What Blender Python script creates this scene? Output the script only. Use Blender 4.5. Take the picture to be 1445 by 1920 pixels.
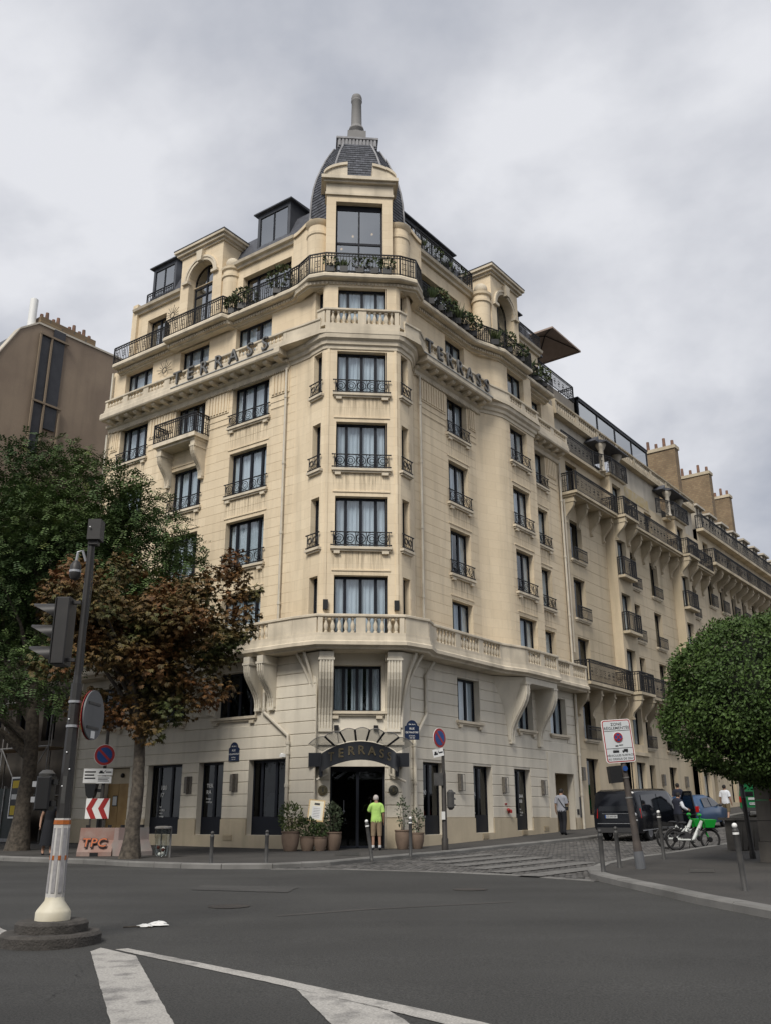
import bpy, bmesh, math, random
from mathutils import Matrix, Vector
from mathutils.geometry import delaunay_2d_cdt
random.seed(7)
for _o in list(bpy.data.objects):
    bpy.data.objects.remove(_o)
SC = bpy.context.scene
COL = SC.collection
R_ = math.radians

# ------------------------------------------------------------------ camera
cam = bpy.data.cameras.new('camera')
cam.sensor_fit = 'VERTICAL'; cam.sensor_height = 36.0
cam.lens = 1700.0 / 1920.0 * 36.0
cam.clip_start = 0.1; cam.clip_end = 5000
cam_o = bpy.data.objects.new('camera', cam); COL.objects.link(cam_o)
cam_o.matrix_world = (Matrix.Translation((0, 0, 1.5)) @ Matrix.Rotation(R_(90 + 18.657), 4, 'X')
                      @ Matrix.Rotation(-0.0040, 4, 'Z'))
SC.camera = cam_o

# ------------------------------------------------------------------ sky
SUN_EL, SUN_AZ = 47.0, 201.0          # azimuth clockwise from +Y (behind the camera)
wd = bpy.data.worlds.new('World'); SC.world = wd; wd.use_nodes = True
nt = wd.node_tree; N = nt.nodes; LK = nt.links
N.clear()
def nd(tp, **kw):
    n = N.new(tp)
    for k, v in kw.items():
        setattr(n, k, v)
    return n
out = nd('ShaderNodeOutputWorld'); bg = nd('ShaderNodeBackground'); bg.inputs[1].default_value = 0.1
sky = nd('ShaderNodeTexSky', sky_type='NISHITA', sun_disc=False)
sky.sun_elevation = R_(SUN_EL); sky.sun_rotation = R_(SUN_AZ)
tc = nd('ShaderNodeTexCoord'); sep = nd('ShaderNodeSeparateXYZ'); LK.new(tc.outputs['Generated'], sep.inputs[0])
def mth(op, a, b=None):
    m = nd('ShaderNodeMath', operation=op)
    for i, x in enumerate((a, b)):
        if x is None: continue
        if isinstance(x, (int, float)): m.inputs[i].default_value = x
        else: LK.new(x, m.inputs[i])
    return m.outputs[0]
zz = mth('ADD', mth('MAXIMUM', sep.outputs[2], 0.0), 0.42)
cmb = nd('ShaderNodeCombineXYZ')
LK.new(mth('DIVIDE', sep.outputs[0], zz), cmb.inputs[0]); LK.new(mth('DIVIDE', sep.outputs[1], zz), cmb.inputs[1])
cmb.inputs[2].default_value = 3.3
n1 = nd('ShaderNodeTexNoise'); n1.inputs['Scale'].default_value = 2.6; n1.inputs['Detail'].default_value = 6
n1.inputs['Roughness'].default_value = 0.5; n1.inputs['Distortion'].default_value = 0.25
LK.new(cmb.outputs[0], n1.inputs['Vector'])
n2 = nd('ShaderNodeTexNoise'); n2.inputs['Scale'].default_value = 6.0; n2.inputs['Detail'].default_value = 7
n2.inputs['Roughness'].default_value = 0.55; LK.new(cmb.outputs[0], n2.inputs['Vector'])
nmix = mth('ADD', mth('MULTIPLY', n1.outputs[0], 0.74), mth('MULTIPLY', n2.outputs[0], 0.26))
rmp = nd('ShaderNodeValToRGB'); LK.new(nmix, rmp.inputs[0])
rmp.color_ramp.elements[0].position = 0.36; rmp.color_ramp.elements[0].color = (3.45, 3.66, 4.2, 1)
rmp.color_ramp.elements[1].position = 0.60; rmp.color_ramp.elements[1].color = (6.5, 6.58, 6.9, 1)
e = rmp.color_ramp.elements.new(0.48); e.color = (4.85, 4.98, 5.4, 1)
mxw = nd('ShaderNodeMix', data_type='RGBA'); mxw.inputs[0].default_value = 0.96
LK.new(sky.outputs[0], mxw.inputs[6]); LK.new(rmp.outputs[0], mxw.inputs[7])
LK.new(mxw.outputs[2], bg.inputs[0]); LK.new(bg.outputs[0], out.inputs[0])

# ------------------------------------------------------------------ sun
sl = bpy.data.lights.new('sun', 'SUN'); sl.energy = 2.5; sl.angle = R_(21); sl.color = (1, 0.95, 0.87)
so = bpy.data.objects.new('sun', sl); COL.objects.link(so)
sd = Vector((math.sin(R_(SUN_AZ)) * math.cos(R_(SUN_EL)), math.cos(R_(SUN_AZ)) * math.cos(R_(SUN_EL)), math.sin(R_(SUN_EL))))
so.rotation_euler = sd.to_track_quat('Z', 'Y').to_euler(); so.location = (0, -20, 60)

vs = SC.view_settings
vs.view_transform = 'Standard'; vs.look = 'None'; vs.exposure = 0.30; vs.gamma = 1.0; vs.use_curve_mapping = False
SC.cycles.max_bounces = 6; SC.cycles.diffuse_bounces = 3; SC.cycles.transparent_max_bounces = 12
SC.cycles.glossy_bounces = 3; SC.cycles.sample_clamp_indirect = 6

# ------------------------------------------------------------------ materials
MT = {}
def mat(name, col, rough=0.8, col2=None, nscale=1.5, amt=0.5, streak=0.0, bump=0.0, bscale=40, metal=0.0, spec=0.4,
        island=0.0, emit=0.0, detail=5, speck=0.0, joint=None, edge=(0.35, 0.65), lane=0.0):
    m = bpy.data.materials.new(name); m.use_nodes = True
    t = m.node_tree; b = t.nodes['Principled BSDF']
    b.inputs['Roughness'].default_value = rough; b.inputs['Metallic'].default_value = metal
    b.inputs['Specular IOR Level'].default_value = spec
    c = tuple(col) + (1,)
    b.inputs['Base Color'].default_value = c
    geo = t.nodes.new('ShaderNodeNewGeometry')
    last = None
    def noise(scale, det, vec=None):
        n = t.nodes.new('ShaderNodeTexNoise'); n.inputs['Scale'].default_value = scale; n.inputs['Detail'].default_value = det
        t.links.new(vec or geo.outputs['Position'], n.inputs['Vector']); return n.outputs[0]
    def mixc(fac, a, bb, mode='MIX'):
        x = t.nodes.new('ShaderNodeMix'); x.data_type = 'RGBA'; x.blend_type = mode
        for i, s in ((0, fac), (6, a), (7, bb)):
            if isinstance(s, (float, int)): x.inputs[i].default_value = s
            elif isinstance(s, tuple): x.inputs[i].default_value = s
            else: t.links.new(s, x.inputs[i])
        return x.outputs[2]
    def ramp(s, p0, p1, a=0.0, bb=1.0):
        x = t.nodes.new('ShaderNodeMapRange'); t.links.new(s, x.inputs[0])
        x.inputs[1].default_value = p0; x.inputs[2].default_value = p1; x.inputs[3].default_value = a; x.inputs[4].default_value = bb
        return x.outputs[0]
    last = c
    if col2 is not None:
        f = ramp(noise(nscale, detail), edge[0], edge[1], 0, amt * 2 if amt < .5 else 1)
        last = mixc(f, last, tuple(col2) + (1,))
    if lane > 0:
        mpl = t.nodes.new('ShaderNodeMapping'); mpl.inputs['Scale'].default_value = (.10, .75, 1); mpl.inputs['Rotation'].default_value = (0, 0, .35)
        t.links.new(geo.outputs['Position'], mpl.inputs[0])
        f = ramp(noise(1.0, 5, mpl.outputs[0]), 0.3, 0.7, 1 - lane, 1 + lane)
        g = t.nodes.new('ShaderNodeCombineColor')
        for i in range(3): t.links.new(f, g.inputs[i])
        last = mixc(1.0, last, g.outputs[0], 'MULTIPLY')
    if speck > 0:
        f = ramp(noise(55, 2), 0.3, 0.7, 1 - speck, 1 + speck)
        g = t.nodes.new('ShaderNodeCombineColor')
        for i in range(3): t.links.new(f, g.inputs[i])
        last = mixc(1.0, last, g.outputs[0], 'MULTIPLY')
    if island > 0:
        f = ramp(geo.outputs['Random Per Island'], 0, 1, 1 - island, 1 + island)
        g = t.nodes.new('ShaderNodeCombineColor')
        for i in range(3): t.links.new(f, g.inputs[i])
        last = mixc(1.0, last, g.outputs[0], 'MULTIPLY')
    if streak > 0:
        mp = t.nodes.new('ShaderNodeMapping'); mp.inputs['Scale'].default_value = (2.2, 2.2, 0.22)
        t.links.new(geo.outputs['Position'], mp.inputs[0])
        f = ramp(noise(1.0, 6, mp.outputs[0]), 0.5, 0.78, 0, streak)
        last = mixc(f, last, tuple(x * 0.42 for x in col) + (1,))
        f2 = ramp(noise(9.0, 4), 0.4, 0.75, 0, streak * 0.45)
        last = mixc(f2, last, tuple(x * 0.72 for x in col) + (1,))
    if joint is not None:
        dt = t.nodes.new('ShaderNodeVectorMath'); dt.operation = 'DOT_PRODUCT'; dt.inputs[1].default_value = (joint[0], joint[1], 0)
        t.links.new(geo.outputs['Position'], dt.inputs[0])
        sx = t.nodes.new('ShaderNodeSeparateXYZ'); t.links.new(geo.outputs['Position'], sx.inputs[0])
        sb_ = t.nodes.new('ShaderNodeMath'); sb_.operation = 'SUBTRACT'; sb_.inputs[1].default_value = 7.62; t.links.new(sx.outputs[2], sb_.inputs[0])
        cb = t.nodes.new('ShaderNodeCombineXYZ'); t.links.new(dt.outputs['Value'], cb.inputs[0]); t.links.new(sb_.outputs[0], cb.inputs[1])
        br = t.nodes.new('ShaderNodeTexBrick'); t.links.new(cb.outputs[0], br.inputs['Vector']); br.inputs['Scale'].default_value = 1.0
        br.inputs['Brick Width'].default_value = .92; br.inputs['Row Height'].default_value = .393; br.inputs['Mortar Size'].default_value = .009
        br.inputs['Color1'].default_value = (1, 1, 1, 1); br.inputs['Color2'].default_value = (.935, .925, .91, 1); br.inputs['Mortar'].default_value = (.87, .85, .82, 1)
        last = mixc(1.0, last, br.outputs['Color'], 'MULTIPLY')
    if not isinstance(last, tuple):
        t.links.new(last, b.inputs['Base Color'])
    if bump > 0:
        bn = t.nodes.new('ShaderNodeBump'); bn.inputs['Strength'].default_value = bump; bn.inputs['Distance'].default_value = 0.02
        t.links.new(noise(bscale, 4), bn.inputs['Height']); t.links.new(bn.outputs[0], b.inputs['Normal'])
    if emit > 0:
        b.inputs['Emission Color'].default_value = c; b.inputs['Emission Strength'].default_value = emit
    MT[name] = m
    return m
def glassmat(name, tint=(0.75, 0.8, 0.82), refl=0.5):
    m = bpy.data.materials.new(name); m.use_nodes = True; t = m.node_tree; t.nodes.clear()
    o = t.nodes.new('ShaderNodeOutputMaterial'); mx = t.nodes.new('ShaderNodeMixShader')
    tr = t.nodes.new('ShaderNodeBsdfTransparent'); tr.inputs[0].default_value = tint + (1,)
    gl = t.nodes.new('ShaderNodeBsdfGlossy'); gl.inputs['Roughness'].default_value = 0.02; gl.inputs[0].default_value = (0.9, 0.93, 0.95, 1)
    fr = t.nodes.new('ShaderNodeFresnel'); fr.inputs[0].default_value = 1.5
    mm = t.nodes.new('ShaderNodeMath'); mm.operation = 'MULTIPLY_ADD'; mm.inputs[1].default_value = 1.2; mm.inputs[2].default_value = refl
    ge = t.nodes.new('ShaderNodeNewGeometry'); iv = t.nodes.new('ShaderNodeMath'); iv.operation = 'SUBTRACT'; iv.inputs[0].default_value = 1.0
    mu = t.nodes.new('ShaderNodeMath'); mu.operation = 'MULTIPLY'; t.links.new(ge.outputs['Backfacing'], iv.inputs[1])
    t.links.new(fr.outputs[0], mm.inputs[0]); t.links.new(mm.outputs[0], mu.inputs[0]); t.links.new(iv.outputs[0], mu.inputs[1]); t.links.new(mu.outputs[0], mx.inputs[0])
    t.links.new(tr.outputs[0], mx.inputs[1]); t.links.new(gl.outputs[0], mx.inputs[2]); t.links.new(mx.outputs[0], o.inputs[0])
    MT[name] = m
    return m

for nm_, dr_ in (('stone', (.814, -.581)), ('stoneR', (.606, .7955)), ('stoneT', (.996, .087))):
    mat(nm_, (0.79, 0.665, 0.48), 0.85, (0.71, 0.59, 0.42), 0.35, 0.9, 0.42, 0.25, 30, joint=dr_)
mat('stone_trim', (0.70, 0.615, 0.48), 0.85, (0.54, 0.475, 0.37), 1.2, 0.8, 0.6, 0.3, 25)
mat('stone_base', (0.70, 0.645, 0.54), 0.8, (0.62, 0.57, 0.475), 0.5, 0.8, 0.38, 0.15, 40)
mat('base_trim', (0.70, 0.645, 0.54), 0.8, (0.61, 0.56, 0.465), 0.9, 0.7, 0.4, 0.15, 40)
mat('plinth', (0.56, 0.475, 0.34), 0.85, (0.47, 0.40, 0.29), 0.8, 0.7, 0.4, 0.2, 30)
mat('pipe', (0.60, 0.56, 0.47), 0.5, (0.5, 0.45, 0.37), 2, 0.6)
mat('frame', (0.012, 0.014, 0.020), 0.45, spec=.2)
mat('iron', (0.007, 0.007, 0.009), 0.6)
mat('interior', (0.05, 0.05, 0.05), 0.9)
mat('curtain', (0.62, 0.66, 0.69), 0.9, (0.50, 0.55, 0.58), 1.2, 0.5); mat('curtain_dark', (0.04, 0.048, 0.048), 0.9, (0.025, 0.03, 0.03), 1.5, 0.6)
mat('zinc', (0.10, 0.105, 0.12), 0.5, (0.07, 0.075, 0.085), 1.0, 0.6, metal=0.3)
mat('lead', (0.30, 0.30, 0.31), 0.6, (0.2, 0.2, 0.21), 3, 0.7)
mat('slate', (0.085, 0.09, 0.105), 0.55, (0.055, 0.058, 0.07), 6, 0.8, island=0.35)
mat('asphalt', (0.055, 0.0545, 0.052), 0.9, (0.041, 0.0405, 0.039), 0.33, 0.9, bump=0.6, bscale=110, detail=12, speck=.45, lane=.16)
mat('pave', (0.064, 0.060, 0.056), 0.92, (0.045, 0.043, 0.041), 0.6, 0.9, bump=0.3, bscale=90, detail=10, speck=.3)
mat('granite', (0.20, 0.195, 0.185), 0.85, (0.13, 0.127, 0.12), 1.1, 0.8, bump=0.4, bscale=60, island=0.15)
mat('cobble', (0.105, 0.10, 0.095), 0.8, (0.07, 0.068, 0.066), 1.2, 0.8, bump=0.3, bscale=50, island=0.4)
mat('paint', (0.38, 0.365, 0.34), 0.8, (0.15, 0.145, 0.14), 3.2, 0.75, bump=0.3, bscale=90, detail=14, speck=.25, edge=(.5, .72))
mat('zebra', (0.175, 0.17, 0.162), 0.85, (0.12, 0.117, 0.112), 6.0, 0.9, bump=0.3, bscale=60, detail=12, speck=.3)
mat('white', (0.78, 0.78, 0.76), 0.5)
mat('black', (0.012, 0.012, 0.013), 0.45)
glassmat('glass', (0.90, 0.93, 0.95), 0.08)
glassmat('darkglass', (0.30, 0.32, 0.34), -0.012)
glassmat('skyglass', (0.35, 0.38, 0.42), 0.32)

def stainmat(name, col, top, length):
    m = bpy.data.materials.new(name); m.use_nodes = True; t = m.node_tree; b = t.nodes['Principled BSDF']
    b.inputs['Base Color'].default_value = col + (1,); b.inputs['Roughness'].default_value = .95
    tc_ = t.nodes.new('ShaderNodeTexCoord'); sx = t.nodes.new('ShaderNodeSeparateXYZ'); t.links.new(tc_.outputs['Object'], sx.inputs[0])
    mr = t.nodes.new('ShaderNodeMapRange'); t.links.new(sx.outputs[2], mr.inputs[0]); mr.inputs[1].default_value = top; mr.inputs[2].default_value = top - length; mr.inputs[3].default_value = 1; mr.inputs[4].default_value = 0
    ge = t.nodes.new('ShaderNodeNewGeometry'); mp = t.nodes.new('ShaderNodeMapping'); mp.inputs['Scale'].default_value = (14, 14, .9); t.links.new(ge.outputs['Position'], mp.inputs[0])
    n = t.nodes.new('ShaderNodeTexNoise'); n.inputs['Scale'].default_value = 1; n.inputs['Detail'].default_value = 5; t.links.new(mp.outputs[0], n.inputs['Vector'])
    mr2 = t.nodes.new('ShaderNodeMapRange'); t.links.new(n.outputs[0], mr2.inputs[0]); mr2.inputs[1].default_value = .42; mr2.inputs[2].default_value = .75; mr2.inputs[3].default_value = 0; mr2.inputs[4].default_value = .6
    mu = t.nodes.new('ShaderNodeMath'); mu.operation = 'MULTIPLY'; t.links.new(mr.outputs[0], mu.inputs[0]); t.links.new(mr2.outputs[0], mu.inputs[1]); t.links.new(mu.outputs[0], b.inputs['Alpha'])
    MT[name] = m
stainmat('stain', (0.22, 0.18, 0.125), -.17, 1.0)
# ------------------------------------------------------------------ mesh building
WM = {}
I4 = Matrix.Identity(4)
def frame(o, x):
    x = Vector((x[0], x[1], 0)).normalized(); y = Vector((-x.y, x.x, 0))
    M = Matrix((( x.x, y.x, 0, o[0]), (x.y, y.y, 0, o[1]), (0, 0, 1, o[2] if len(o) > 2 else 0), (0, 0, 0, 1)))
    return M
class MB:
    def __init__(s, T=None, smooth=False):
        s.v = []; s.f = []; s.T = T; s.smooth = smooth
    def add(s, vs, fs):
        b = len(s.v)
        if s.T is not None: s.v += [tuple(s.T @ Vector(p)) for p in vs]
        else: s.v += [tuple(p) for p in vs]
        s.f += [tuple(b + i for i in f) for f in fs]
        return s
    def box(s, x0, x1, y0, y1, z0, z1):
        return s.hexa([(x0, y0, z0), (x1, y0, z0), (x1, y1, z0), (x0, y1, z0), (x0, y0, z1), (x1, y0, z1), (x1, y1, z1), (x0, y1, z1)])
    def hexa(s, p):
        return s.add(p, [(3, 2, 1, 0), (4, 5, 6, 7), (0, 1, 5, 4), (1, 2, 6, 5), (2, 3, 7, 6), (3, 0, 4, 7)])
    def cbox(s, x0, x1, y0, y1, z0, z1, c):     # chamfered on the front (y0) edges
        return s.add([(x0, y1, z0), (x1, y1, z0), (x1, y1, z1), (x0, y1, z1), (x0, y0 + c, z0), (x1, y0 + c, z0), (x1, y0 + c, z1), (x0, y0 + c, z1),
                      (x0 + c, y0, z0 + c), (x1 - c, y0, z0 + c), (x1 - c, y0, z1 - c), (x0 + c, y0, z1 - c)],
                     [(0, 1, 5, 4), (1, 2, 6, 5), (2, 3, 7, 6), (3, 0, 4, 7), (4, 5, 9, 8), (5, 6, 10, 9), (6, 7, 11, 10), (7, 4, 8, 11), (8, 9, 10, 11), (3, 2, 1, 0)])
    def prism(s, poly, a0, a1, ax='y'):
        # polygon given in the two other axes; ax 'y': (x,z); 'x': (y,z); 'z': (x,y)
        f = {'y': lambda p, a: (p[0], a, p[1]), 'x': lambda p, a: (a, p[0], p[1]), 'z': lambda p, a: (p[0], p[1], a)}[ax]
        n = len(poly); ar = sum(poly[i - 1][0] * poly[i][1] - poly[i][0] * poly[i - 1][1] for i in range(n))
        if (ar < 0) == (ax == 'y'): poly = list(reversed(poly))
        if a0 > a1: a0, a1 = a1, a0
        vs = [f(p, a0) for p in poly] + [f(p, a1) for p in poly]
        fs = [tuple(range(n)), tuple(range(2 * n - 1, n - 1, -1))]
        for i in range(n):
            j = (i + 1) % n
            fs.append((i, i + n, j + n, j))
        return s.add(vs, fs)
    def lathe(s, prof, c=(0, 0, 0), seg=12, a0=0.0, a1=2 * math.pi, cap=True):
        full = abs(a1 - a0 - 2 * math.pi) < 1e-6
        m = seg if full else seg + 1
        vs = []
        for r, z in prof:
            for i in range(m):
                a = a0 + (a1 - a0) * i / seg
                vs.append((c[0] + r * math.cos(a), c[1] + r * math.sin(a), c[2] + z))
        fs = []
        for k in range(len(prof) - 1):
            for i in range(seg):
                j = (i + 1) % m
                fs.append((k * m + i, k * m + j, (k + 1) * m + j, (k + 1) * m + i))
        if cap and full:
            fs.append(tuple(range(m - 1, -1, -1))); fs.append(tuple((len(prof) - 1) * m + i for i in range(m)))
        return s.add(vs, fs)
    def tube(s, pts, r, seg=6, closed=False):
        pts = [Vector(p) for p in pts]; n = len(pts)
        rr = r if isinstance(r, (list, tuple)) else [r] * n
        vs = []; up = Vector((0, 0, 1))
        prev = None
        for i, p in enumerate(pts):
            a = pts[(i - 1) % n] if (closed or i > 0) else p
            b = pts[(i + 1) % n] if (closed or i < n - 1) else p
            d = (b - a).normalized() if (b - a).length > 1e-9 else Vector((0, 0, 1))
            if prev is None:
                u = d.cross(up)
                if u.length < 1e-3: u = d.cross(Vector((1, 0, 0)))
            else:
                u = prev - d * prev.dot(d)
                if u.length < 1e-4: u = d.cross(up)
            u.normalize(); w = d.cross(u); prev = u
            for k in range(seg):
                t = 2 * math.pi * k / seg
                vs.append(p + (u * math.cos(t) + w * math.sin(t)) * rr[i])
        fs = []
        for i in range(n if closed else n - 1):
            for k in range(seg):
                a = i * seg + k; b = i * seg + (k + 1) % seg; c2 = ((i + 1) % n) * seg
                fs.append((a, c2 + k, c2 + (k + 1) % seg, b))
        if not closed:
            fs.append(tuple(range(seg))); fs.append(tuple((n - 1) * seg + k for k in range(seg - 1, -1, -1)))
        return s.add(vs, fs)
    def ring(s, c, r, t, plane='xz', seg=14):
        pts = []
        for i in range(seg):
            a = 2 * math.pi * i / seg
            q = (r * math.cos(a), r * math.sin(a))
            pts.append((c[0] + q[0], c[1], c[2] + q[1]) if plane == 'xz' else (c[0], c[1] + q[0], c[2] + q[1]) if plane == 'yz' else (c[0] + q[0], c[1] + q[1], c[2]))
        return s.tube(pts, t, 4, True)
    def sphere(s, c, r, seg=10, rings=7, sx=1, sy=1, sz=1):
        prof = [(max(1e-4, r * math.sin(math.pi * i / rings)), -r * math.cos(math.pi * i / rings)) for i in range(rings + 1)]
        b = len(s.v)
        T = s.T; s.T = None
        s.lathe(prof, (0, 0, 0), seg)
        s.T = T
        for i in range(b, len(s.v)):
            p = Vector((s.v[i][0] * sx + c[0], s.v[i][1] * sy + c[1], s.v[i][2] * sz + c[2]))
            s.v[i] = tuple(T @ p) if T is not None else tuple(p)
        return s
    def sweep(s, path, prof):
        # path: plan points left to right as seen from outside; prof: closed polygon of (outward, z)
        n = len(path); P = [Vector((p[0], p[1])) for p in path]; offs = []
        for i in range(n):
            d1 = (P[i] - P[i - 1]).normalized() if i > 0 else None
            d2 = (P[i + 1] - P[i]).normalized() if i < n - 1 else None
            n1 = Vector((d1.y, -d1.x)) if d1 else None
            n2 = Vector((d2.y, -d2.x)) if d2 else None
            if n1 is None: m = n2
            elif n2 is None: m = n1
            else:
                m = n1 + n2; m = m / max(0.35, m.length_squared / 2)
            offs.append(m)
        k = len(prof); vs = []
        for i in range(n):
            for (o, z) in prof:
                q = P[i] + offs[i] * o
                vs.append((q.x, q.y, z))
        fs = []
        for i in range(n - 1):
            for j in range(k):
                a = i * k + j; b = i * k + (j + 1) % k
                fs.append((a, a + k, b + k, b))
        fs.append(tuple(range(k))); fs.append(tuple((n - 1) * k + j for j in range(k - 1, -1, -1)))
        return s.add(vs, fs)
    def mesh(s, name, m):
        me = bpy.data.meshes.new(name); me.from_pydata(s.v, [], s.f)
        if m: me.materials.append(MT[m] if isinstance(m, str) else m)
        if s.smooth:
            me.polygons.foreach_set('use_smooth', [True] * len(me.polygons))
            me.set_sharp_from_angle(angle=R_(38))
        return me
    def build(s, name, m, parent=None, mw=I4, **tags):
        return place(name, s.mesh(name, m), parent, mw, **tags)
def place(name, me, parent=None, mw=I4, **tags):
    o = bpy.data.objects.new(name, me); COL.objects.link(o)
    if parent is not None:
        o.parent = parent; o.matrix_local = WM[parent.name].inverted() @ mw
    else:
        o.matrix_local = mw
    WM[o.name] = mw.copy()
    for k, v in tags.items(): o[k] = v
    return o
def thing(name, loc, label, cat, group=None, M=None):
    o = bpy.data.objects.new(name, None); COL.objects.link(o)
    o.empty_display_size = 0.2
    mw = M if M is not None else Matrix.Translation(loc)
    o.matrix_local = mw; WM[o.name] = mw.copy()
    o['label'] = label; o['category'] = cat
    if group: o['group'] = group
    return o
TXC = {}
def textmesh(txt, size, m, depth=0.0, offset=0.0, spacing=1.0, align='CENTER'):
    key = (txt, size, m, depth, offset, spacing, align)
    if key in TXC: return TXC[key]
    cu = bpy.data.curves.new('txt', 'FONT'); cu.body = txt; cu.size = size; cu.extrude = depth; cu.offset = offset
    cu.align_x = align; cu.align_y = 'CENTER'; cu.space_character = spacing; cu.resolution_u = 3
    o = bpy.data.objects.new('txt', cu); COL.objects.link(o)
    dg = bpy.context.evaluated_depsgraph_get(); dg.update()
    me = bpy.data.meshes.new_from_object(o.evaluated_get(dg))
    bpy.data.objects.remove(o)
    me.materials.clear(); me.materials.append(MT[m])
    # text lies in xy: stand it up in xz, facing -y
    me.transform(Matrix.Rotation(R_(90), 4, 'X'))
    TXC[key] = me
    return me
def T3(x, y, z): return Matrix.Translation((x, y, z))

# ------------------------------------------------------------------ site geometry (metres)
SL, SRd = R_(-54.5), R_(37.3)
LO = (-2.45076, 32.53679); RO = (0.82550, 33.61739); TO = (-0.9148, 32.2)
FL = frame(LO, (-math.sin(SL), -math.cos(SL)))      # local x runs towards the corner (left facade is x<0)
FR = frame(RO, (math.sin(SRd), math.cos(SRd)))
FT = frame(TO, (math.sin(R_(85)), math.cos(R_(85))))
def Lp(s, out=0.0): q = FL @ Vector((-s, -out, 0)); return (q.x, q.y)
def Rp(s, out=0.0): q = FR @ Vector((s, -out, 0)); return (q.x, q.y)
def Tp(x, y): q = FT @ Vector((x, y, 0)); return (q.x, q.y)
DRx, DRy = math.sin(SRd), math.cos(SRd)
def splus(t, k=1.5):
    if t / k > 40: return t
    return math.log1p(math.exp(t / k)) * k
def G(x, y):
    t = min((x - RO[0]) * DRx + (y - RO[1]) * DRy, 90.0)
    yy = max(-30.0, min(y, 90.0))
    return 0.0115 * yy + 0.026 * splus(t) + 0.014 * splus(t - 13)
# ------------------------------------------------------------------ ground, pavements, markings
def axis(lo, hi, step, far):
    a = [-far, -far / 3, lo - 60, lo - 25, lo - 10, lo - 4]
    n = int((hi - lo) / step); a += [lo + (hi - lo) * i / n for i in range(n + 1)]
    a += [hi + 4, hi + 10, hi + 25, hi + 60, far / 3, far]
    return a
def ground_sheet():
    xs = axis(-22, 46, 0.5, 2000); ys = axis(3, 80, 0.5, 2000)
    vs = [(x, y, G(x, y)) for y in ys for x in xs]; nx = len(xs)
    fs = [(j * nx + i, j * nx + i + 1, (j + 1) * nx + i + 1, (j + 1) * nx + i) for j in range(len(ys) - 1) for i in range(nx - 1)]
    return MB().add(vs, fs).build('road', 'asphalt', kind='structure', label='dark grey asphalt road crossing the foreground')
ground_sheet()
def drape(poly, dz, step=0.5):
    pts = []; 
    n = len(poly)
    for i in range(n):
        a = Vector(poly[i]); b = Vector(poly[(i + 1) % n]); k = max(1, int((b - a).length / step))
        pts += [a.lerp(b, t / k) for t in range(k)]
    m = len(pts); edges = [(i, (i + 1) % m) for i in range(m)]
    x0 = min(p.x for p in pts); x1 = max(p.x for p in pts); y0 = min(p.y for p in pts); y1 = max(p.y for p in pts)
    inner = []
    if (x1 - x0) * (y1 - y0) / step / step < 40000:
        y = y0 + step / 2
        while y < y1:
            x = x0 + step / 2
            while x < x1:
                inner.append(Vector((x + 0.013 * math.sin(y * 7), y))); x += step
            y += step
    r = delaunay_2d_cdt(pts + inner, edges, [], 1, 1e-4)
    return [(p.x, p.y, G(p.x, p.y) + dz) for p in r[0]], [tuple(f) for f in r[2]]
def sheet(name, poly, dz, m, parent=None, **t):
    v, f = drape(poly, dz)
    return MB().add(v, f).build(name, m, parent, **t)
def pavement(name, poly, kerb_edges, label, h=0.12, w=0.28):
    root = thing(name, (poly[0][0], poly[0][1], G(*poly[0])), label, 'pavement')
    root['kind'] = 'structure'; del root['category']
    v, f = drape(poly, h)
    MB().add(v, f).build('paving', 'pave', root)
    for line in kerb_edges:
        L = 0
        for i in range(len(line) - 1):
            a = Vector(line[i]); b = Vector(line[i + 1]); d = b - a; k = max(1, round(d.length / 1.05)); d.normalize()
            nn = Vector((-d.y, d.x))           # pavement lies to the left of the line
            for j in range(k):
                p = a.lerp(b, j / k) + d * 0.006; q = a.lerp(b, (j + 1) / k) - d * 0.006
                hh = h + 0.012 + random.uniform(-0.004, 0.004)
                c = 0.03
                rows = []
                for (o, z) in ((-0.02, -0.15), (-0.02, hh - c), (-0.02 + c, hh), (w, hh), (w, -0.15)):
                    rows.append((o, z))
                vs = []
                for P in (p, q):
                    g = G(P.x, P.y)
                    vs += [(P.x + nn.x * o, P.y + nn.y * o, g + z) for o, z in rows]
                n5 = 5
                fs = [(i2, (i2 + 1) % n5, (i2 + 1) % n5 + n5, i2 + n5) for i2 in range(n5)] + [tuple(range(n5))[::-1], tuple(range(n5, 2 * n5))]
                MB().add(vs, fs).build('kerb_stone', 'granite', root)
    return root
HK = [Lp(60, 5.6), Lp(30, 5.6), (-17.5, 33.6), (-11.4, 28.9), (-8.5, 27.3), (-6.9, 26.0), (-5.3, 25.1), (-4.2, 24.75), (-2.9, 24.75), (-1.5, 25.7), (-0.4, 27.6), (1.8, 30.8), (2.7, 32.1), (3.7, 33.4), (5.4, 35.4), Rp(8, 2.9), Rp(60, 2.9)]
hk_in = [Rp(60, -0.3), Rp(0, -0.3), Tp(0, 1.2), Lp(0, -0.3), Lp(60, -0.3)]
pavement('hotel_pavement', HK + hk_in, [HK], 'grey asphalt pavement round the hotel corner with a granite kerb')
RK = [(9.5, 6.5), (7.2, 9.5), (5.9, 11.8), (5.35, 13.6), (4.95, 15.7), (4.65, 18.4), (4.45, 20.2), (4.42, 21.2), (4.62, 22.4), (5.3, 24.3), (6.9, 27.2), (9.2, 30.0), (11.0, 32.2)]
tt = Vector((DRx, DRy)); e0 = Vector(RK[-1])
RK += [tuple(e0 + tt * 20), tuple(e0 + tt * 60)]
rk_in = [tuple(e0 + tt * 60 + Vector((9, -7))), tuple(e0 + tt * 8 + Vector((9, -7))), (24, 18), (22, 6.5)]
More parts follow.
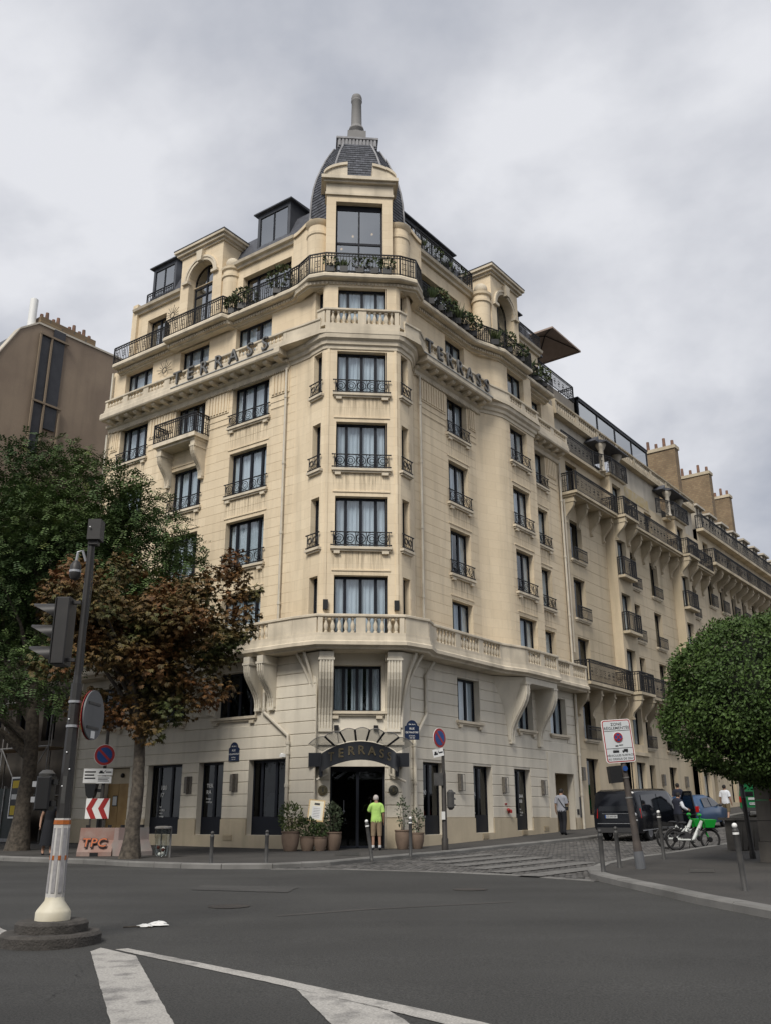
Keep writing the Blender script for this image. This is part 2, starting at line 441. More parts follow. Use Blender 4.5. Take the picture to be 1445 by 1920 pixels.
pavement('corner_pavement', list(reversed(RK)) + list(reversed(rk_in)), [list(reversed(RK))], 'grey asphalt pavement on the right with a rounded granite kerb')
# cobbled side street
cob = [(-2.9, 24.6), (-1.1, 24.5), (1.4, 23.3), (2.9, 22.2), (4.4, 20.4)]
def cobbles():
    mb = MB(); 
    perp = Vector((DRy, -DRx))           # across the side street, to the right
    stone = 0.15
    base = Vector(RO)
    left = HK[7:]; right = RK[6:]
    import bisect
    def inside(p):
        r = p - base; t = r.dot(tt); o = r.dot(perp)
        return t, o
    hkp = [(( Vector(q) - base).dot(tt), (Vector(q) - base).dot(perp)) for q in HK[7:]]
    rkp = [(( Vector(q) - base).dot(tt), (Vector(q) - base).dot(perp)) for q in RK[6:]]
    cbp = [((Vector(q) - base).dot(perp), (Vector(q) - base).dot(tt)) for q in cob]
    def interp(tab, x):
        if x <= tab[0][0]: return tab[0][1]
        for a, b in zip(tab, tab[1:]):
            if a[0] <= x <= b[0]: return a[1] + (b[1] - a[1]) * (x - a[0]) / max(1e-6, b[0] - a[0])
        return tab[-1][1]
    t = -14.0; row = 0
    while t < 22:
        o = 1.0 + (row % 2) * stone / 2
        while o < 15:
            lo = interp(hkp, t); hi = interp(rkp, t)
            if lo - 0.05 < o < hi + 0.0 and t > interp(cbp, o):
                p = base + tt * (t + random.uniform(-.008, .008)) + perp * (o + random.uniform(-.008, .008)); g = G(p.x, p.y)
                a = tt * (stone * .46); b = perp * (stone * .46); h = 0.016 + random.uniform(-.006, .008)
                q = [p - a - b, p - a + b, p + a + b, p + a - b]
                vs = [(x.x, x.y, g - 0.005) for x in q] + [(p.x + (x.x - p.x) * .8, p.y + (x.y - p.y) * .8, g + h) for x in q]
                mb.add(vs, [(4, 7, 6, 5), (0, 4, 5, 1), (1, 5, 6, 2), (2, 6, 7, 3), (3, 7, 4, 0)])
            o += stone
        t += stone; row += 1
    return mb
cobbles().build('cobblestones', 'cobble', kind='stuff', label='small grey cobblestones paving the side street', category='cobbles')
# granite edging between asphalt and cobbles
ed = MB(); 
for i in range(len(cob) - 1):
    a = Vector(cob[i]); b = Vector(cob[i + 1]); d = (b - a).normalized(); nn = Vector((-d.y, d.x))
    vs = []
    for P in (a, b):
        for o, z in ((-.14, -.02), (-.14, .012), (.10, .012), (.10, -.02)):
            q = P + nn * o; vs.append((q.x, q.y, G(q.x, q.y) + z))
    ed.add(vs, [(0, 4, 5, 1), (1, 5, 6, 2), (2, 6, 7, 3)])
ed.build('edging_strip', 'granite', kind='structure', label='pale granite edging between road and cobbles')
# zebra crossing on the cobbles
def strip(name, a, b, w0, w1, dz, m, **t):
    a = Vector(a); b = Vector(b); d = (b - a).normalized(); nn = Vector((-d.y, d.x))
    return sheet(name, [tuple(a + nn * w0), tuple(a - nn * w0), tuple(b - nn * w1), tuple(b + nn * w1)], dz, m, **t)
perp = Vector((DRy, -DRx))
for i, (o, t0, t1) in enumerate(((3.6, -4.2, -.6), (4.7, -5.2, -.8), (5.8, -6.1, -1.2), (6.9, -6.8, -2.0), (8.0, -7.6, -2.8), (9.1, -8.2, -3.4))):
    c0 = Vector(RO) + tt * t0 + perp * o; c1 = Vector(RO) + tt * t1 + perp * o
    strip('crossing_stripe', c0, c1, .29, .29, 0.032, 'zebra', kind='structure', label='worn pale stripe of the zebra crossing on the cobbles')
# painted lines in the foreground
def gpx(x, y, dz=0.0):
    """ground point seen at photograph pixel (x, y)"""
    F, cp, sp = 1700.0, math.cos(R_(18.657)), math.sin(R_(18.657))
    r0 = 0.0040
    a = (x - 722.5) - (-r0) * 0; b = y - 960
    a, b = a - r0 * b, b + r0 * a
    d = Vector((a, F * cp + b * sp, F * sp - b * cp)) / F
    z = 0.1
    for _ in range(60):
        t = (z + dz - 1.5) / d.z
        z = 0.5 * z + 0.5 * G(d.x * t, d.y * t)
    return (d.x * t, d.y * t)
mat('tar', (0.036, 0.036, 0.036), .8, (0.04, 0.04, 0.04), 2, .8, speck=.4); mat('oldtar', (0.066, 0.064, 0.061), .95, (0.05, 0.049, 0.047), 1.2, .8, speck=.5, bump=.5, bscale=100)
mat('castiron', (0.035, 0.033, 0.032), .6, (0.05, 0.045, 0.042), 8, .8)
def rough_poly(pts, j=.0045, st=.07):
    o_ = []
    for i in range(len(pts)):
        a = Vector(pts[i]); b = Vector(pts[(i + 1) % len(pts)]); k = max(1, int((b - a).length / st))
        for q in range(k):
            p = a.lerp(b, q / k); o_.append((p.x + random.uniform(-j, j), p.y + random.uniform(-j, j)))
    return o_
for pts, m_, lb in (([(380, 1660), (560, 1664), (540, 1674), (360, 1669)], 'oldtar', 'pale worn asphalt patch near the left kerb'),):
    sheet('road_patch', rough_poly([gpx(*p) for p in pts], .02), 0.008, m_, kind='structure', label=lb)
def crack(pts, lb):
    q = [Vector(gpx(*p)) for p in pts]; mb = MB()
    fine = []
    for a, b in zip(q, q[1:]):
        for k in range(8): fine.append(a.lerp(b, k / 8) + Vector((random.uniform(-.04, .04), random.uniform(-.04, .04))))
    vs = []
    for p in fine:
        w = random.uniform(.004, .012); g = G(p.x, p.y) + .009; vs += [(p.x, p.y - w, g), (p.x, p.y + w, g)]
    mb.add(vs, [(2 * i, 2 * i + 2, 2 * i + 3, 2 * i + 1) for i in range(len(fine) - 1)]).build('road_crack', 'tar', kind='structure', label=lb)
crack([(90, 1880), (140, 1840), (160, 1800)], 'short crack beside the traffic island')
for X_, Y_, lb in ((880, 1668, 'round cast iron manhole cover near the cobbles'), (430, 1700, 'round cast iron manhole cover left of centre')):
    c_ = gpx(X_, Y_); gz = G(*c_)
    mh = MB(None, True).lathe([(.33, .0), (.33, .009), (.3, .012), (.001, .012)], (c_[0], c_[1], gz), 28).build('manhole_cover', 'castiron', None, label=lb, category='manhole cover')
def mark(pts, label):
    sheet('road_marking', rough_poly([gpx(*p) for p in pts]), 0.006, 'paint', kind='structure', label=label)
mark([(340, 1945), (255, 1793), (190, 1778), (170, 1785), (215, 1945)], 'broad worn white band leading to the traffic light island')
mark([(216, 1781), (240, 1779), (505, 1832), (900, 1917), (1010, 1945), (930, 1945), (870, 1930), (505, 1843)], 'long thin white line curving across the foreground road')
mark([(556, 1856), (720, 1891), (760, 1915), (800, 1950), (650, 1950)], 'short white hatch bar below the thin line')
for pts_, lb_ in (([(700, 1703), (960, 1690), (960, 1692), (700, 1705.5)], 'thin worn seam across the middle of the road'), ([(520, 1716), (700, 1703), (700, 1705.5), (520, 1719)], 'left continuation of the thin road seam')):
    sheet('road_seam', [gpx(*p) for p in pts_], 0.004, 'pave', kind='structure', label=lb_)
mark([(-40, 1733), (0, 1740), (26, 1752), (24, 1757), (-10, 1752), (-60, 1742)], 'end of a white line at the left edge')
# ------------------------------------------------------------------ hotel
HOTEL = thing('corner_hotel', (TO[0], TO[1], 0.4), 'cream stone corner hotel with rounded corner turret and slate dome', 'building')
def wall_face(F, x0, x1, z0, z1, ops=(), depth=0.3, y=0.0):
    """wall front at local y with rectangular openings and their reveals"""
    xs = sorted({x0, x1} | {v for o in ops for v in o[:2] if x0 < v < x1})
    zs = sorted({z0, z1} | {v for o in ops for v in o[2:4] if z0 < v < z1})
    mb = MB(F)
    for i in range(len(xs) - 1):
        for j in range(len(zs) - 1):
            cx, cz = (xs[i] + xs[i + 1]) / 2, (zs[j] + zs[j + 1]) / 2
            if any(o[0] < cx < o[1] and o[2] < cz < o[3] for o in ops): continue
            mb.add([(xs[i], y, zs[j]), (xs[i + 1], y, zs[j]), (xs[i + 1], y, zs[j + 1]), (xs[i], y, zs[j + 1])], [(0, 1, 2, 3)])
    for a, b, c, d in [o[:4] for o in ops]:
        Y = y + depth
        mb.add([(a, y, c), (b, y, c), (b, y, d), (a, y, d), (a, Y, c), (b, Y, c), (b, Y, d), (a, Y, d)],
               [(0, 3, 7, 4), (1, 5, 6, 2), (0, 4, 5, 1), (3, 2, 6, 7)])
    return mb
def courses(F, x0, x1, zs, ops, parent, name, m, thick=0.03, gap=0.018, y=0.0, ch=0.012, soft=0.0):
    for i in range(len(zs) - 1):
        a, b = zs[i], zs[i + 1]; cz0, cz1 = a + gap / 2, b - gap / 2
        cuts = sorted((o[0] - soft, o[1] + soft) for o in ops if o[2] < b - 0.02 and o[3] > a + 0.02)
        x = x0; segs = []
        for c in cuts:
            if c[0] > x + 0.05: segs.append((x, min(c[0], x1)))
            x = max(x, c[1])
        if x < x1 - 0.05: segs.append((x, x1))
        for s0, s1 in segs:
            if s1 - s0 < 0.06: continue
            MB(F).cbox(s0, s1, y - thick, y + 0.01, cz0, cz1, ch).build(name, m, parent)
WC = {}
def win_meshes(w, h, n, rail, sill, kick, curt, gm, style):
    key = (round(w, 2), round(h, 2), n, rail, sill, kick, curt, gm, style)
    if key in WC: return WC[key]
    d = 0.24; fr = MB(); b = 0.06; t = 0.07
    fr.box(-w / 2, -w / 2 + b, d, d + t, 0, h); fr.box(w / 2 - b, w / 2, d, d + t, 0, h)
    fr.box(-w / 2 + b, w / 2 - b, d, d + t, h - b * 1.5, h); fr.box(-w / 2 + b, w / 2 - b, d, d + t, 0, b)
    k0 = b
    if kick > 0:
        fr.box(-w / 2 + b, w / 2 - b, d + .01, d + t - .01, b, kick); k0 = kick
    rat = {1: [1], 2: [.5, .5], 3: [.22, .39, .39], 4: [.19, .31, .31, .19]}[n]
    x = -w / 2 + b; W = w - 2 * b; panes = []; mw = 0.11 if n > 1 else 0
    for i, r in enumerate(rat):
        x2 = x + W * r
        a = x + (mw / 2 if i else 0); c = x2 - (mw / 2 if i < n - 1 else 0)
        panes.append((a, c))
        if i < n - 1: fr.box(x2 - mw / 2, x2 + mw / 2, d - .012, d + t, k0, h - b * 1.5)
        x = x2
    out = [('window', fr.mesh('window', 'frame'), 0)]
    for a, c in panes:
        out.append(('pane', MB().box(a, c, d + .03, d + .038, k0, h - b * 1.5).mesh('pane', gm), 1))
    if curt:
        def cloth(x0, x1):
            mb = MB(smooth=True); k = max(4, int((x1 - x0) / 0.028)); vs = []
            ph = (x0 * 7.3) % 6
            for i in range(k + 1):
                xx = x0 + (x1 - x0) * i / k
                yy = d + 0.12 + 0.028 * math.sin(xx * 38 + ph) + 0.016 * math.sin(xx * 17 + 1)
                vs += [(xx, yy, 0.02), (xx + 0.01 * math.sin(i), yy, h)]
            mb.add(vs, [(2 * i, 2 * i + 2, 2 * i + 3, 2 * i + 1) for i in range(k)])
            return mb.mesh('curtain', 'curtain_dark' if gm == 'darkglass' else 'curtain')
        if curt == 4: out.append(('curtain', cloth(-w / 2, -w * .06), 1)); out.append(('curtain', cloth(w * .12, w / 2), 1))
        elif curt == 1: out.append(('curtain', cloth(-w / 2, w / 2), 1))
        else:
            out.append(('curtain', cloth(-w / 2, -w / 2 + w * .3), 1)); out.append(('curtain', cloth(w / 2 - w * .3, w / 2), 1))
            if curt == 3: out.append(('curtain', cloth(-w * .12, w * .12), 1))
    if sill:
        s = MB(); e = 0.16
        s.box(-w / 2 - e, w / 2 + e, -0.15, d, -0.10, -0.005); s.box(-w / 2 - e + .05, w / 2 + e - .05, -0.09, 0.05, -0.17, -0.10)
        if sill == 1:
            for q in (-1, 1):
                s.box(q * (w / 2 - .08) - .11, q * (w / 2 - .08) + .11, -0.12, 0.03, -0.27, -0.17)
        out.append(('sill', s.mesh('sill', 'stone_trim'), 1))
        if sill == 1 and rail:
            st_ = MB(); e2 = w / 2 + .12
            st_.add([(-e2, -.012, -1.15), (e2, -.012, -1.15), (e2, -.012, -.17), (-e2, -.012, -.17)], [(0, 1, 2, 3)])
            out.append(('rain_stain', st_.mesh('rain_stain', 'stain'), 1))
    if rail:
        r = MB(); e = 0.13; y = -0.09; H = 0.56
        for z in (0.06, H):
            r.box(-w / 2 - e, w / 2 + e, y - .018, y + .018, z - .018, z + .018)
            for q in (-1, 1): r.sphere((q * (w / 2 + e), y, z), .032, 6, 4)
        for q in (-1, 1): r.box(q * (w / 2 + .05) - .012, q * (w / 2 + .05) + .012, y - .012, y + .012, 0.0, H)
        k = max(2, round((w + .1) / 0.42)); st = (w + .1) / k
        for i in range(k):
            cx = -w / 2 - .05 + st * (i + .5); cz = (H + .06) / 2
            r.ring((cx, y, cz), min(.17, st * .42), .016, 'xz', 12); r.ring((cx, y, cz), .085, .013, 'xz', 10)
            r.tube([(cx - st / 2, y, .07), (cx - st * .44, y, cz), (cx - st / 2, y, H)], .013, 4)
            if w > 1: r.tube([(cx - st / 2, y, cz), (cx - st * .5 + .1, y, H - .04), (cx, y, H)], .012, 4)
            r.tube([(cx - .12, y, .07), (cx, y, .14), (cx + .12, y, .07)], .012, 4)
        out.append(('railing', r.mesh('railing', 'iron'), 1))
    WC[key] = out
    return out
def window(F, xc, z0, w, h, parent, n=4, rail=True, sill=1, kick=0.0, curt=1, gm='glass', y=0.0, style=0, name='window', label=None):
    M = F @ T3(xc, y, z0); root = None
    for nm, me, lv in win_meshes(w, h, n, rail, sill, kick, curt, gm, style):
        if lv == 0:
            root = place(name, me, parent, M)
            if label: root['label'] = label
        else: place(nm, me, root, M)
    return root
def opening(o): return (o[0] + o[1]) / 2, o[2], o[1] - o[0], o[3] - o[2]
FLZ = {2: (7.7, 9.93), 3: (11.0, 13.0), 4: (14.1, 16.05), 5: (17.25, 19.12), 6: (20.55, 22.05)}
BZ = [1.5, 1.92, 2.34, 2.76, 3.16, 3.52, 3.92, 4.33, 4.76, 5.2, 5.64, 6.06, 6.48, 6.86, 7.16]
UZ = [7.62 + 0.393 * i for i in range(30)]
# --- ground and first floor
Lg = [(-3.13, -1.22, .95, 3.52), (-5.74, -4.42, .95, 3.52), (-8.62, -6.66, .95, 3.52)]
Ld = [(-11.35, -9.73, .40, 3.5)]
L1 = [(-5.0, -2.95, 5.12, 6.80), (-8.6, -6.7, 5.12, 6.80), (-12.45, -10.5, 5.12, 6.80)]
Rg = [(.77, 2.15, .93, 3.45), (4.2, 5.6, .95, 3.45), (7.4, 8.8, 1.0, 3.45)]
Rd = [(11.0, 12.9, .6, 3.4)]
R1 = [(3.22, 4.85, 5.12, 6.80), (7.95, 9.3, 5.12, 6.80), (10.95, 12.55, 5.12, 6.80)]
Cg = [(-.97, .95, .30, 3.22)]; C1 = [(-.90, .82, 5.12, 6.76)]
wall_face(FL, -13.4, 0, -.3, 7.3, Lg + Ld + L1, .32).build('wall', 'stone_base', HOTEL)
wall_face(FR, 0, 13.5, -.3, 7.3, Rg + Rd + R1, .32).build('wall', 'stone_base', HOTEL)
YC = 0.75
wall_face(FT, -1.42, 1.52, -.3, 7.3, Cg + C1, .32, YC).build('wall', 'stone_base', HOTEL)
rt = MB()
for a, b in ((Lp(0), Tp(-1.42, YC)), (Tp(1.52, YC), Rp(0))):
    rt.add([(a[0], a[1], -.3), (b[0], b[1], -.3), (b[0], b[1], 7.3), (a[0], a[1], 7.3)], [(0, 1, 2, 3)])
rt.build('wall', 'stone_base', HOTEL)
for F, x0, x1, g, d, f in ((FL, -13.35, -.02, Lg, Ld, L1), (FR, .05, 13.45, Rg, Rd, R1)):
    courses(F, x0, x1, BZ, g + d + f, HOTEL, 'stone_course', 'stone_base', .028, .02, 0, .012)
    x = x0
    for o in sorted(g + d):
        MB(F).box(x, o[0], -.06, .01, -.3, 1.49).build('plinth', 'plinth', HOTEL)
        if o in g: MB(F).box(o[0], o[1], -.058, .30, -.3, o[2] - .01).build('window_plinth', 'plinth', HOTEL)
        x = o[1]
    MB(F).box(x, x1, -.06, .01, -.3, 1.49).build('plinth', 'plinth', HOTEL)
courses(FT, -1.40, 1.5, BZ[:6] + [3.66], [(-.97, .95, .3, 3.22)], HOTEL, 'stone_course', 'base_trim', .035, .03, YC, .014)
for a_, b_ in ((-1.40, -.97), (.95, 1.5)): MB(FT).box(a_, b_, YC - .06, YC + .01, -.3, 1.49).build('plinth', 'plinth', HOTEL)
MB(FT).box(-1.48, 1.6, YC - .07, YC, 3.95, 4.05).box(-1.44, 1.56, YC - .045, YC, 4.05, 4.48).build('frieze_panel', 'base_trim', HOTEL)
# framed panel around the service door on the right street
MB(FR).box(10.4, 11.0, -.055, 0, .5, 4.28).box(12.9, 13.3, -.055, 0, .5, 4.28).box(11.0, 12.9, -.055, 0, 3.4, 4.28).build('door_surround', 'base_trim', HOTEL)
mat('plywood', (0.36, 0.235, 0.095), 0.7, (0.29, 0.18, 0.07), 2.5, 0.8, bump=0.1, bscale=20)
mat('paper', (0.6, 0.6, 0.58), 0.8)
# shop windows
for i, o in enumerate(Lg):
    xc, z, w, h = opening(o)
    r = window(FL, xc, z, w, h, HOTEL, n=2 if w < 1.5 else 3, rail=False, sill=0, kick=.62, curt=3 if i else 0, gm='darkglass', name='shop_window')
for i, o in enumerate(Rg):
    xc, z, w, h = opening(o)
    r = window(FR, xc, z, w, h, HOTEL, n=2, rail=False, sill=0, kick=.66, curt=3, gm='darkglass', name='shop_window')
# lettering on the shop glass (white vinyl)
def vinyl(F, xc, z, lines, parent, y=0.24):
    for i, (tx, sz) in enumerate(lines):
        place('window_lettering', textmesh(tx, sz, 'white', 0.0, 0.0, 1.0, 'LEFT'), parent, F @ T3(xc, y, z - i * 0.0 - sum(l[1] for l in lines[:i]) * 1.15))
LINES = [('100', .24), ('17', .22), ('', .16), ('bar', .10), ('rooftop', .10), ('wine', .10), ('lounge', .10)]
vinyl(FR, .95, 2.38, LINES, HOTEL); vinyl(FR, 4.36, 2.38, [('TER', .2), ('RA', .2), ('', .1), ('lounge', .1), ('rooftop', .1)], HOTEL)
vinyl(FR, 7.52, 2.36, [('TER', .18), ('RAS', .18), ('', .1), ('bar', .1), ('lounge', .1), ('wine', .1)], HOTEL)
vinyl(FR, 8.18, 2.36, [('BAR', .18), ('BIB', .18), ('', .1), ('bar', .1), ('lounge', .1), ('wine', .1)], HOTEL)
vinyl(FL, -8.1, 2.66, LINES, HOTEL); vinyl(FL, -5.52, 2.68, [('TER', .2), ('RA', .2), ('lounge', .1), ('rooftop', .1)], HOTEL)
# boarded door (left street)
dr = MB(FL).box(-11.33, -9.75, .26, .30, .42, 3.48).build('door', 'plinth', HOTEL)
for x0, x1 in ((-11.28, -10.62), (-10.60, -9.80)):
    MB(FL).box(x0, x1, .22, .255, .5, 2.88).build('plywood_panel', 'plywood', dr)
MB(FL).box(-10.95, -10.65, .205, .218, 2.0, 2.42).build('notice_frame', 'black', dr)
MB(FL).box(-10.92, -10.68, .198, .204, 2.04, 2.38).build('notice', 'paper', dr)
MB(FL).sphere((-10.45, .22, 3.2), .09, 8, 6).build('door_lamp', 'black', dr)
# recessed service door (right street)
dr = MB(FR).box(11.0, 11.9, .9, .95, .6, 3.4).build('door', 'frame', HOTEL)
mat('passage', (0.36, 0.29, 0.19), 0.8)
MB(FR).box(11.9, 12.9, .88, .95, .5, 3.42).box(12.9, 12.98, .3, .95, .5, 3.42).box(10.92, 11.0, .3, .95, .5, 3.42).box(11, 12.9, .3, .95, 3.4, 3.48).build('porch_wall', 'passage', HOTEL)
MB(FR).box(12.98, 13.2, -.07, -.05, 1.62, 1.86).build('door_keypad', 'black', HOTEL)
MB(FR).box(13.28, 13.42, -.075, -.05, 1.5, 2.4).build('door_sign', 'zinc', HOTEL)
# --- entrance
ent = MB(FT); y0 = YC + .28
ent.box(-.97, -.90, y0, y0 + .09, .4, 3.2).box(.88, .95, y0, y0 + .09, .4, 3.2).box(-.90, .88, y0, y0 + .09, 3.06, 3.2)
ent.box(-.05, .05, y0 - .01, y0 + .09, .55, 3.06).box(-.90, -.05, y0, y0 + .08, .42, .60).box(.05, .88, y0, y0 + .08, .42, .60)
ed_ = ent.build('entrance_door', 'frame', HOTEL)
for a, b in ((-.90, -.05), (.05, .88)):
    MB(FT).box(a, b, y0 + .03, y0 + .04, .60, 3.06).build('pane', 'darkglass', ed_)
    MB(FT).box((a + b) / 2 - .012, (a + b) / 2 + .012, y0 - .05, y0 - .02, 1.65, 2.1).sphere(((a + b) / 2, y0 - .04, 1.72), .045, 8, 6).build('door_handle', 'zinc', ed_)
mat('bronze', (0.20, 0.17, 0.10), 0.45, (0.12, 0.1, 0.06), 12, 0.8, metal=0.6)
mat('bronze_dark', (0.09, 0.09, 0.075), 0.5, (0.05, 0.05, 0.045), 12, 0.8, metal=0.4)
for x, m in ((-1.22, 'bronze'), (1.2, 'bronze_dark')):
    p = MB(FT @ T3(x, YC - .06, 2.42) @ Matrix.Rotation(R_(90), 4, 'X'), True).lathe([(.16, -.03), (.17, 0), (.17, .02), (.14, .03), (.0001, .03)], seg=24).build('wall_plaque', m, HOTEL)
    MB(FT @ T3(x, YC - .095, 2.42)).ring((0, 0, 0), .105, .008, 'xz', 20).box(-.03, .03, -.006, .006, -.06, .07).build('plaque_emblem', 'bronze_dark' if m == 'bronze' else 'bronze', p)
# --- first floor windows
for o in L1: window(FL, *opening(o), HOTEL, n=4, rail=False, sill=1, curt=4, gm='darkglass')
for i, o in enumerate(R1): window(FR, *opening(o), HOTEL, n=3, rail=False, sill=1 if i < 2 else 2, curt=1, gm='glass')
window(FT, *opening(C1[0]), HOTEL, n=4, rail=False, sill=1, curt=3, gm='glass', y=YC)
# --- consoles
def console(F, x, zt, zb, d, w, parent, y=0.0, ribs=3, m='base_trim', name='console', d0=.12):
    pr = []; n = 10
    for i in range(n + 1):
        t = i / n; o = d0 + (d - d0) * (0.5 + 0.5 * math.cos(math.pi * min(1, max(0, (t - .12) / .8))))
        pr.append((y - o, zt - .25 + (zb - zt + .25) * t))
    poly = [(y, zt), (y - d - .03, zt), (y - d - .03, zt - .2), (y - d, zt - .25)] + pr + [(y, zb)]
    mb = MB(F).prism(poly, x - w / 2, x + w / 2, 'x')
    mb.box(x - w / 2 - .03, x + w / 2 + .03, y - d - .06, y, zt - .30, zt - .22)
    mb.box(x - w / 2 + .02, x + w / 2 - .02, y - d0 - .05, y, zb - .10, zb)
    c = mb.build(name, m, parent)
    for k in range(ribs):
        xx = x - w / 2 + w * (k + .5) / ribs
        pl = [(a - .045, z) for a, z in pr] + [(a + .02, z) for a, z in reversed(pr)]
        MB(F).prism(pl, xx - w * .27 / ribs, xx + w * .3 / ribs, 'x').build('rib', m, c)
    return c
for s in (2.05, 2.72, 5.25, 5.95, 9.05, 9.75): console(FL, -s, 7.16, 5.35, .78, .30, HOTEL)
# turret consoles either side of the first floor window, with shell sides
for q in (-1, 1):
    console(FT, q * 1.20 + .02, 7.12, 4.50, .78, .52, HOTEL, YC, 5, d0=.07)
    mb = MB(FT, True); n = 12; vs = []
    for i in range(n + 1):
        t = i / n
        z = 4.5 + 2.62 * t; k = t ** 2.0
        xo = q * (1.47 + .62 * k) + .02; yo = YC - .76 * k * 1.0
        vs += [(q * 1.47 + .02, YC + .02, z), (q * 1.47 + .02, YC - .02 - .74 * k, z), (xo, YC - .15 * k, z), (q * (1.47 + .85 * k) + .02, YC + .25 * k, z)]
    fs = []
    for i in range(n):
        for j in range(3):
            a = 4 * i + j; fs.append((a, a + 1, a + 5, a + 4))
    sb_ = mb.add(vs, fs).build('shell_bracket', 'base_trim', HOTEL)
    for o_, yy_ in ((.78, -.05), (.52, -.42)):
        MB(FT, True).tube([(q * (1.49 + o_ * (i / 14) ** 2.0) + .02, YC - .03 + yy_ * (i / 14) ** 2.0, 4.55 + 2.6 * i / 14) for i in range(15)], .055, 8).build('shell_rim', 'base_trim', sb_)
# bay corbels on the right street
console(FR, 7.25, 7.16, 4.55, .95, .34, HOTEL, 0, 2); console(FR, 9.75, 7.16, 4.55, .95, .34, HOTEL, 0, 2)
mb = MB(FR, True); n = 12; vs = []
for i in range(n + 1):
    t = i / n; z = 4.6 + 2.55 * t; k = t * t
    vs += [(7.05 - 1.25 * k, -.02, z), (7.05 - .6 * k, -.10 - .28 * k, z), (7.08, -.14 - .75 * k, z)]
fs = [(3 * i + j, 3 * i + j + 1, 3 * i + j + 4, 3 * i + j + 3) for i in range(n) for j in range(2)]
sh = mb.add(vs, fs).build('shell_bracket', 'base_trim', HOTEL)
MB(FR).box(7.42, 9.58, -.98, .0, 6.92, 7.16).build('corbel_beam', 'base_trim', HOTEL)
# --- upper plan
PT = [Lp(1.35), Tp(-2.22, 1.02), Tp(-2.02, .82), Tp(-1.92, .62), Tp(-1.5, .08), Tp(-1.36, 0), Tp(1.38, 0), Tp(1.5, .08), Tp(1.92, .62), Tp(2.02, .82), Tp(2.1, 1.15), Rp(.5)]
def scurve(n=7):
    return [Rp(5.3 + 1.75 * t, .6 * (3 * t * t - 2 * t ** 3)) for t in [i / n for i in range(n + 1)]]
PB = scurve() + [Rp(9.85, .6), Rp(9.85, 0)]
PALL = [Lp(13.4)] + PT + PB + [Rp(13.5)]
Z0, Z1 = 7.3, 22.4
Lc = [(-5.02, -2.9), (-8.6, -6.7), (-12.45, -10.5)]
Lops = [(a, b, *FLZ[f]) for f in FLZ for a, b in Lc]
Ra = [(3.05, 4.62, *FLZ[f]) for f in FLZ]
Rcb = [(7.5, 9.1, *FLZ[f]) for f in FLZ]
Rdd = [(10.62, 12.05, *FLZ[f]) for f in FLZ]
Tw = [(-.96, .98, *FLZ[f]) for f in FLZ]
wall_face(FL, -13.4, -1.35, Z0, Z1, Lops, .32).build('wall', 'stone', HOTEL)
wall_face(FR, .5, 5.3, Z0, Z1, Ra, .32).build('wall', 'stoneR', HOTEL)
wall_face(FR, 7.05, 9.85, Z0, Z1, Rcb, .32, -.6).build('wall', 'stoneR', HOTEL)
wall_face(FR, 9.85, 13.5, Z0, Z1, Rdd, .32).build('wall', 'stoneR', HOTEL)
wall_face(FT, -1.36, 1.38, Z0, Z1, Tw, .32).build('wall', 'stoneT', HOTEL)
def ribbon(path, z0, z1, m, name='wall', parent=HOTEL, smooth=True):
    mb = MB(None, smooth); vs = []
    for p in path: vs += [(p[0], p[1], z0), (p[0], p[1], z1)]
    return mb.add(vs, [(2 * i, 2 * i + 2, 2 * i + 3, 2 * i + 1) for i in range(len(path) - 1)]).build(name, m, parent)
ribbon(PT[:4], Z0, Z1, 'stone'); ribbon(PT[8:], Z0, Z1, 'stoneR')
ribbon([PT[4], PT[5]], Z0, Z1, 'stone'); ribbon([PT[6], PT[7]], Z0, Z1, 'stone')
ribbon(scurve(), Z0, Z1, 'stoneR'); ribbon([Rp(9.85, .6), Rp(9.85, 0)], Z0, Z1, 'stone')
for a, b in ((PT[3], PT[4]), (PT[7], PT[8])):
    F = frame(((a[0] + b[0]) / 2, (a[1] + b[1]) / 2), (b[0] - a[0], b[1] - a[1])); hl = math.dist(a, b) / 2
    so = [(-.25, .25, *FLZ[f]) for f in FLZ]
    wall_face(F, -hl, hl, Z0, Z1, so, .3).build('wall', 'stone', HOTEL)
    for f in FLZ: window(F, 0, FLZ[f][0], .5, FLZ[f][1] - FLZ[f][0], HOTEL, n=1, rail=2 < f < 6, sill=2 if 2 < f < 6 else 0, curt=1)
courses(FL, -13.38, -1.4, UZ, Lops, HOTEL, 'ashlar_course', 'stone', .007, .010, 0, .004)
for x0, x1, ops, y in ((.55, 5.25, Ra, 0), (7.1, 9.83, Rcb, -.6), (9.9, 13.45, Rdd, 0)):
    courses(FR, x0, x1, UZ, ops, HOTEL, 'ashlar_course', 'stoneR', .007, .010, y, .004)
random.seed(5)
for f in FLZ:
    lo = f in (2, 6)
    for j, (a, b) in enumerate(Lc):
        window(FL, (a + b) / 2, FLZ[f][0], b - a, FLZ[f][1] - FLZ[f][0], HOTEL, n=3 if f == 6 else 4, rail=not lo and not (f == 5 and j == 1), sill=0 if lo or (f == 5 and j == 1) else 1, curt=1 if (f < 5 and j == 0) or (f + j) % 3 else 4)
    h = FLZ[f][1] - FLZ[f][0]
    window(FR, 3.835, FLZ[f][0], 1.57, h, HOTEL, n=3, rail=not lo, sill=0 if lo else 1, curt=4 if f % 2 else 1)
    window(FR, 8.3, FLZ[f][0], 1.6, h, HOTEL, n=3, rail=not lo, sill=0 if lo else 1, curt=1 if f in (2, 4) else 4, y=-.6)
    window(FR, 11.335, FLZ[f][0], 1.43, h, HOTEL, n=2, rail=not lo, sill=0 if lo else 1, curt=4 if f % 2 else 1)
    window(FT, .01, FLZ[f][0], 1.94, h, HOTEL, n=4, rail=not lo, sill=0 if lo else 1, curt=1)
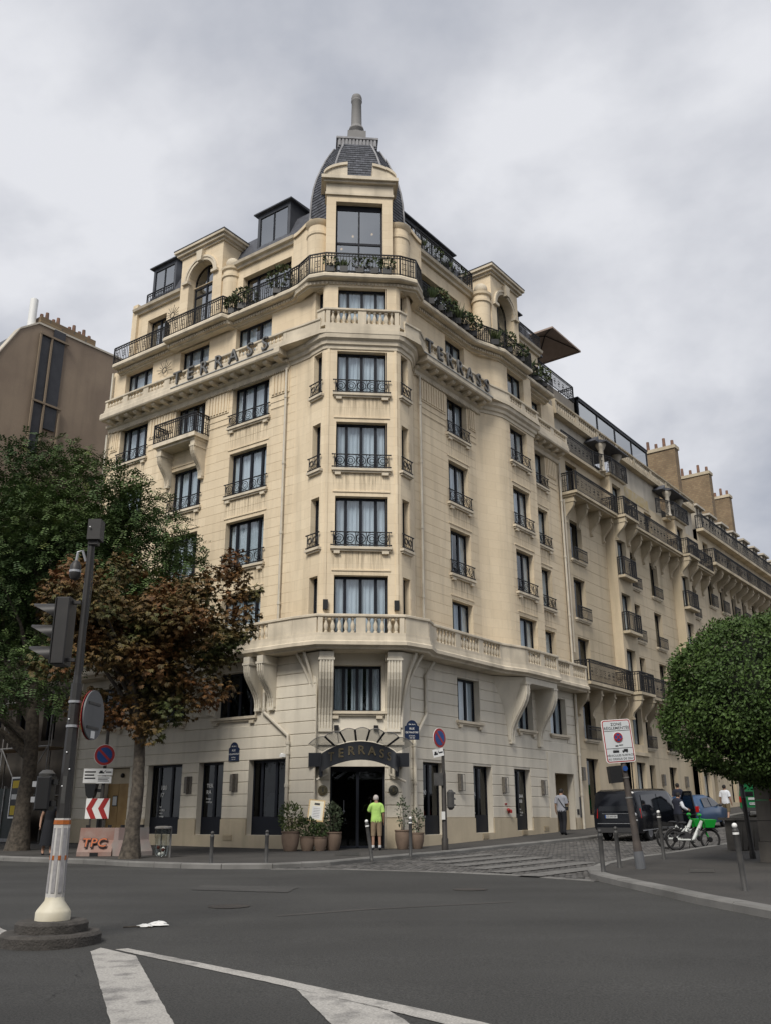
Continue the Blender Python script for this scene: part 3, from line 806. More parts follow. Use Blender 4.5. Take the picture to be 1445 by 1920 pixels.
# lintel lines above windows
for f in (2, 3, 4):
    z = FLZ[f][1] + .16
    for a, b in Lc: MB(FL).box(a - .12, b + .12, -.035, 0, z, z + .05).build('lintel_moulding', 'stone', HOTEL)
    MB(FR).box(2.95, 4.72, -.035, 0, z, z + .05).build('lintel_moulding', 'stone', HOTEL)
    MB(FR).box(7.4, 9.2, -.635, -.6, z, z + .05).build('lintel_moulding', 'stone', HOTEL)
    MB(FR).box(10.5, 12.15, -.035, 0, z, z + .05).build('lintel_moulding', 'stone', HOTEL)
    MB(FT).box(-1.06, 1.08, -.035, 0, z, z + .05).build('lintel_moulding', 'stone', HOTEL)
# turret pilasters
for x in (-1.3, 1.32): MB(FT).box(x - .05, x + .05, -.03, .02, 8.3, 19.2).build('pilaster', 'stone', HOTEL)
# fluted panels beside the fifth floor windows
def fluted(F, x0, x1, parent):
    p = MB(F).box(x0, x1, -.045, 0, 18.05, 19.05).box(x0, x1, -.03, 0, 17.78, 17.83).box(x0, x1, -.03, 0, 17.5, 17.55).build('fluted_panel', 'stone', parent)
    k = max(3, int((x1 - x0) / .19)); st = (x1 - x0 - .1) / k
    for i in range(k):
        xx = x0 + .05 + st * (i + .5)
        MB(F).box(xx - st * .32, xx + st * .32, -.085, -.045, 18.12, 18.98).build('flute', 'stone', p)
for a, b in ((-2.75, -1.75), (-6.55, -5.2), (-10.35, -8.75), (-13.1, -12.6)): fluted(FL, a, b, HOTEL)
for a, b in ((.95, 2.9), (4.75, 5.35), (12.2, 13.2)): fluted(FR, a, b, HOTEL)
# --- balustrades and slabs
bal = MB(None, True).lathe([(.075, 0), (.075, .05), (.045, .07), (.085, .2), (.07, .27), (.035, .36), (.045, .40), (.07, .42), (.07, .47)], seg=8).mesh('baluster', 'stone_trim')
def balustrade(path, z0, h, parent, solid=(), m='stone_trim', rail_o=.13, spacing=.21, group=5, mark_=None):
    """rail, base and posts along a plan path; balusters in groups between posts"""
    MB().sweep(path, [(.11, z0), (.11, z0 + .12), (-.11, z0 + .12), (-.11, z0)]).build('balustrade_base', m, parent)
    MB().sweep(path, [(.10, z0 + h - .12), (rail_o, z0 + h - .09), (rail_o, z0 + h - .02), (.10, z0 + h), (-.10, z0 + h), (-rail_o, z0 + h - .02), (-rail_o, z0 + h - .09), (-.10, z0 + h - .12)]).build('balustrade_rail', m, parent)
    hb = h - .24
    for i in range(len(path) - 1):
        a = Vector(path[i]); b = Vector(path[i + 1]); L = (b - a).length; d = (b - a) / L
        F = frame((a.x, a.y), d)
        if i in solid or L < .7:
            MB(F).box(0, L, -.085, .085, z0 + .12, z0 + h - .12).build('balustrade_panel', m, parent); continue
        ng = max(1, round(L / (group * spacing + .4))); st = L / ng; pw = .17
        for g in range(ng + 1):
            x = g * st; x0, x1 = max(0, x - pw), min(L, x + pw)
            MB(F).box(x0, x1, -.09, .09, z0 + .12, z0 + h - .12).build('balustrade_post', m, parent)
        for g in range(ng):
            xa, xb = g * st + pw, (g + 1) * st - pw; k = max(2, int((xb - xa) / spacing)); q = (xb - xa) / k
            for j in range(k):
                place('baluster', bal, parent, F @ T3(xa + q * (j + .5), 0, z0 + .12) @ Matrix.Diagonal((1, 1, hb / .47, 1)))
# second floor balcony
P2 = [Lp(13.4, .66), Lp(1.6, .66), Tp(-2.38, .34), Tp(-1.52, -.24), Tp(1.54, -.24), Tp(2.45, .45), Rp(.55, .66), Rp(5.6, .66), Rp(7.0, 1.0), Rp(9.95, 1.0), Rp(10.3, .66), Rp(13.6, .66)]
MB().sweep(P2, [(.20, 7.3), (.20, 7.42), (.14, 7.46), (.12, 7.62), (-1.3, 7.62), (-1.3, 7.18), (.02, 7.18), (.06, 7.24)]).build('balcony_slab', 'stone_trim', HOTEL)
balustrade(P2, 7.62, .80, HOTEL, solid=(1, 2, 4, 5, 7))
for x in (-1.26, 1.3): MB(FT).box(x - .09, x + .09, -.14, -.01, 8.62, 8.98).build('wall_lamp', 'black', HOTEL)
# main cornice
for F, x0, x1 in ((FL, -13.05, -1.75), (FR, .55, 5.7), (FR, 10.1, 13.5)):
    MB(F).prism([(0, 19.12), (-.07, 19.12), (-.10, 19.28), (-.22, 19.34), (-.24, 19.44), (0, 19.44)], x0 - (.3 if F is FL else 0), x1, 'x').build('architrave', 'stone_trim', HOTEL)
    MB(F).prism([(0, 19.52), (-.70, 19.52), (-.74, 19.58), (-.74, 19.80), (-.66, 19.90), (0, 19.96)], x0 - .15 * (F is FL), x1, 'x').build('cornice', 'stone_trim', HOTEL)
    k = int((x1 - x0) / .62)
    for i in range(k):
        x = x0 + (x1 - x0) * (i + .5) / k
        MB(F).prism([(0, 19.52), (-.58, 19.52), (-.58, 19.44), (-.5, 19.38), (0, 19.32)], x - .115, x + .115, 'x').build('modillion', 'stone_trim', HOTEL)
    k = int((x1 - x0) / .11); mb = MB(F)
    for i in range(k):
        x = x0 + (x1 - x0) * (i + .5) / k; mb.box(x - .03, x + .03, -.13, 0, 19.03, 19.11)
    mb.build('dentil_band', 'stone_trim', HOTEL, kind='stuff')
TC = [Lp(1.75)] + PT + [Rp(.55)]
CP = [(0, 19.2), (.04, 19.2), (.05, 19.34), (.12, 19.38), (.14, 19.52), (.25, 19.6), (.28, 19.82), (.2, 19.93), (-.3, 19.93), (-.3, 19.2)]
MB().sweep(TC, CP).build('turret_cornice', 'stone_trim', HOTEL)
MB().sweep([Rp(5.35)] + PB[1:] + [Rp(10.1)], CP).build('bay_cornice', 'stone_trim', HOTEL)
PCL = [Lp(12.95, .56), Lp(1.45, .56), Tp(-2.3, .5), Tp(-1.6, -.06), Tp(-1.4, -.14), Tp(1.42, -.14), Tp(1.65, -.04), Tp(2.3, .55), Rp(.4, .56), Rp(5.8, .56), Rp(7.0, .78), Rp(9.9, .78), Rp(10.2, .56), Rp(13.5, .56)]
MB().sweep(PCL, [(.15, 19.78), (.15, 19.955), (-.75, 19.955), (-.75, 19.78)]).build('cornice_top', 'stone_trim', HOTEL)
balustrade(PCL[:4], 19.95, .56, HOTEL, solid=(1, 2)); balustrade(PCL[6:], 19.95, .56, HOTEL, solid=(0, 1, 3))
MB(FT).box(-1.46, 1.48, -.26, .05, 19.97, 20.12).build('parapet', 'stone_trim', HOTEL)
balustrade([Tp(-1.72, .12), Tp(-1.44, -.14), Tp(1.46, -.14), Tp(1.74, .12)], 20.12, .82, HOTEL, group=5, spacing=.2)
# fifth floor iron balcony on the left with its consoles
MB(FL).box(-9.0, -6.35, -.85, 0, 17.02, 17.2).box(-8.9, -6.45, -.72, 0, 16.92, 17.02).build('balcony_slab', 'stone_trim', HOTEL)
for s in (6.62, 8.72): console(FL, -s, 16.92, 15.4, .66, .26, HOTEL, 0, 3, 'stone_trim')
# --- iron railings
def railing(path, z, h, m='iron', name='railing', parent=HOTEL, step=.12, t=.0145, motif=True):
    mb = MB()
    P = [Vector((p[0], p[1])) for p in path]
    def at(i, x): return P[i].lerp(P[i + 1], x)
    for zz in (z + .06, z + h, z + h - .13):
        for i in range(len(P) - 1):
            a, b = P[i], P[i + 1]; d = (b - a).normalized(); n = Vector((-d.y, d.x)) * (t if zz < z + h - .01 else t * 1.7)
            hh = t if zz < z + h - .01 else t * 1.6
            mb.hexa([(a.x - n.x, a.y - n.y, zz - hh), (b.x - n.x, b.y - n.y, zz - hh), (b.x + n.x, b.y + n.y, zz - hh), (a.x + n.x, a.y + n.y, zz - hh),
                     (a.x - n.x, a.y - n.y, zz + hh), (b.x - n.x, b.y - n.y, zz + hh), (b.x + n.x, b.y + n.y, zz + hh), (a.x + n.x, a.y + n.y, zz + hh)])
    for i in range(len(P) - 1):
        L = (P[i + 1] - P[i]).length; k = max(1, round(L / step)); d = (P[i + 1] - P[i]).normalized()
        F = frame((P[i].x, P[i].y, z), d)
        T0 = mb.T; mb.T = F
        for j in range(k + (1 if i == len(P) - 2 else 0)):
            x = L * j / k; th = t * (1.9 if j == 0 else .8)
            mb.box(x - th, x + th, -th, th, 0, h if j % 1 == 0 else h)
        if motif:
            q = max(1, round(L / (step * 4))); st = L / q
            for j in range(q):
                cx = st * (j + .5)
                mb.box(cx - step * .9, cx + step * .9, -t * .8, t * .8, h * .62, h * .62 + .018)
                mb.box(cx - step * .9, cx + step * .9, -t * .8, t * .8, h * .32, h * .32 + .018)
                mb.ring((cx, 0, h * .48), step * .55, t * .7, 'xz', 8)
                for kk in range(4): mb.ring((cx + (kk - 1.5) * st / 4, 0, h - .065), .045, t * .6, 'xz', 6)
        mb.T = T0
    return mb.build(name, m, parent)
railing([Lp(9.0, 0), Lp(9.0, .8), Lp(6.35, .8), Lp(6.35, 0)], 17.2, .92)
# seventh floor balcony all round
def off7(o):
    return [Lp(12.9, o), Lp(9.0, o), Lp(8.9, o + .3), Lp(5.2, o + .3), Lp(5.1, o), Lp(1.5, o), Tp(-2.6, .95 - o * .5), Tp(-2.15, .1 - .7 * (o - .3)), Tp(-1.5, -.1 - (o - .3)), Tp(1.52, -.1 - (o - .3)), Tp(2.2, .1 - .7 * (o - .3)), Tp(2.5, .95 - o * .5), Rp(.6, o), Rp(5.0, o), Rp(6.6, o + .55), Rp(9.2, o + .55), Rp(9.3, o + .1), Rp(12.4, o + .1)]
P7 = off7(.48)
MB().sweep(P7, [(.06, 22.36), (.06, 22.47), (.02, 22.54), (-1.6, 22.54), (-1.6, 22.31), (0, 22.31)]).build('balcony_slab', 'stone_trim', HOTEL)
MB().sweep(off7(.08), [(.10, 22.16), (.15, 22.28), (-.3, 22.28), (-.3, 22.09), (.0, 22.09), (.03, 22.16)]).build('string_course', 'stone_trim', HOTEL)
def dentils(path, z0, z1, dep, step):
    mb = MB()
    for a, b in zip(path, path[1:]):
        L = math.dist(a, b); F = frame(a, (b[0] - a[0], b[1] - a[1])); k = int(L / step); mb.T = F
        for i in range(k):
            x = L * (i + .5) / k; mb.box(x - step * .28, x + step * .28, -dep, 0, z0, z1)
    mb.T = None
    mb.build('dentil_band', 'stone_trim', HOTEL, kind='stuff')
dentils(off7(.16), 22.15, 22.27, .10, .14)
railing(P7[:6] , 22.54, .86); railing(P7[5:13], 22.54, .92); railing(P7[12:], 22.54, .86)
# seventh floor walls
def arc_opening_wall(F, x0, x1, z0, z1, xc, w, zs, y, depth, m, name='wall'):
    """wall with a round-headed opening"""
    mb = MB(F); r = w / 2; n = 14
    mb.add([(x0, y, z0), (xc - r, y, z0), (xc - r, y, z1), (x0, y, z1)], [(0, 1, 2, 3)])
    mb.add([(xc + r, y, z0), (x1, y, z0), (x1, y, z1), (xc + r, y, z1)], [(0, 1, 2, 3)])
    pts = [(xc - r * math.cos(math.pi * i / n), zs + r * math.sin(math.pi * i / n)) for i in range(n + 1)]
    for (a, za), (b, zb) in zip(pts, pts[1:]):
        mb.add([(a, y, za), (b, y, zb), (b, y, z1), (a, y, z1)], [(0, 1, 2, 3)])
        mb.add([(a, y, za), (b, y, zb), (b, y + depth, zb), (a, y + depth, za)], [(3, 2, 1, 0)])
    for q in (-1, 1):
        mb.add([(xc + q * r, y, z0), (xc + q * r, y, zs), (xc + q * r, y + depth, zs), (xc + q * r, y + depth, z0)], [(0, 1, 2, 3)])
    mb.add([(x0, y, z1), (x1, y, z1), (x1, y + 3, z1), (x0, y + 3, z1), (x0, y, z0), (x1, y, z0), (x1, y + 3, z0), (x0, y + 3, z0)], [(0, 1, 2, 3), (0, 3, 7, 4), (1, 5, 6, 2)])
    return mb.build(name, m, HOTEL)
W7L = [(-11.3, -9.95, 22.6, 24.68), (-4.86, -1.98, 22.6, 24.66)]
W7R = [(1.45, 4.45, 22.6, 24.5)]
W7R2 = [(10.4, 11.6, 22.7, 24.4)]
wall_face(FL, -12.1, -1.6, 22.4, 25.3, W7L + [(-8.11, -6.49, 22.6, 25.28)], .35, .1).build('wall', 'stone', HOTEL)
wall_face(FR, .7, 10.0, 22.4, 25.3, W7R + [(6.64, 8.26, 22.6, 25.28)], .35, .1).build('wall', 'stoneR', HOTEL)
wall_face(FR, 10.0, 12.2, 22.4, 25.0, W7R2, .35, .1).build('wall', 'stone', HOTEL)
for o in W7L: window(FL, *opening(o), HOTEL, n=2 if o[1] - o[0] < 2 else 3, rail=False, sill=0, curt=0, gm='skyglass', y=.14)
for o in W7R: window(FR, *opening(o), HOTEL, n=3, rail=False, sill=0, curt=0, gm='skyglass', y=.14)
for o in W7R2: window(FR, *opening(o), HOTEL, n=2, rail=False, sill=0, curt=0, gm='skyglass', y=.14)
for F, x0, x1, z in ((FL, -12.2, -8.8, 25.3), (FL, -5.6, -1.7, 25.3), (FR, .7, 5.6, 25.25), (FR, 9.3, 12.3, 25.0)):
    MB(F).prism([(.15, z - .12), (-.02, z - .12), (-.05, z), (-.18, z + .04), (-.22, z + .16), (.5, z + .22)], x0, x1, 'x').build('eaves_cornice', 'stone_trim', HOTEL)
# arched blocks
def arch_block(F, xc, w, y, sgn, zt, z0=22.54, aw=1.62, zs=25.5):
    x0, x1 = xc - w / 2, xc + w / 2
    arc_opening_wall(F, x0, x1, z0, zt - .5, xc, aw, zs, y, .5, 'stone')
    r = aw / 2
    a0 = MB(F); n = 14
    for i in range(n):
        A, B = math.pi * i / n, math.pi * (i + 1) / n
        for ra, rb, pr in ((r + .02, r + .16, .05), (r + .16, r + .26, .09)):
            a0.hexa([(xc - ra * math.cos(A), y - pr, zs + ra * math.sin(A)), (xc - ra * math.cos(B), y - pr, zs + ra * math.sin(B)), (xc - ra * math.cos(B), y, zs + ra * math.sin(B)), (xc - ra * math.cos(A), y, zs + ra * math.sin(A)),
                     (xc - rb * math.cos(A), y - pr, zs + rb * math.sin(A)), (xc - rb * math.cos(B), y - pr, zs + rb * math.sin(B)), (xc - rb * math.cos(B), y, zs + rb * math.sin(B)), (xc - rb * math.cos(A), y, zs + rb * math.sin(A))])
    a0.build('archivolt', 'stone_trim', HOTEL)
    MB(F).prism([(xc - .13, zs + r - .05), (xc + .13, zs + r - .05), (xc + .2, zs + r + .5), (xc - .2, zs + r + .5)], y - .22, y, 'y').build('keystone', 'stone_trim', HOTEL)
    for q in (-1, 1): MB(F).box(xc + q * (r + .16) - .2, xc + q * (r + .16) + .2, y - .14, y + .1, zs - .14, zs).build('impost', 'stone_trim', HOTEL)
    # cornice on front and sides
    z = zt - .5
    MB(F).box(x0 - .08, x1 + .08, y - .08, y + 3, z, z + .12).box(x0 - .2, x1 + .2, y - .2, y + 3, z + .12, z + .27).box(x0 - .3, x1 + .3, y - .3, y + 3, z + .27, z + .40).build('block_cornice', 'stone_trim', HOTEL)
    MB(F).box(x0 - .32, x1 + .32, y - .32, y + 3, z + .40, z + .44).build('block_roof', 'zinc', HOTEL)
    # corner drum with stone ball
    xd = xc + sgn * (w / 2 + .28); yd = y + .42
    dm = MB(F, True).lathe([(.44, 0), (.44, 2.25), (.50, 2.3), (.50, 2.42), (.44, 2.46), (.44, 2.62), (.52, 2.68), (.54, 2.8), (.46, 2.84), (.001, 2.84)], (xd, yd, z0), 16).build('corner_drum', 'stone', HOTEL)
    MB(F, True).sphere((xd, yd - .02, z0 + 3.12), .33, 14, 10).build('stone_ball', 'stone_trim', dm)
    # window
    fr = MB(F); Y = y + .42
    n = 14; b = .06
    for q in (-1, 1): fr.box(xc + q * r - (b if q > 0 else 0), xc + q * r + (b if q < 0 else 0), Y, Y + .06, z0, zs)
    fr.box(xc - .04, xc + .04, Y - .01, Y + .06, z0, zs + r); fr.box(xc - r, xc + r, Y - .005, Y + .055, zs - .75, zs - .67)
    for i in range(n):
        A, B = math.pi * i / n, math.pi * (i + 1) / n; ra, rb = r - b, r
        fr.add([(xc - ra * math.cos(A), Y, zs + ra * math.sin(A)), (xc - ra * math.cos(B), Y, zs + ra * math.sin(B)), (xc - rb * math.cos(B), Y, zs + rb * math.sin(B)), (xc - rb * math.cos(A), Y, zs + rb * math.sin(A))], [(0, 1, 2, 3)])
    wr = fr.build('arched_window', 'frame', HOTEL)
    pts = [(xc - (r - .03) * math.cos(math.pi * i / 14), zs + (r - .03) * math.sin(math.pi * i / 14)) for i in range(15)]
    for q in (0, 1):
        pp = [p for p in pts if (p[0] <= xc + 1e-6 if q == 0 else p[0] >= xc - 1e-6)]
        poly = [(xc - r + .03, z0)] + pp + [(xc, z0)] if q == 0 else [(xc, z0)] + pp + [(xc + r - .03, z0)]
        MB(F).prism(poly, Y + .03, Y + .038, 'y').build('pane', 'skyglass', wr)
for F_, xc_, ya_ in ((FL, -7.3, .55), (FR, 7.45, .3)): MB(F_).box(xc_ - 1.2, xc_ + 1.2, ya_ + .35, ya_ + .4, 22.5, 26.7).build('interior', 'interior', HOTEL)
arch_block(FL, -7.3, 2.75, -.25, 1, 27.4)
arch_block(FR, 7.45, 2.6, -.7, -1, 27.05, z0=22.54, zs=25.1)
# mansard roof behind the parapet
rf = MB()
rf.sweep([Lp(12.1, -.15), Lp(1.6, -.15), Tp(-1.4, 1.6), Tp(1.4, 1.6), Rp(.8, -.15), Rp(13.0, -.15)], [(0, 25.2), (-1.1, 27.6), (-4.5, 28.2), (-4.5, 25.2)])
rf.build('roof', 'slate', HOTEL)
MB(FL).box(-12.35, -12.0, -.05, 3.5, 22.4, 25.8).build('end_wall', 'stone', HOTEL)
MB(FL).box(-13.4, -13.1, .02, 8, -.3, 22.4).build('end_wall', 'stone', HOTEL)
# zinc dormers
def dormer(F, x0, x1, z0, z1, y, n, rail=False, dep=2.2, name='dormer', gm='glass'):
    d = MB(F).box(x0, x0 + .14, y, y + dep, z0, z1).box(x1 - .14, x1, y, y + dep, z0, z1).box(x0 + .14, x1 - .14, y, y + dep, z1 - .2, z1).box(x0 + .14, x1 - .14, y, y + dep, z0 - .3, z0 + .06)
    d = d.build(name, 'zinc', HOTEL)
    MB(F).prism([(y - .16, z1), (y - .16, z1 + .06), (y + dep, z1 + .22), (y + dep, z1)], x0 - .16, x1 + .16, 'x').build('dormer_roof', 'zinc', d)
    w = (x1 - x0 - .28) / n
    fr = MB(F)
    for i in range(n + 1):
        x = x0 + .14 + w * i; fr.box(x - .045, x + .045, y + .03, y + .1, z0 + .06, z1 - .2)
    fr.build('dormer_frame', 'frame', d)
    for i in range(n):
        x = x0 + .14 + w * i; MB(F).box(x + .045, x + w - .045, y + .05, y + .058, z0 + .06, z1 - .2).build('pane', 'skyglass', d)
    MB(F).box(x0 + .2, x1 - .2, y + .5, y + .52, z0 + .06, z1 - .2).build('blind', 'interior', d)
    return d
dormer(FL, -12.0, -10.3, 26.0, 28.2, .75, 2); dormer(FL, -4.75, -2.75, 26.0, 28.3, .75, 2)
dormer(FR, 1.0, 5.3, 25.5, 27.8, .9, 5); dormer(FR, 10.2, 11.5, 25.4, 27.3, .7, 2)
railing([Lp(12.1, -.55), Lp(10.2, -.55)], 25.95, .7, motif=False)
railing([Rp(.75, .1), Rp(5.4, .1), Rp(5.4, -.8)], 25.45, .95)
MB(FR).box(.7, 5.4, -.15, .9, 25.38, 25.45).build('balcony_slab', 'zinc', HOTEL)
railing([Rp(10.0, .05), Rp(12.3, .05)], 25.2, .8)
# --- turret top
TX = -.12
F7 = FT @ T3(TX, .05, 0)
wall_face(F7, -1.38, 1.38, 22.5, 27.0, [(-.98, .98, 22.6, 26.25)], .3).build('wall', 'stone', HOTEL)
MB(F7).box(-1.38, -1.3, .003, 2.6, 22.5, 27.0).box(1.3, 1.38, .003, 2.6, 22.5, 27.0).build('side_wall', 'stone', HOTEL)
fr = MB(F7); 
fr.box(-.98, -.9, .27, .34, 22.6, 26.1).box(.9, .98, .27, .34, 22.6, 26.1).box(-.9, .9, .27, .34, 26.0, 26.25).box(-.035, .035, .26, .34, 22.6, 26.0).box(-.9, .9, .265, .335, 24.3, 24.4).box(-.9, .9, .27, .34, 22.6, 22.7)
wt = fr.build('turret_window', 'frame', HOTEL)
for a, b in ((-.9, -.035), (.035, .9)):
    for c, d in ((22.7, 24.3), (24.4, 26.0)): MB(F7).box(a, b, .30, .308, c, d).build('pane', 'skyglass', wt)
mat('lampglow', (1.0, 0.62, 0.28), 0.5, emit=3.0)
MB(F7).box(-1.29, 1.29, .43, .45, 22.5, 26.5).build('interior', 'interior', HOTEL)
for x, z in ((-.25, 24.8), (.55, 24.95), (-.72, 24.15)): MB(F7, True).sphere((x, .37, z), .05, 8, 6).build('ceiling_lamp', 'lampglow', wt)
# entablature
MB(F7).box(-1.44, 1.44, -.08, 2.2, 26.55, 26.66).box(-1.41, 1.41, -.04, 2.2, 26.66, 27.12).box(-1.52, 1.52, -.18, 2.0, 27.12, 27.22).box(-1.62, 1.62, -.30, 2.0, 27.22, 27.38).build('entablature', 'stone_trim', HOTEL)
for q in (-1, 1):
    mb = MB(F7); n = 9; R0 = 1.62
    pts = []
    for i in range(n + 1):
        a = R_(6 + 62 * i / n); pts.append((q * (R0 * math.cos(a) - .08), 27.38 + (R0 * math.sin(a) - R0 * math.sin(R_(6))) * .42))
    for (xa, za), (xb, zb) in zip(pts, pts[1:]):
        for o, y0, h in ((0, -.30, .13), (-.0, -.22, -.12)):
            lo = za if h > 0 else 27.38; lob = zb if h > 0 else 27.38
            top, topb = (za + h, zb + h) if h > 0 else (za, zb)
            mb.hexa([(xa, y0, lo), (xb, y0, lob), (xb, 1.2, lob), (xa, 1.2, lo), (xa, y0, top), (xb, y0, topb), (xb, 1.2, topb), (xa, 1.2, top)])
    mb.build('broken_pediment', 'stone_trim', HOTEL)
for q in (-1, 1):
    MB(FT, True).lathe([(.5, 0), (.5, 2.3), (.54, 2.35), (.54, 2.48), (.49, 2.52), (.47, 2.8), (.56, 2.9), (.6, 3.02), (.5, 3.08), (.001, 3.1)], (TX + q * 1.66, .85, 22.5), 20).build('turret_drum', 'stone', HOTEL)
    # sweeping shoulder from the drum down to the eaves
    mb = MB(FT); n = 8; base = []
    for i in range(n + 1):
        t = i / n; base.append((TX + q * (2.0 + .75 * t), .95 + .75 * t, 25.55 - .3 * (3 * t * t - 2 * t ** 3)))
    for (xa, ya, za), (xb, yb, zb) in zip(base, base[1:]):
        mb.hexa([(xa, ya - .25, 22.5), (xb, yb - .25, 22.5), (xb, yb + .4, 22.5), (xa, ya + .4, 22.5), (xa, ya - .25, za), (xb, yb - .25, zb), (xb, yb + .4, zb), (xa, ya + .4, za)])
        mb.hexa([(xa, ya - .38, za), (xb, yb - .38, zb), (xb, yb + .4, zb), (xa, ya + .4, za), (xa, ya - .38, za + .16), (xb, yb - .38, zb + .16), (xb, yb + .4, zb + .16), (xa, ya + .4, za + .16)])
    mb.build('shoulder_wall', 'stone', HOTEL)
# dome: eight-sided curved slate roof with stepped rows
DC = (TX - .03, 2.5)
prof = [(25.2, 1.99), (26.2, 2.02), (27.2, 1.98), (27.9, 1.89), (28.5, 1.76), (29.1, 1.58), (29.7, 1.37), (30.2, 1.15), (30.6, .96)]
def wof(z):
    for (a, wa), (b, wb) in zip(prof, prof[1:]):
        if a <= z <= b: return wa + (wb - wa) * (z - a) / (b - a)
    return prof[-1][1]
def oct_(w, c=.42):
    k = w * c
    return [(-w + k, -w), (w - k, -w), (w, -w + k), (w, w - k), (w - k, w), (-w + k, w), (-w, w - k), (-w, -w + k)]
mb = MB(FT); z = 25.2; st = .16; row = 0
while z < 30.4:
    wa = wof(z) + .022; wb = wof(min(30.6, z + st))
    A = oct_(wa); B = oct_(wb)
    for i in range(8):
        a0, a1 = A[i], A[(i + 1) % 8]; b0, b1 = B[i], B[(i + 1) % 8]
        L = math.dist(a0, a1); k = max(2, round(L / .22))
        cuts = [0] + [(j + (.5 if row % 2 else 0)) / k for j in range(1 if row % 2 == 0 else 0, k)] + [1]
        for t0, t1 in zip(cuts, cuts[1:]):
            if t1 - t0 < .01: continue
            g = .004 / L; p = lambda u, v, t: (u[0] + (v[0] - u[0]) * t + DC[0], u[1] + (v[1] - u[1]) * t + DC[1])
            q = [p(a0, a1, t0 + g), p(a0, a1, t1 - g), p(b0, b1, t1 - g), p(b0, b1, t0 + g)]
            mb.add([(q[0][0], q[0][1], z), (q[1][0], q[1][1], z), (q[2][0], q[2][1], z + st), (q[3][0], q[3][1], z + st)], [(0, 1, 2, 3)])
        k0, k1 = oct_(wa - .022)[i], oct_(wa - .022)[(i + 1) % 8]
        mb.add([(a0[0] + DC[0], a0[1] + DC[1], z), (a1[0] + DC[0], a1[1] + DC[1], z), (k1[0] + DC[0], k1[1] + DC[1], z), (k0[0] + DC[0], k0[1] + DC[1], z)], [(3, 2, 1, 0)])
    z += st; row += 1
dome = mb.build('dome', 'slate', HOTEL, kind='stuff')
MB(FT).add([(p[0] + DC[0], p[1] + DC[1], 30.42) for p in oct_(1.0)], [tuple(range(8))]).build('dome_cap', 'lead', dome)
for i in range(8):
    pts = []
    for j in range(21):
        z = 25.2 + 5.3 * j / 20; p = oct_(wof(z) + .02)[i]; pts.append((p[0] + DC[0], p[1] + DC[1], z))
    MB(FT, True).tube(pts, .045, 6).build('hip_roll', 'lead', dome)
pl = MB(FT); cx, cy = DC
pl.box(cx - .88, cx + .88, cy - .88, cy + .88, 30.42, 30.87).box(cx - .95, cx + .95, cy - .95, cy + .95, 30.87, 30.97)
top = pl.build('dome_platform', 'lead', HOTEL)
for i in range(11):
    x = cx - .8 + 1.6 * i / 10
    MB(FT).box(x - .05, x + .05, cy - .93, cy - .88, 30.5, 30.84).build('platform_rib', 'lead', top)
mat('spire', (0.22, 0.215, 0.21), 0.7, (0.2, 0.195, 0.19), 3, .7)
sp_ = MB(FT).box(cx - .42, cx + .42, cy - .42, cy + .42, 30.97, 31.8).build('spire_base', 'spire', HOTEL)
MB(FT, True).lathe([(.36, 0), (.36, .1), (.26, .16), (.3, .22), (.36, .34), (.33, .46), (.26, .54), (.25, .6), (.225, 1.95), (.26, 2.0), (.26, 2.06), (.235, 2.1), (.255, 2.2), (.22, 2.34), (.1, 2.42), (.001, 2.44)], (cx, cy, 31.8), 18).build('spire_shaft', 'spire', sp_)
# dark rooms behind the glass
core = [Lp(13.2, -1.5), Lp(2.3, -1.5), Tp(-1.1, 2.6), Tp(1.1, 2.6), Rp(1.0, -1.5), Rp(13.4, -1.5), Rp(13.4, -9), Lp(13.2, -9)]
MB().prism([(p[0], p[1]) for p in core], -.2, 25.2, 'z').build('interior', 'interior', HOTEL)
for z in (3.9, 7.25, 10.4, 13.5, 16.6, 19.6, 22.45):
    MB().prism([Lp(13.2, -.36), Lp(1.7, -.36), Tp(-1.6, 1.1 if z < 7 else .9), Tp(-1.1, 1.2 if z < 8 else .36), Tp(1.1, 1.2 if z < 8 else .36), Tp(1.6, 1.1 if z < 7 else .9), Rp(.8, -.36), Rp(13.4, -.36), Rp(13.4, -3), Lp(13.2, -3)], z, z + .1, 'z').build('floor_slab', 'interior', HOTEL)
# --- drainpipes
def pipe(F, pts, r=.055, collars=()):
    p = MB(F, True).tube(pts, r, 10).build('drainpipe', 'pipe', HOTEL)
    for x, y, z in collars: MB(F, True).lathe([(r + .018, -.06), (r + .022, 0), (r + .018, .06)], (x, y, z), 10).build('collar', 'pipe', p)
pipe(FL, [(-1.85, -.12, 19.1), (-1.85, -.12, 7.6)], .05, [(-1.85, -.12, z) for z in (17.8, 14.9, 12.0, 9.2)])
pipe(FL, [(-2.42, -.1, 5.9), (-2.42, -.1, 5.2), (-1.2, -.1, 4.3), (-1.2, -.1, 4.0), (-1.2, -.1, .55)], .065, [(-2.42, -.1, 5.3), (-1.2, -.1, 4.05), (-1.2, -.1, 3.7), (-1.2, -.1, 2.6)])
pipe(FR, [(.85, -.12, 19.1), (.85, -.12, 7.6)], .05, [(.85, -.12, z) for z in (17.8, 15.2, 12.4, 9.6)])
pipe(FR, [(1.15, -.35, 7.1), (.95, -.1, 6.6), (.95, -.1, 5.15), (.18, -.1, 4.2), (.18, -.1, .55)], .065, [(.95, -.1, 5.3), (.18, -.1, 4.0), (.18, -.1, 2.7), (.95, -.1, 6.5)])
pipe(FR, [(13.42, -.14, 19.1), (13.42, -.14, 7.7)], .055, [(13.42, -.14, z) for z in (17, 14, 11)])
pipe(FR, [(13.42, -.14, 7.1), (13.42, -.14, .9)], .06, [(13.42, -.14, z) for z in (6, 4.3, 2.5)])
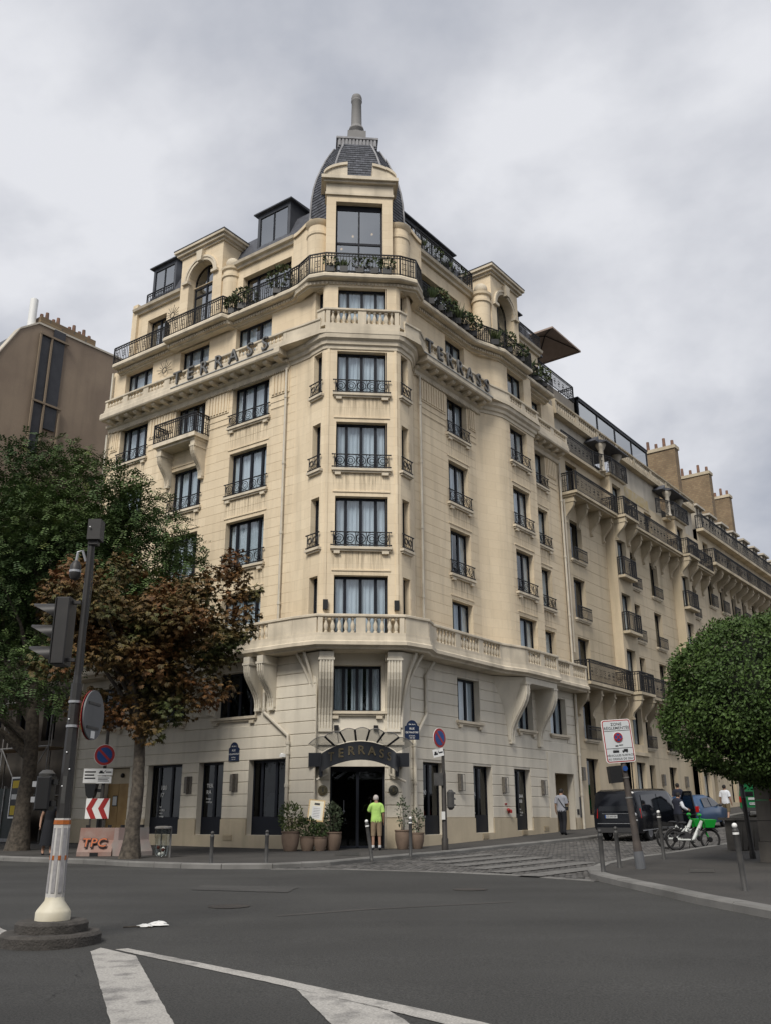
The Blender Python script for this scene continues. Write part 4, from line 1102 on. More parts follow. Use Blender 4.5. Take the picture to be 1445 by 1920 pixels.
pipe(FL, [(-13.3, -.14, 22.3), (-13.3, -.14, 20.6)], .055); pipe(FL, [(-13.3, -.14, 19.0), (-13.3, -.14, .6)], .055)
pipe(FT, [(-1.06, YC - .16, 3.3), (-1.06, YC - .16, 2.95), (-1.45, YC - .3, 2.75)], .045); pipe(FT, [(1.06, YC - .16, 3.3), (1.06, YC - .16, 2.95), (1.62, YC - .2, 2.7)], .045)
# vents low on the wall
for F, x, z in ((FR, 4.9, .82), (FR, 8.0, .92), (FR, 9.9, 1.05), (FL, -4.0, .85)):
    v_ = MB(F).box(x - .22, x + .22, -.075, -.06, z - .1, z + .1).build('vent_grille', 'passage', HOTEL)
    for i in range(4): MB(F).box(x - .2, x + .2, -.085, -.075, z - .08 + i * .045, z - .06 + i * .045).build('slat', 'plinth', v_)
# wall lanterns
mat('lantern', (0.16, 0.145, 0.12), 0.5, (0.1, 0.09, 0.08), 14, .8)
for F, x, z in ((FR, 3.2, 2.78), (FR, 6.5, 2.76), (FR, 9.85, 2.74), (FL, -3.78, 2.75), (FL, -6.2, 2.72)):
    l_ = MB(F).box(x - .15, x + .15, -.05, -.035, z - .32, z + .32).build('wall_lantern', 'lantern', HOTEL)
    MB(F).box(x - .14, x + .0, -.17, -.05, z - .3, z + .3).build('lantern_glass', 'lantern', l_)
    MB(F).tube([(x + .14, -.17, z - .3), (x + .14, -.17, z + .3)], .008, 4).tube([(x, -.17, z + .3), (x + .14, -.17, z + .3)], .008, 4).tube([(x, -.17, z - .3), (x + .14, -.17, z - .3)], .008, 4).build('lantern_frame', 'iron', l_)
# ------------------------------------------------------------------ neighbouring buildings
mat('annex', (0.60, 0.505, 0.365), 0.88, (0.50, 0.42, 0.295), 0.5, .9, .45, .3, 25)
mat('annex_pale', (0.55, 0.50, 0.42), 0.88, (0.46, 0.42, 0.35), 0.8, .9, .4, .2, 30)
mat('annex_trim', (0.56, 0.48, 0.355), 0.88, (0.40, 0.34, 0.24), 1.0, .8, .5, .3, 25)
mat('mosaic', (0.40, 0.31, 0.15), 0.7, (0.42, 0.36, 0.26), 3, .9)
def brickmat(name, c1, c2, mortar, scale, bw=.5, rh=.25):
    m = bpy.data.materials.new(name); m.use_nodes = True; t = m.node_tree; b = t.nodes['Principled BSDF']; b.inputs['Roughness'].default_value = .9
    br = t.nodes.new('ShaderNodeTexBrick'); tcn = t.nodes.new('ShaderNodeTexCoord'); mp = t.nodes.new('ShaderNodeMapping')
    sx = t.nodes.new('ShaderNodeSeparateXYZ'); cb = t.nodes.new('ShaderNodeCombineXYZ'); ad = t.nodes.new('ShaderNodeMath'); ad.operation = 'SUBTRACT'
    geo = t.nodes.new('ShaderNodeNewGeometry'); t.links.new(geo.outputs['Position'], sx.inputs[0])
    t.links.new(sx.outputs[1], ad.inputs[0]); t.links.new(sx.outputs[0], ad.inputs[1]); t.links.new(ad.outputs[0], cb.inputs[0]); t.links.new(sx.outputs[2], cb.inputs[1])
    t.links.new(cb.outputs[0], br.inputs['Vector']); br.inputs['Scale'].default_value = scale
    br.inputs['Color1'].default_value = c1 + (1,); br.inputs['Color2'].default_value = c2 + (1,); br.inputs['Mortar'].default_value = mortar + (1,)
    br.inputs['Mortar Size'].default_value = .018; br.inputs['Brick Width'].default_value = bw; br.inputs['Row Height'].default_value = rh
    n = t.nodes.new('ShaderNodeTexNoise'); n.inputs['Scale'].default_value = .8; t.links.new(geo.outputs['Position'], n.inputs['Vector'])
    mx = t.nodes.new('ShaderNodeMix'); mx.data_type = 'RGBA'; mx.blend_type = 'MULTIPLY'; mx.inputs[0].default_value = .6
    t.links.new(br.outputs[0], mx.inputs[6]); t.links.new(n.outputs[0], mx.inputs[7]); t.links.new(mx.outputs[2], b.inputs['Base Color'])
    MT[name] = m
brickmat('brick', (0.36, 0.26, 0.15), (0.28, 0.19, 0.11), (0.20, 0.17, 0.13), 1.6)
mat('pot', (0.22, 0.12, 0.08), .8, (0.13, 0.08, 0.06), 3, .8)
ANX = thing('annex_building', Rp(14, 0) + (1.0,), 'beige stone building beside the hotel with balconies on scroll brackets', 'building')
AZ = {0: (1.6, 4.2), 1: (5.1, 7.0), 2: (7.85, 10.1), 3: (11.05, 13.2), 4: (14.15, 16.3), 5: (17.65, 19.6)}
def aw(F, y, cols, floors, parent, n=1, rail=True, gm='darkglass', curt=0):
    for a, b in cols:
        for f in floors:
            z0, z1 = AZ[f]
            window(F, (a + b) / 2, z0, b - a, z1 - z0, parent, n=n, rail=False, sill=2 if f and rail else 0, curt=curt, gm=gm, y=y)
            if rail and f in (1, 3, 4):
                railing([(FR @ Vector((a - .08, y - .22, 0))).xy[:], (FR @ Vector((b + .08, y - .22, 0))).xy[:]], z0 - .02, .62, parent=parent, step=.13, motif=False)
bays = [(18.9, 20.9), (29.0, 31.0)]
recs = [(13.55, 18.9, [(14.45, 15.8)]), (20.9, 29.0, [(21.9, 23.1), (25.2, 26.4)]), (31.0, 35.0, [(32.2, 33.3)])]
for x0, x1, cols in recs:
    ops = [(a, b, *AZ[f]) for a, b in cols for f in AZ]
    if x0 < 14: ops.append((14.6, 15.5, 20.5, 21.3))
    wall_face(FR, x0, x1, -.2, 20.0, [o for o in ops if o[3] < 20], .35).build('wall', 'annex', ANX)
    wall_face(FR, x0, x1, 20.0, 22.1, [((x0 + x1) / 2 - 2.2, (x0 + x1) / 2 - 1.5, 20.5, 21.4)], .35, .25).build('attic_wall', 'annex_pale', ANX)
    aw(FR, 0, cols, AZ, ANX)
    courses(FR, x0 + .02, x1 - .02, [4.6 + .62 * i for i in range(21)], ops, ANX, 'ashlar_course', 'annex', .012, .016, 0, .006)
for x0, x1 in bays:
    ops = [(x0 + .3, x0 + 1.5, *AZ[f]) for f in AZ]
    wall_face(FR, x0, x1, -.2, 20.0, ops, .35, -.55).build('bay_wall', 'annex', ANX)
    MB(FR).box(x0, x0 + .03, -.549, 0, 4.6, 20.0).box(x1 - .03, x1, -.549, 0, 4.6, 20).build('bay_side', 'annex', ANX)
    aw(FR, -.55, [(x0 + .3, x0 + 1.5)], AZ, ANX, n=2, rail=False, gm='glass', curt=1)
    for f in (3, 4):
        z = AZ[f][0]
        MB(FR).box(x0 + .1, x1 - .2, -.95, -.55, z - .16, z - .02).build('balcony_slab', 'annex_trim', ANX)
        railing([Rp(x0 + .12, .56), Rp(x0 + .12, .92), Rp(x1 - .22, .92), Rp(x1 - .22, .56)], z, 1.0, parent=ANX, motif=False)
    for z in (4.55, 20.0): MB(FR).box(x0 - .06, x1 + .06, -.68, .3, z - .02, z + .16).build('string_course', 'annex_trim', ANX)
# balconies with scroll consoles on the second and fifth floors
for f, segs in ((2, [(13.65, 18.75), (20.95, 28.9)]), (5, [(13.65, 18.75), (20.95, 28.9), (31.1, 34.9)])):
    z = AZ[f][0] - .12
    for a, b in segs:
        MB(FR).box(a, b, -.92, .0, z - .14, z).box(a + .08, b - .08, -.8, 0, z - .24, z - .14).build('balcony_slab', 'annex_trim', ANX)
        railing([Rp(a + .05, .02), Rp(a + .05, .87), Rp(b - .05, .87), Rp(b - .05, .02)], z, 1.05, parent=ANX, step=.13)
        k = max(3, round((b - a) / 1.25))
        for i in range(k): console(FR, a + .25 + (b - a - .5) * i / (k - 1), z - .24, z - 1.5, .62, .18, ANX, 0, 0, 'annex_trim')
    for x0, x1 in bays:
        MB(FR).box(x0 + .02, x1 - .02, -1.3, -.55, z - .14, z).build('balcony_slab', 'annex_trim', ANX)
        railing([Rp(x0 + .06, .56), Rp(x0 + .06, 1.25), Rp(x1 - .06, 1.25), Rp(x1 - .06, .56)], z, 1.05, parent=ANX, step=.13)
        for q in (x0 + .2, x1 - .2): console(FR, q, z - .14, z - 1.3, .65, .22, ANX, -.55, 0, 'annex_trim')
for a, b in ((13.6, 18.8), (28.4, 31.2)):
    MB(FR).box(a, b, -.35, .25, 19.85, 20.02).build('terrace_slab', 'annex_trim', ANX)
railing([Rp(13.6, .3), Rp(17.4, .3), Rp(18.9, .75), Rp(21.0, .75), Rp(21.0, .1)], 20.02, 1.0, parent=ANX, step=.12)
railing([Rp(27.2, .1), Rp(28.8, .75), Rp(31.1, .75), Rp(31.3, .1)], 20.02, 1.0, parent=ANX, step=.12)
for x0 in (18.2, 28.3):     # little columned loggias
    MB(FR).prism([(-.95, 21.7), (-.95, 21.76), (.25, 22.15), (.25, 21.7)], x0 - .2, x0 + 2.9, 'x').prism([(x0 - .7, 21.7), (x0 - .2, 21.7), (x0 - .2, 22.1)], -.5, .2, 'y').build('loggia_roof', 'slate', ANX)
    for x in (x0 + .1, x0 + 2.3):
        MB(FR, True).lathe([(.2, 0), (.2, .08), (.15, .12), (.14, 1.3), (.22, 1.42), (.30, 1.6), (.30, 1.72)], (x, -.45, 20.02), 12).build('column', 'annex_pale', ANX)
MB(FR).box(21.3, 26.0, -.03, .2, 19.75, 20.45).build('sign_band', 'mosaic', ANX)
MB(FR).box(13.6, 35, -.12, .3, 22.08, 22.22).build('string_course', 'annex_trim', ANX)
balustrade([Rp(13.6, -.02), Rp(34.9, -.02)], 22.22, .72, ANX, m='annex_trim', group=9, spacing=.24)
mat('annex_top', (0.40, 0.36, 0.30), .9, (0.33, 0.29, 0.24), .7, .8, .4)
MB(FR).box(12.3, 18.1, .9, 6, 22.2, 24.6).build('attic_block', 'annex_top', ANX)
railing([Rp(12.3, -.85), Rp(18.0, -.85), Rp(18.0, -3)], 24.6, 1.0, parent=ANX, step=.13)
for x in (13.4, 16.2): MB(FR).box(x, x + 1.5, .86, .9, 23.5, 23.75).build('attic_moulding', 'annex_trim', ANX)
# rooftop conservatory
gh = MB(FR)
for i in range(5):
    x = 18.4 + 2.6 * i; gh.box(x - .05, x + .05, .75, .85, 22.2, 24.9)
gh.box(18.4, 28.8, .72, .86, 24.85, 25.0).box(18.4, 28.8, .75, .85, 23.55, 23.62).box(18.3, 28.9, .7, 5, 25.0, 25.08)
ghr = gh.build('conservatory_frame', 'frame', ANX)
for i in range(4):
    for j, (za, zb) in enumerate(((22.3, 23.55), (23.62, 24.85))):
        if i == 0 and j == 0: continue
        x = 18.4 + 2.6 * i; MB(FR).box(x + .05, x + 2.55, .79, .80, za, zb).build('pane', 'skyglass', ghr)
mat('darkred', (0.10, 0.03, 0.025), .8)
MB(FR).box(18.5, 21, 2.2, 2.3, 22.2, 24.8).build('interior', 'darkred', ANX)
MB(FR).box(13.6, 34.9, 1.6, 9, -.2, 22.1).build('interior', 'interior', ANX)
pp = MB(FR, True).tube([(13.8, -.1, 17.2), (13.8, -.1, 9.2)], .05, 8).build('drainpipe', 'annex_pale', ANX)
# lanterns on the annex ground floor
for x in (13.85, 17.2, 20.6, 24.0, 27.6, 30.4): MB(FR).box(x - .12, x + .12, -.16, 0, 3.15, 3.75).build('wall_lantern', 'lantern', ANX)
# parasol on the hotel roof terrace
mat('canvas', (0.36, 0.28, 0.24), .9, (0.32, 0.25, 0.21), 3, .5)
PS = thing('roof_parasol', Rp(14.2, -2.2) + (24.6,), 'large taupe cantilever parasol on the roof terrace behind the railing', 'parasol')
c = FR @ Vector((14.9, .9, 0))
Fp = frame((c.x, c.y), (DRx, DRy))
A = [(-1.75, -1.35), (1.75, -1.35), (1.75, 1.5), (-1.75, 1.5)]
cn = MB(Fp); top_ = (0, 0, 27.75); 
vs_ = [(x, y, 27.0) for x, y in A] + [top_] + [(x, y, 26.9) for x, y in A]
cn.add(vs_, [(0, 1, 4), (1, 2, 4), (2, 3, 4), (3, 0, 4), (0, 5, 6, 1), (1, 6, 7, 2), (2, 7, 8, 3), (3, 8, 5, 0)])
cn.build('canopy', 'canvas', PS)
for x, y in A: MB(Fp).tube([(x * .98, y * .98, 26.97), (0, 0, 27.65)], .03, 4).build('rib', 'iron', PS)
MB(Fp).tube([(0, 2.2, 24.6), (0, 2.2, 28.0), (0, 0, 27.8)], .05, 6).build('pole', 'iron', PS)
# far row house with dormers
HS = thing('row_house', Rp(36, 0) + (1.6,), 'long pale stone apartment house with black balconies and row of dormers', 'building')
Cc_ = [(36.0 + 2.6 * i, 37.1 + 2.6 * i) for i in range(12)]
CZ = [(2.4, 4.6), (6.0, 7.9), (9.2, 11.2), (12.4, 14.4), (15.5, 17.4), (18.6, 20.2)]
ops = [(a, b, c0, c1) for a, b in Cc_ for c0, c1 in CZ]
wall_face(FR, 35, 68, -.2, 20.9, ops, .3).build('wall', 'annex', HS)
for i, (a, b) in enumerate(Cc_):
    for j, (c0, c1) in enumerate(CZ):
        window(FR, (a + b) / 2, c0, b - a, c1 - c0, HS, n=2, rail=False, sill=2 if j else 0, curt=0, gm='darkglass')
        if 1 <= j <= 4: railing([Rp(a - .1, .25), Rp(b + .1, .25)], c0, .8, parent=HS, motif=False, step=.15)
for z, o in ((18.3, 1.1), (20.9, .5)):
    MB(FR).box(35, 68, -o, 0, z - .2, z).build('balcony_slab', 'annex_trim', HS)
    railing([Rp(35.05, 0), Rp(35.05, o - .05), Rp(67.9, o - .05)], z, 1.0, parent=HS, step=.16, t=.016, motif=True)
for i in range(22): console(FR, 35.5 + 1.45 * i, 18.1, 17.0, .85, .3, HS, 0, 0, 'annex_trim')
MB(FR).prism([(-.1, 20.9), (.5, 20.9), (1.8, 23.6), (8, 24.2), (8, 20.9)], 35, 68, 'x').build('roof', 'zinc', HS)
for i in range(11):
    x = 35.9 + 2.75 * i
    d = MB(FR).box(x, x + .22, .2, 1.9, 21.0, 22.9).box(x + 1.3, x + 1.52, .2, 1.9, 21.0, 22.9).box(x + .65, x + .87, .2, .5, 21, 22.9).build('dormer', 'annex_pale', HS)
    MB(FR).box(x - .12, x + 1.64, 0, 2.2, 22.9, 23.05).build('dormer_roof', 'annex_pale', d)
    MB(FR).box(x + .22, x + 1.3, .34, .36, 21, 22.9).build('pane', 'darkglass', d)
MB(FR).box(35, 67.9, 1.3, 8, -.2, 20.8).build('interior', 'interior', HS)
for s, ya, yb, zt in ((34.0, .55, 2.8, 27.2), (44.0, 1.3, 4.0, 28.4), (54.0, 2.7, 4.5, 29.5)):
    ch = MB(FR).box(s, s + .7, ya, yb + 2.5, 20.5, zt - .25).build('chimney_stack', 'brick', HS)
    MB(FR).box(s - .08, s + .78, ya - .08, yb + 2.58, zt - .25, zt).build('chimney_cap', 'annex_trim', ch)
    k = 8
    for i in range(k):
        y = ya + .25 + (yb - ya + 2.0) * i / (k - 1)
        MB(FR, True).lathe([(.13, 0), (.11, .5 + .3 * (i % 2)), (.001, .5 + .3 * (i % 2))], (s + .35, y, zt), 8).build('chimney_pot', 'pot', ch)
# ---- left street: gable house, low building site, scaffold
mat('gable', (0.29, 0.225, 0.165), .95, (0.235, 0.18, 0.135), .5, .9, .35, .3, 20)
mat('tarp', (0.022, 0.023, 0.028), .45, (0.035, 0.036, 0.042), 1.5, .8, bump=.6, bscale=4)
mat('batten', (0.22, 0.17, 0.12), .8)
GH = thing('gable_house', Lp(24, -3) + (.6,), 'tall house showing a blank brown gable wall with black tarpaulin', 'building')
o_ = Lp(23, 0); FW = frame(o_, (DRx, DRy))       # x runs back from the street, y is out of the wall to the left
FWm = FW
mb = MB(FW)
poly = [(-1.5, 0), (-1.5, 23), (-.75, 26.3), (.3, 28.3), (1.4, 29.15), (12, 29.3), (12, 0)]
mb.prism(poly, 0, .5, 'y').build('gable_wall', 'gable', GH)
MB(FW).box(-1.5, 12, .5, 14, 0, 23).build('block', 'annex_pale', GH)
MB(FW).prism([(-1.45, 23), (-.7, 26.25), (.35, 28.2), (1.45, 29.05), (12, 29.1), (12, 23)], .5, 14, 'y').build('roof', 'zinc', GH)
cp_ = MB(FW)
for (a, za), (b, zb) in zip(poly[1:6], poly[2:6]):
    cp_.hexa([(a, -.06, za), (b, -.06, zb), (b, .6, zb), (a, .6, za), (a, -.06, za + .12), (b, -.06, zb + .12), (b, .6, zb + .12), (a, .6, za + .12)])
cp_.build('coping', 'annex_pale', GH)
MB(FW).box(1.5, 5.3, .02, .7, 29.3, 29.75).build('chimney_stack', 'brick', GH)
for i, x in enumerate((1.7, 2.05, 2.5, 2.8, 3.6, 3.9, 4.3, 4.6, 5.0)):
    MB(FW, True).lathe([(.13, 0), (.1, .55 if i % 2 else .3), (.001, .56 if i % 2 else .31)], (x, .35, 29.75), 8).build('chimney_pot', 'pot', GH)
MB(FW, True).lathe([(.23, 0), (.23, 1.9), (.2, 1.9), (.2, 1.7)], (1.15, .4, 28.9), 14).build('flue', 'white', GH)
MB(FW).box(1.55, 2.25, -.10, -.02, 21.0, 28.6).build('tarpaulin', 'tarp', GH)
MB(FW).box(2.4, 3.15, -.12, -.02, 22.8, 29.2).build('tarpaulin', 'tarp', GH)
for x, z0, z1 in ((1.55, 20.5, 28.6), (2.28, 20.5, 28.6), (3.3, 20.0, 24.0)): MB(FW).box(x - .05, x + .05, -.2, -.1, z0, z1).build('batten', 'batten', GH)
for z in (24.2, 28.5): MB(FW).box(1.5, 3.4, -.22, -.12, z, z + .12).build('batten', 'batten', GH)
LB = thing('low_building', Lp(18, -1) + (.6,), 'dark low building under works between the hotel and the gable house', 'building')
mat('sitewall', (0.10, 0.088, 0.075), .95, (0.06, 0.055, 0.05), 1, .9, .4)
ops = [(-15.6 - 2.2 * i, -14.6 - 2.2 * i, z, z + 1.9) for i in range(4) for z in (5, 8.2, 11.4)]
wall_face(FL, -23, -13.5, -.2, 14.5, ops, .3, 1.2).build('wall', 'sitewall', LB)
for a, b, c0, c1 in ops: window(FL, (a + b) / 2, c0, 1.0, 1.9, LB, n=2, rail=False, sill=0, gm='darkglass', curt=0, y=1.2)
MB(FL).prism([(1.0, 14.5), (3.2, 16.8), (9, 17), (9, 14.5)], -23, -13.5, 'x').build('roof', 'zinc', LB)
MB(FL).box(-23, -13.6, 2.4, 9, -.2, 14.4).build('interior', 'interior', LB)
SCF = thing('scaffolding', Lp(17, .5) + (.6,), 'steel tube scaffolding in front of the low building behind the trees', 'scaffold')
mat('steel', (0.22, 0.22, 0.22), .5, (0.14, 0.13, 0.12), 4, .7)
for i in range(6):
    for y in (-.9, .4):
        x = -14.1 - 1.7 * i; MB(FL).tube([(x, y, .4), (x, y, 9.5)], .035, 6).build('standard', 'steel', SCF)
for z in (2.5, 4.5, 6.5, 8.5):
    for y in (-.9, .4): MB(FL).tube([(-14.0, y, z), (-22.7, y, z)], .03, 6).build('ledger', 'steel', SCF)
    MB(FL).box(-22.6, -14.0, -.85, .35, z - .06, z - .03).build('plank_deck', 'batten', SCF)
for i in range(5):
    x = -14.1 - 1.7 * i; MB(FL).tube([(x, -.92, 2.5 if i % 2 else 4.5), (x - 1.7, -.92, 4.5 if i % 2 else 2.5)], .025, 5).build('brace', 'steel', SCF)
HD = thing('site_hoarding', Lp(16, 1.6) + (.6,), 'dark green steel hoarding panels round the building site', 'fence')
mat('hoard', (0.018, 0.028, 0.026), .6, (0.03, 0.034, 0.032), 2, .8)
for i in range(6):
    x = -13.9 - 1.75 * i
    MB(FL).box(x - 1.7, x, -1.72, -1.68, .75, 2.75).build('panel', 'hoard', HD)
    MB(FL).box(x - 1.76, x - 1.70, -1.76, -1.64, .5, 2.85).build('post', 'steel', HD)
    MB(FL).box(x - 1.7, x, -1.75, -1.72, .62, .76).build('rail', 'steel', HD)
mat('yellow', (0.50, 0.36, 0.03), .7); mat('skyblue', (0.10, 0.26, 0.38), .7)
PO = thing('event_poster', Lp(14.6, 1.78) + (1.6,), 'yellow and black poster in a white frame on the hoarding', 'poster')
MB(FL).box(-15.1, -13.95, -1.80, -1.77, 1.55, 3.2).build('frame', 'white', PO)
MB(FL).box(-15.03, -14.02, -1.815, -1.80, 1.62, 3.13).build('sheet', 'black', PO)
for z0, z1, m in ((2.75, 3.05, 'yellow'), (1.68, 2.05, 'yellow'), (2.3, 2.5, 'paper')): MB(FL).box(-14.95, -14.1, -1.822, -1.816, z0, z1).build('print', m, PO)
PB_ = thing('permit_board', Lp(18.5, 2.0) + (3.3,), 'white and blue building permit board above the hoarding', 'sign')
cpb = FL @ Vector((-18.9, -2.0, 0))
Fb = frame((cpb.x, cpb.y), (1, .1))
MB(Fb).box(-.95, .95, 0, .04, 3.55, 5.35).build('board', 'white', PB_)
MB(Fb).box(-.9, -.42, -.012, 0, 3.6, 5.3).build('band', 'skyblue', PB_)
for z in (4.95, 4.75, 4.4, 4.15, 3.95, 3.8): MB(Fb).box(-.3, .75, -.012, 0, z, z + .035).build('text_line', 'steel', PB_)
for x in (-.7, .7): MB(Fb).box(x - .04, x + .04, .05, .12, .6, 3.6).build('post', 'batten', PB_)
# ------------------------------------------------------------------ signs and fittings on the hotel
mat('gold', (0.30, 0.24, 0.12), .45, (0.2, 0.15, 0.07), 10, .6, metal=.4)
mat('letter_dark', (0.05, 0.05, 0.053), .5, (0.10, 0.10, 0.10), 8, .6)
mat('letter_line', (0.32, 0.32, 0.31), .5)
def roof_letters(F, xs, z, y, label):
    root = thing('roof_sign', F @ Vector(((xs[0] + xs[-1]) / 2, y, z - .3)), label, 'sign')
    for ch, x in zip('TERRASS', xs):
        M = F @ T3(x, y, z)
        l = place('letter', textmesh(ch, .86, 'letter_dark', .04, .008), root, M)
        for k in (.0,):
            place('letter_line', textmesh(ch, .86, 'letter_line', .004, -.014), l, F @ T3(x, y - .045, z))
        place('letter_core', textmesh(ch, .86, 'letter_dark', .004, -.030), l, F @ T3(x, y - .051, z))
    MB(F).box(xs[0] - .4, xs[-1] + .5, y - .03, y + .03, z - .40, z - .36).build('mounting_rail', 'letter_line', root)
    return root
roof_letters(FL, [-7.85, -7.0, -6.15, -5.25, -4.35, -3.4, -2.55], 20.16, -.74, 'row of dark outlined metal letters on the left cornice balustrade')
roof_letters(FR, [.72, 1.5, 2.25, 3.05, 3.85, 4.6, 5.3], 20.16, -.74, 'row of dark outlined metal letters on the right cornice balustrade')
# entrance canopy
CN = thing('entrance_canopy', FT @ Vector((0, YC - .6, 3.3)), 'black arched entrance canopy with gold letters and scalloped glass roof', 'canopy')
mat('fascia', (0.020, 0.022, 0.027), .35)
n = 16; Wc = 1.3; dp = 1.15
def cy_(x): return YC - .35 - dp * max(0, 1 - (x / 1.32) ** 2) ** .5      # bowed in plan
def cz_(x): return .34 * (1 - (x / Wc) ** 2)
mb = MB(FT, True); vs_ = []
for i in range(n + 1):
    x = -Wc + 2 * Wc * i / n; y = cy_(x); a = cz_(x)
    vs_ += [(x, y, 3.02 + a * 1.0), (x, y, 3.62 + a * 1.0), (x, y + .07, 3.62 + a), (x, y + .07, 3.02 + a)]
fs_ = [(4 * i + j, 4 * i + 4 + j, 4 * i + 4 + (j + 1) % 4, 4 * i + (j + 1) % 4) for i in range(n) for j in range(4)]
mb.add(vs_, fs_).build('fascia', 'fascia', CN)
for q in (-1, 1): MB(FT).box(q * 1.3 - .06, q * 1.3 + .06, YC - .45, YC, 2.86, 3.62).box(q * 1.52 - .22, q * 1.52 + .22, YC - .30, YC - .02, 3.2, 3.66).build('side_box', 'fascia', CN)
for ch, x in zip('TERRASS', (-.98, -.66, -.32, .02, .38, .72, .97)):
    d = .01; ang = math.atan2(cy_(x + d) - cy_(x - d), 2 * d) * .9
    M = FT @ T3(x, cy_(x) - .02, 3.32 + cz_(x)) @ Matrix.Rotation(ang, 4, 'Z')
    l = place('letter', textmesh(ch, .40, 'gold', .006, .002), CN, M)
    place('letter_core', textmesh(ch, .40, 'fascia', .002, -.009), l, M @ T3(0, -.008, 0))
mat('canopyglass_', (0.4, 0.4, 0.4))
def frosted(name, col, a):
    m = bpy.data.materials.new(name); m.use_nodes = True; t = m.node_tree; b = t.nodes['Principled BSDF']
    b.inputs['Base Color'].default_value = col + (1,); b.inputs['Alpha'].default_value = a; b.inputs['Roughness'].default_value = .25
    MT[name] = m
frosted('canopyglass', (0.55, 0.56, 0.52), .5)
xs_ = [-1.75, -1.22, -.72, -.22, .28, .78, 1.26, 1.78]
for i in range(7):
    a, b = xs_[i], xs_[i + 1]; m_ = (a + b) / 2
    pts = []
    for k in range(9):
        t = k / 8; x = a + (b - a) * t
        zt = 3.86 + .46 * (1 - (x / 1.78) ** 2) + .06 * math.sin(math.pi * t)
        xx = max(-1.28, min(1.28, x * .72))
        pts.append(((xx, cy_(xx) + .04, 3.66 + cz_(xx)), (x, YC - .5 - dp * max(0, 1 - (x / 2.1) ** 2) ** .5 - .15 - .1 * math.sin(math.pi * t), zt)))
    vs_ = [p for pr in pts for p in pr]
    MB(FT, True).add(vs_, [(2 * k, 2 * k + 2, 2 * k + 3, 2 * k + 1) for k in range(8)]).build('glass_leaf', 'canopyglass', CN)
    MB(FT).tube([pr[1] for pr in pts], .014, 5).build('leaf_edge', 'steel', CN)
    if i: MB(FT).tube([pts[0][0], pts[0][1]], .036, 6).build('rib', 'fascia', CN)
for x in (-.78, .62):
    MB(FT).box(x - .08, x + .08, YC - .14, YC - .04, 4.45, 4.62).build('anchor', 'black', CN)
    MB(FT).tube([(x, YC - .1, 4.52), (x + (.05 if x < 0 else .12), cy_(x) + .1, 3.72 + cz_(x))], .012, 5).build('stay_rod', 'black', CN)
# enamel street plates
mat('enamel', (0.012, 0.022, 0.055), .25); mat('enamel_green', (0.015, 0.06, 0.045), .4)
def street_plate(F, x, z, label, l1, l2):
    r = thing('street_plate', F @ Vector((x, -.06, z)), label, 'sign')
    pl_ = [(x - .26, z - .26), (x + .26, z - .26), (x + .26, z + .2)] + [(x + .2 * math.cos(R_(a)), z + .2 + .22 * math.sin(R_(a))) for a in range(10, 171, 20)] + [(x - .26, z + .2)]
    MB(F).prism(pl_, -.07, -.04, 'y').build('plate', 'enamel', r)
    for tx, s, dz in (('18e Arrt', .07, .27), ('RUE', .10, .12), (l1, .085, -.01), (l2, .05, -.13), ('1808-1889', .045, -.2)):
        place('lettering', textmesh(tx, s, 'white'), r, F @ T3(x, -.0745, z + dz))
street_plate(FL, -3.88, 3.78, 'dark blue enamel street plate left of the entrance', 'CAULAINCOURT', 'GENERAL')
street_plate(FT @ T3(0, .62, 0), 1.86, 4.38, 'dark blue enamel street plate right of the entrance canopy', 'DE MAISTRE', 'ECRIVAIN')
# clothes displayed in the shop window left of the entrance
mat('linen', (0.55, 0.58, 0.52), .9); mat('sage', (0.36, 0.44, 0.38), .9)
for k_, (x_, w_, z0_, m_, lb_) in enumerate(((-2.35, .24, 1.55, 'linen', 'pale jacket hanging in the left shop window'), (-1.85, .15, 1.75, 'linen', 'short pale shirt hanging in the left shop window'), (-1.58, .13, 1.15, 'sage', 'long pale green garment hanging in the left shop window'))):
    gt = thing('hanging_garment', FL @ Vector((x_, .5, z0_)), lb_, 'garment')
    pr_ = [(x_ - w_, z0_), (x_ + w_, z0_), (x_ + w_ * .9, 2.2), (x_ + w_ * .3, 2.38), (x_ - w_ * .3, 2.38), (x_ - w_ * .9, 2.2)]
    MB(FL).prism(pr_, .40, .52, 'y').build('cloth', m_, gt)
    for q_ in (-1, 1): MB(FL, True).tube([(x_ + q_ * w_ * .85, .46, 2.22), (x_ + q_ * w_ * 1.25, .46, 1.75)], [.05, .04], 7).build('sleeve', m_, gt)
    MB(FL, True).tube([(x_, .46, 2.36), (x_, .46, 2.5)], .012, 5).build('hanger', 'steel', gt)
# security camera and fire hydrant plate
SCM = thing('security_camera', FL @ Vector((-1.35, -.1, 3.6)), 'small white security camera on the wall beside the drainpipe', 'camera')
MB(FL, True).tube([(-1.45, -.02, 3.68), (-1.45, -.16, 3.68)], .03, 8).sphere((-1.4, -.16, 3.64), .06, 8, 6).build('mount', 'white', SCM)
MB(FL).box(-1.45, -1.2, -.24, -.14, 3.56, 3.66).build('body', 'white', SCM)
HY = thing('wall_valve', FR @ Vector((6.55, -.1, 1.8)), 'small red fire valve on the right street wall', 'valve')
mat('redpaint', (0.30, 0.02, 0.02), .5)
MB(FR, True).lathe([(.09, 0), (.09, .1), (.05, .14)], (6.75, -.12, 1.68), 8).sphere((6.62, -.12, 1.80), .07, 8, 6).build('valve_body', 'redpaint', HY)
MB(FR).box(6.5, 6.66, -.05, -.036, 2.0, 2.06).build('plate', 'redpaint', HY)

